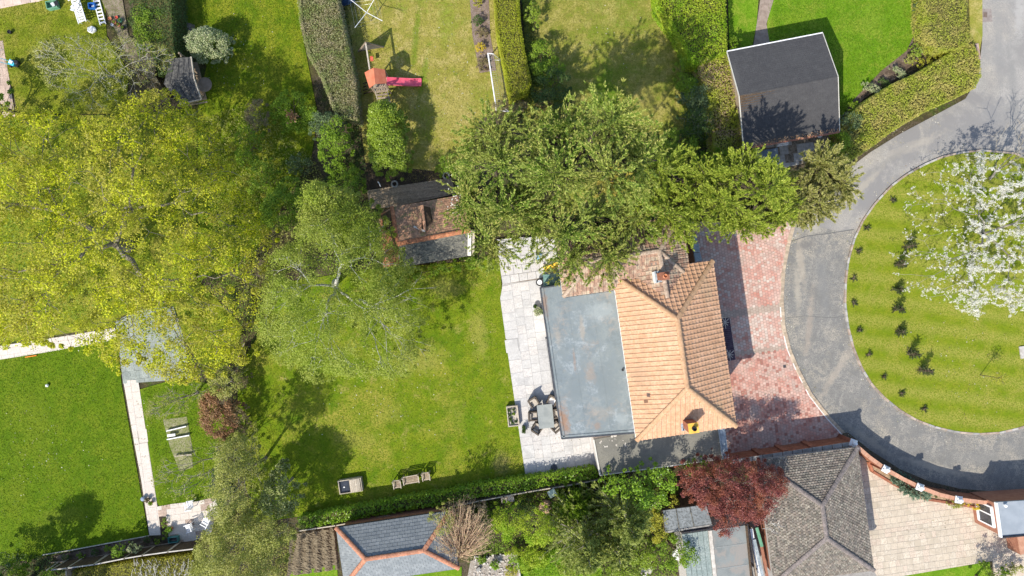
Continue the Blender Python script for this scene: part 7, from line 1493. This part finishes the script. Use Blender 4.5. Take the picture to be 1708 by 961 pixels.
for i, (x, y, rx, ry, h, mt, l_) in enumerate(((850, 870, 34, 30, 3.6, L_HPRIV, 'bright green shrub right of the reddish bare tree'), (900, 880, 34, 32, 4.2, L_HPRIV, 'bright green shrub mass left of the spreading conifers'), (820, 862, 22, 18, 1.2, L_BRG, 'mid green shrub by the log pile'), (880, 930, 40, 26, .9, L_HPRIV, 'yellow green ground shrub at the bottom middle'), (960, 945, 34, 20, 1.4, L_BIRCH, 'light green shrub under the bottom of the spreading conifers'), (1070, 925, 30, 26, 1.6, L_COLM, 'light green shrub right of the spreading conifers at the bottom'), (870, 850, 26, 16, 1.3, L_DKG, 'dark green shrub by the compost bins'),
        (803, 933, 10, 8, .6, L_BRG, 'small green clump at the top of the rockery'), (826, 943, 8, 8, .6, L_LAUR, 'round green clump in the middle of the rockery'), (852, 952, 12, 10, .5, L_YEL, 'yellow green clump at the edge of the rockery'), (1040, 955, 36, 14, 1.2, L_COLM, 'light green shrub on the very bottom edge right of centre'))):
    shrub('shrub', l_, x, y, rx, ry, h, mt, 160 + i, .1, 1.0)
# conical conifers bottom centre (apex farther out than the boughs)
cone_tree('conifer', 'spreading feathery conifer with pale leader beside the laurel clump', (1058, 896), 8, (1024, 828), 2.9, L_CYPD, BARK_G, nb=150, per=75, seed=171, zlow=.8)
cone_tree('conifer', 'spreading dark feathery conifer left of the pale leadered one at the bottom', (985, 945), 8, (963, 867), 2.9, L_CYPD, BARK_G, nb=150, per=75, seed=172, zlow=.8)
cone_tree('conifer', 'feathery conifer at the bottom between its two larger neighbours', (1035, 940), 7.2, (1008, 872), 2.2, L_CYPD, BARK_G, nb=90, per=70, seed=173, zlow=.8)
cone_tree('conifer', 'low olive conifer behind the laurel hedge near the bird table', (968, 850), 3.6, (955, 845), 1.7, L_MIDG, BARK_D, nb=90, per=70, seed=174, zlow=.5)
# reddish bare tree
def fan_tree(name, lbl, base, poly, zlo, zhi, nt, mat, seed, r=.02, budmat=None):
    g = np.random.default_rng(seed); P = sample_poly(g, WP(poly, (zlo + zhi) / 2), nt); bx, by = W2(*base); t = T(name, lbl, 'bare tree', (bx, by, 0)); m = MB(); m.tube([(bx, by, -.05), (bx + .02, by + .02, .9)], [.13, .09], 7); ends = []
    c = P.mean(0)
    for p in P:
        a = np.array([bx, by, .8]); b = np.array([p[0], p[1], g.uniform(zlo, zhi)]); f = g.random() * .75; st = a + (b - a) * f + g.normal(size=3) * .04; mid = (st + b) / 2 + np.array([0, 0, .12]) + g.normal(size=3) * .11
        m.tube([tuple(st), tuple(mid), tuple(b)], [r * (1.4 - f), r * .6, r * .35], 3, cap=False); ends += [b, (mid + b) / 2]
    m.build('trunk', mat, t)
    if budmat: E = np.repeat(np.array(ends), 3, 0); n = len(E); a, b = rand_frames(g, n, unit(g.normal(size=(n, 3)) + np.array([0, 0, 1]))); leaf_mesh('buds', E + g.normal(size=(n, 3)) * .06, a * .045, b * .022, budmat, t)
fan_tree('bare_tree', 'fan of reddish brown bare twigs beside the slate roof', (770, 920), [(722, 870), (745, 838), (775, 832), (805, 845), (828, 880), (820, 905), (790, 925), (755, 925), (728, 900)], 1.4, 4.6, 640, M('bark_reddish', [(.42, .28, .18), (.56, .40, .28)], 8, bump=.2), 181, budmat=ML('leaf_bud_tan', [(.46, .34, .20), (.56, .42, .27), (.40, .38, .12)], .2))
shrub('shrub', 'sparse green drooping twigs over the corner of the slate roof', 738, 862, 26, 20, 5.6, L_OLV, 182, .08, .5)
# bottom left trees
leafy('tree', 'large soft olive leafed tree at the bottom left of centre', 'tree', [(316, 930), (325, 895), (355, 870), (385, 855), (420, 850), (470, 855), (495, 880), (490, 905), (470, 920), (465, 980), (400, 1010), (330, 1000)], 2.2, 7.0, L_OLV, BARK_G, nclump=270, per=130, cr=.5, leaf=.1, seed=191, R=2.2, depth=1.5, base=(415, 880), trunk_r=.14, zo=4.6, nlimb=90)
leafy('rhododendron', 'grey green broad leafed bush at the lower left corner of the main lawn', 'bush', [(432, 810), (450, 785), (465, 768), (478, 790), (498, 805), (502, 840), (480, 862), (450, 858), (430, 840)], 1.2, 4.5, L_RHOD, BARK_G, nclump=80, per=70, cr=.4, leaf=.14, seed=192, depth=1.2, trunk_r=.08)
leafy('tree', 'mixed green and brown scrubby tree on the left border of the main lawn', 'tree', [(362, 760), (385, 720), (415, 735), (430, 780), (425, 830), (410, 860), (375, 862), (358, 830)], 2.6, 7.5, L_OLV, BARK_G, nclump=130, per=90, cr=.42, leaf=.1, seed=193, depth=2.4, trunk_r=.1)
shrub('shrub', 'dark green shrub in shade under the scrubby tree on the lawn border', 372, 812, 20, 38, 1.8, L_DKG, 194, .1, 1)
shrub('shrub', 'brown and green twiggy shrub just below the copper orange tree', 385, 742, 20, 18, 2.6, L_OLV, 310, .09, .8)
shrub('shrub', 'dull brown twiggy shrub against the lawn side of the copper orange tree', 404, 700, 14, 28, 2.2, L_TWIG, 311, .08, .8)
shrub('shrub', 'dark green shrub between the copper orange tree and the leaning leafless tree', 362, 752, 16, 16, 2.0, L_MIDG, 312, .09, .8)
shrub('shrub', 'tan twiggy shrub at the top of the left border of the main lawn', 402, 632, 16, 20, 1.8, L_TWIG, 313, .08, .8)
leafy('copper_beech', 'copper orange leafed small tree left of the main lawn', 'tree', [(326, 668), (342, 648), (375, 645), (398, 672), (396, 712), (378, 738), (345, 732), (328, 705)], .8, 3.2, L_ORG, BARK_D, nclump=110, per=85, cr=.36, leaf=.11, seed=195, depth=1.0, trunk_r=.08)
bare('bare_tree', 'tan budding tree directly above the copper orange tree', (372, 648), 4.5, [(340, 640), (355, 615), (385, 608), (408, 625), (402, 655), (375, 672), (350, 660)], 60, BARK_G, 196, .08, 1.5, L_OLV, tz=.8, per=46, leaf=.1)
bare('bare_tree', 'leaning leafless tree with thin buds across the small left garden', (400, 745), 6.5, [(255, 790), (270, 745), (310, 735), (350, 745), (400, 730), (420, 760), (400, 820), (340, 850), (290, 835), (265, 815)], 150, BARK_G, 197, .1, 1.2, L_OLV, tz=.7, wob=.1, per=12, leaf=.08)
bare('bare_tree', 'leafless budding tree just below the yellow green maple', (330, 655), 4.2, [(235, 690), (250, 655), (300, 635), (340, 640), (350, 665), (310, 690), (270, 705), (245, 705)], 120, BARK_G, 198, .08, 1.2, L_OLV, tz=.7, per=22, leaf=.07)
leafy('magnolia', 'light green broad leafed bush at the bottom left corner', 'bush', [(-30, 930), (15, 925), (35, 935), (48, 950), (60, 990), (0, 1010), (-40, 990)], .8, 2.6, L_MIDG, BARK_D, nclump=60, per=80, cr=.4, leaf=.13, seed=199, depth=.9, trunk_r=.06)
shrub('shrub', 'low green shrub at the bottom edge beside the fence end', 88, 955, 20, 12, 1.2, L_LAUR, 200, .1, 1)
shrub('sapling', 'bright green sapling growing through the pale fence rail', 202, 915, 13, 15, 2.0, L_BRG, 201, .12, .6, cat='sapling')
shrub('sapling', 'pale stemmed leafy sapling right of the bright green one at the fence', 228, 912, 13, 9, 1.6, L_VAR, 202, .1, .5, cat='sapling')
for i, (x, y, l_) in enumerate(((274, 872, 'low green plants at the top of the narrow planting strip'), (275, 892, 'low green plants at the foot of the narrow planting strip'))): shrub('bed_plant', l_, x, y, 5, 9, .4, L_MIDG, 205 + i, .07, .8)
for i, (x, y, s_) in enumerate(((110, 930, 9), (135, 927, 8), (158, 921, 8), (180, 915, 8), (245, 900, 7), (262, 903, 5))): shrub('bed_plant', ('green plant clump leftmost in the fence bed', 'second plant clump from the left in the fence bed', 'third plant clump from the left in the fence bed', 'plant clump left of the bright sapling in the fence bed', 'plant clump beside the end of the cream path', 'small plant between the cream path and the planting strip')[i], x, y, s_, 6, .35, L_MIDG if i % 2 else L_DKG, 210 + i, .07, .7)
# inside the curved wall bed
conifer('spreading_juniper', 'blue green spreading juniper spilling from the brick edged bed', [(1490, 797), (1505, 792), (1530, 806), (1552, 822), (1546, 832), (1525, 832), (1500, 815)], .5, 1.1, ML('leaf_juniper', [(.13, .22, .14), (.20, .30, .20), (.28, .38, .27)], .15), BARK, nspray=110, per=60, L=.5, r0=.14, ll=.1, lw=.035, seed=221, depth=.3, cat='juniper', trunk_r=.03, out=1.2, upw=.4)
shrub('golden_bush', 'golden yellow bush between the last white capped pillar and the grey flat roof', 1630, 843, 21, 8, 1.0, L_YELF, 222, .07, 1.5)
shrub('bed_shrub', 'green and red tinged shrub below the pillar next to the golden bush', 1592, 840, 13, 8, .8, L_OLV, 223, .07, 1)
shrub('bed_shrub', 'tiny green plant alone in the brick edged bed', 1563, 827, 5, 4, .5, L_DKG, 224, .06, 1)
# small clipped conifers on the island
ICON = [(1511, 411, 1.3, 'upright little conifer highest in the inner arc on the island'), (1497, 441, 1.3, 'upright little conifer second from the top of the inner arc'), (1494, 483, .9, 'thin little conifer third from the top of the inner arc'), (1493, 515, 1.2, 'upright little conifer fourth from the top of the inner arc'), (1499, 553, .8, 'thin little conifer fifth from the top of the inner arc'), (1515, 589, 1.6, 'bigger little conifer second from the lower end of the inner arc'), (1534, 616, 1.7, 'biggest little conifer at the lower end of the inner arc')]
for i, (x, y, h, l_) in enumerate(ICON): cone_tree('dwarf_conifer', l_, (x + (x - 854) * h / CAM_H * .9, y + (y - 480) * h / CAM_H * .9), h, (x, y), .15 + h * .05, L_DKG, BARK, nb=60, per=34, seed=230 + i, ll=.06, lw=.03, zlow=.08, r0=.06, group='little conifers in the inner arc on the island lawn', cat='small conifer')
TINY = [(1489, 334), (1445, 380), (1431, 419), (1424, 464), (1424, 506), (1433, 551), (1449, 591), (1475, 628), (1504, 656), (1541, 682)]
ordn = ['highest', 'second from the top', 'third from the top', 'fourth from the top', 'fifth from the top', 'fifth from the lower end', 'fourth from the lower end', 'third from the lower end', 'second from the lower end', 'lowest']
for i, (x, y) in enumerate(TINY): cone_tree('tiny_shrub', 'tiny dark shrub near the island kerb, %s in its arc' % ordn[i], (x + .5, y), .34, (x, y), .07, L_DKG, BARK, nb=20, per=22, seed=250 + i, ll=.06, lw=.03, zlow=.06, r0=.04, group='tiny shrubs along the island kerb', cat='shrub')
# thin sapling casting a clear shadow on the island
t = T('sapling', 'thin young tree with sparse yellow leaves low on the island lawn', 'sapling', W(1633, 625, 0)); g = random.Random(3); c = Vector((*W2(1633, 625), 0)); m = MB().tube([tuple(c), tuple(c + Vector((.02, .01, 1.3))), tuple(c + Vector((.06, .02, 2.1)))], [.03, .022, .012], 5)
for k in range(12): th = g.random() * 6.28; L_ = g.uniform(.25, .6); z = g.uniform(1.3, 2.0); m.tube([tuple(c + Vector((.04, .01, z))), tuple(c + Vector((.04 + math.cos(th) * L_, math.sin(th) * L_, z + .3)))], [.012, .005], 3)
m.build('trunk', BARK, t); g = np.random.default_rng(5); n = 260; C = np.array([c.x + .05, c.y, 2.0]) + unit(g.normal(size=(n, 3))) * g.random((n, 1)) ** .5 * np.array([.55, .5, .5]); a, b = rand_frames(g, n, unit(g.normal(size=(n, 3)) + np.array([0, 0, 1]))); leaf_mesh('crown', C, a * .045, b * .025, L_YEL, t)
# trees beyond the frame whose shade falls inside it
leafy('tree', 'tree just outside the bottom right corner casting shade on the paving', 'tree', blob(1668, 985, 46, 36, 10, 3), 1.2, 3.6, L_MIDG, BARK, nclump=60, per=70, cr=.4, leaf=.11, seed=301, trunk_r=.08)
shrub('shrub', 'low yellow green shrub at the bottom edge of the corner paving', 1690, 950, 16, 12, .7, L_OLV, 302, .09, .7)
leafy('tree', 'tall conifer like tree at the bottom left corner shading the big lawn', 'tree', [(-60, 985), (-20, 960), (20, 975), (30, 1020), (-20, 1060), (-70, 1040)], 2, 6.5, L_DKG, BARK_D, nclump=110, per=90, cr=.5, leaf=.14, seed=303, trunk_r=.14)
leafy('tree', 'dark tree on the bottom edge shading the lower left lawn', 'tree', [(40, 1000), (80, 985), (110, 1000), (110, 1040), (60, 1060), (30, 1040)], 1.6, 5.2, L_DKG, BARK_D, nclump=80, per=90, cr=.45, leaf=.14, seed=304, trunk_r=.12)
leafy('tree', 'tree just left of the frame beside the curved cream path', 'tree', [(-60, 120), (-20, 110), (0, 150), (5, 200), (-30, 230), (-70, 200)], 1.5, 5.0, L_MIDG, BARK_D, nclump=70, per=80, cr=.45, leaf=.13, seed=305, trunk_r=.12)
# grass blades that roughen the lawns
g = np.random.default_rng(77)
def blades(name, poly, n, mat, size=.07, z=.03):
    P = sample_poly(g, WP(poly), n); k = len(P); C = np.column_stack([P, np.full(k, z + .02)]); ax = unit(np.column_stack([g.normal(size=(k, 2)), np.abs(g.normal(size=k)) * .7 + .3])); b = unit(np.cross(ax, g.normal(size=(k, 3)))); s_ = size * g.uniform(.5, 1.3, k)[:, None]
    leaf_mesh(name, C, ax * s_ * .6, b * s_ * .28, mat, None, kind='stuff', tri=True)
def gm(name, cols): return ML(name, cols, .3)
blades("grass", [(400, 610), (432, 560), (640, 446), (834, 440), (877, 797), (868, 803), (700, 826), (495, 862), (425, 872), (398, 760)], 40000, gm('grass_main', [(.105, .175, .006), (.15, .215, .010), (.21, .25, .02), (.28, .28, .045)]))
blades('grass', [(0, 598), (195, 566), (203, 640), (248, 893), (90, 925), (0, 940)], 26000, gm('grass_left', [(.08, .15, .003), (.12, .20, .006), (.17, .24, .010)]))
blades('grass', [(300, 0), (490, 0), (505, 60), (530, 190), (520, 260), (480, 330), (420, 430), (350, 300), (345, 110)], 26000, gm('grass_moss', [(.09, .15, .004), (.16, .22, .008), (.25, .28, .02)]))
blades('grass', [(0, 15), (75, 0), (172, 0), (178, 60), (215, 120), (210, 190), (30, 190), (22, 150), (0, 80)], 14000, gm('grass_topleft', [(.12, .17, .008), (.20, .24, .014), (.28, .28, .03)]))
blades('grass', [(565, 0), (825, 0), (830, 60), (840, 170), (800, 200), (762, 300), (690, 305), (612, 290), (600, 190), (580, 60)], 32000, gm('grass_dry', [(.22, .25, .02), (.36, .32, .08), (.46, .39, .14)]))
blades('grass', [(870, 0), (1095, 0), (1120, 40), (1150, 150), (1150, 250), (950, 250), (880, 200)], 24000, gm('grass_topmid', [(.16, .21, .014), (.30, .29, .06), (.40, .35, .11)]))
blades('grass', [(1292, 0), (1515, 0), (1522, 60), (1512, 85), (1470, 118), (1425, 165), (1404, 195), (1385, 190), (1375, 60), (1282, 66)], 18000, gm('grass_bright', [(.09, .20, .005), (.14, .27, .010), (.20, .31, .02)]))
blades('grass', [(1636, 257), (1600, 261), (1540, 281), (1488, 317), (1444, 370), (1419, 440), (1415, 508), (1428, 580), (1457, 638), (1505, 681), (1563, 707), (1630, 718), (1700, 708), (1720, 690), (1720, 260)], 11000, gm('grass_isle', [(.15, .19, .010), (.22, .235, .02), (.30, .28, .05)]), z=.11)
blades('grass', [(240, 650), (300, 635), (350, 645), (352, 660), (392, 720), (360, 835), (268, 846)], 9000, gm('grass_garden', [(.07, .14, .004), (.12, .19, .008), (.18, .21, .015)]))
# rough undergrowth of low plants below the trees
def under(name, poly, n, mat, h=.35, size=.11, kind='stuff'):
    P = sample_poly(g, WP(poly), n); k = len(P); hh = (lobes(g, P, .5, 1.4) + .5).clip(.1, 1) * h; C = np.column_stack([P, g.random(k) * hh + .03]); a, b = rand_frames(g, k, unit(g.normal(size=(k, 3)) * .7 + np.array([0, 0, 1]))); s_ = size * g.uniform(.6, 1.3, k)[:, None] * .5
    leaf_mesh(name, C, a * s_, b * s_ * .6, mat, None, kind=kind, tri=True)
under('undergrowth', [(0, 200), (210, 190), (330, 180), (420, 430), (430, 560), (396, 610), (350, 640), (200, 520), (0, 570)], 20000, L_MIDG)
under('undergrowth', [(330, 200), (430, 170), (520, 260), (560, 330), (480, 470), (430, 560), (360, 400)], 9000, L_OLV)
under('undergrowth', [(360, 730), (430, 700), (440, 860), (500, 885), (480, 960), (330, 960), (362, 860)], 9000, L_OLV)
under('undergrowth', [(790, 835), (1000, 800), (1130, 800), (1130, 961), (880, 961), (862, 920), (790, 925)], 16000, L_BRG, .4)
under('undergrowth', [(868, 0), (885, 0), (900, 60), (960, 180), (1150, 240), (1240, 250), (1240, 290), (1100, 300), (900, 260), (860, 200), (880, 130)], 9000, L_DKG)
under('undergrowth', [(596, 200), (612, 290), (600, 330), (640, 440), (560, 440), (540, 300)], 4000, L_DKG)
under('undergrowth', [(1098, 0), (1150, 100), (1185, 110), (1195, 250), (1140, 240), (1150, 150), (1120, 50)], 3500, L_MIDG)
under('undergrowth', [(570, 0), (578, 0), (603, 190), (600, 200), (590, 140)], 500, L_DKG, .15)
under('undergrowth', [(0, 920), (90, 928), (110, 952), (300, 925), (330, 961), (0, 961)], 3000, L_DKG)

for i, (pts, l_) in enumerate((([(1312, 405), (1345, 394), (1385, 389), (1424, 383)], 'a'), ([(1306, 531), (1345, 527), (1380, 530), (1414, 528)], 'b'))):
    m = MB(); P_ = [Vector((*W2(x, y), .019)) for x, y in pts]
    for k in range(len(P_) - 1): m.bar(P_[k], P_[k + 1], .05 if i == 0 else .025, .008)
    m.build('road_seam', M('seam_bitumen_' + l_, [(.10, .10, .10), (.14, .14, .135)], 5), None, kind='structure')
g = np.random.default_rng(12); R1 = []
for (x, y) in ISLE:
    for _ in range(26): R1.append((*W2(x + g.normal() * 9, y + g.normal() * 9), .02 + (.1 if False else 0)))
for (x, y) in EDGE + ROAD_OUT[4:20]:
    for _ in range(22): R1.append((*W2(x + g.normal() * 9, y + g.normal() * 9), .035))
for (x, y, sx, sy, n, z) in ((925, 730, 40, 40, 90, .085), (1260, 620, 60, 80, 150, .075), (1260, 420, 40, 30, 90, .075), (870, 440, 25, 20, 60, .205), (1560, 880, 60, 35, 60, .07), (240, 720, 14, 90, 60, .06), (100, 570, 70, 14, 90, .06), (60, 760, 90, 80, 140, .06), (650, 640, 150, 110, 260, .07), (1600, 600, 70, 90, 130, .15), (740, 130, 70, 110, 160, .07), (1010, 60, 70, 50, 90, .07), (400, 100, 60, 80, 110, .07), (1640, 420, 60, 110, 260, .15)):
    for _ in range(n): R1.append((*W2(x + g.normal() * sx * .6, y + g.normal() * sy * .6), z))
C = np.array(R1); n = len(C); a, b = rand_frames(g, n, unit(g.normal(size=(n, 3)) * .25 + np.array([0, 0, 1]))); sz = g.uniform(.015, .05, n)[:, None]
leaf_mesh('fallen_leaves', C, a * sz, b * sz * .7, ML('litter_mixed', [(.20, .13, .06), (.45, .40, .25), (.70, .68, .60), (.30, .28, .08), (.12, .09, .05)], .1), None, kind='stuff')
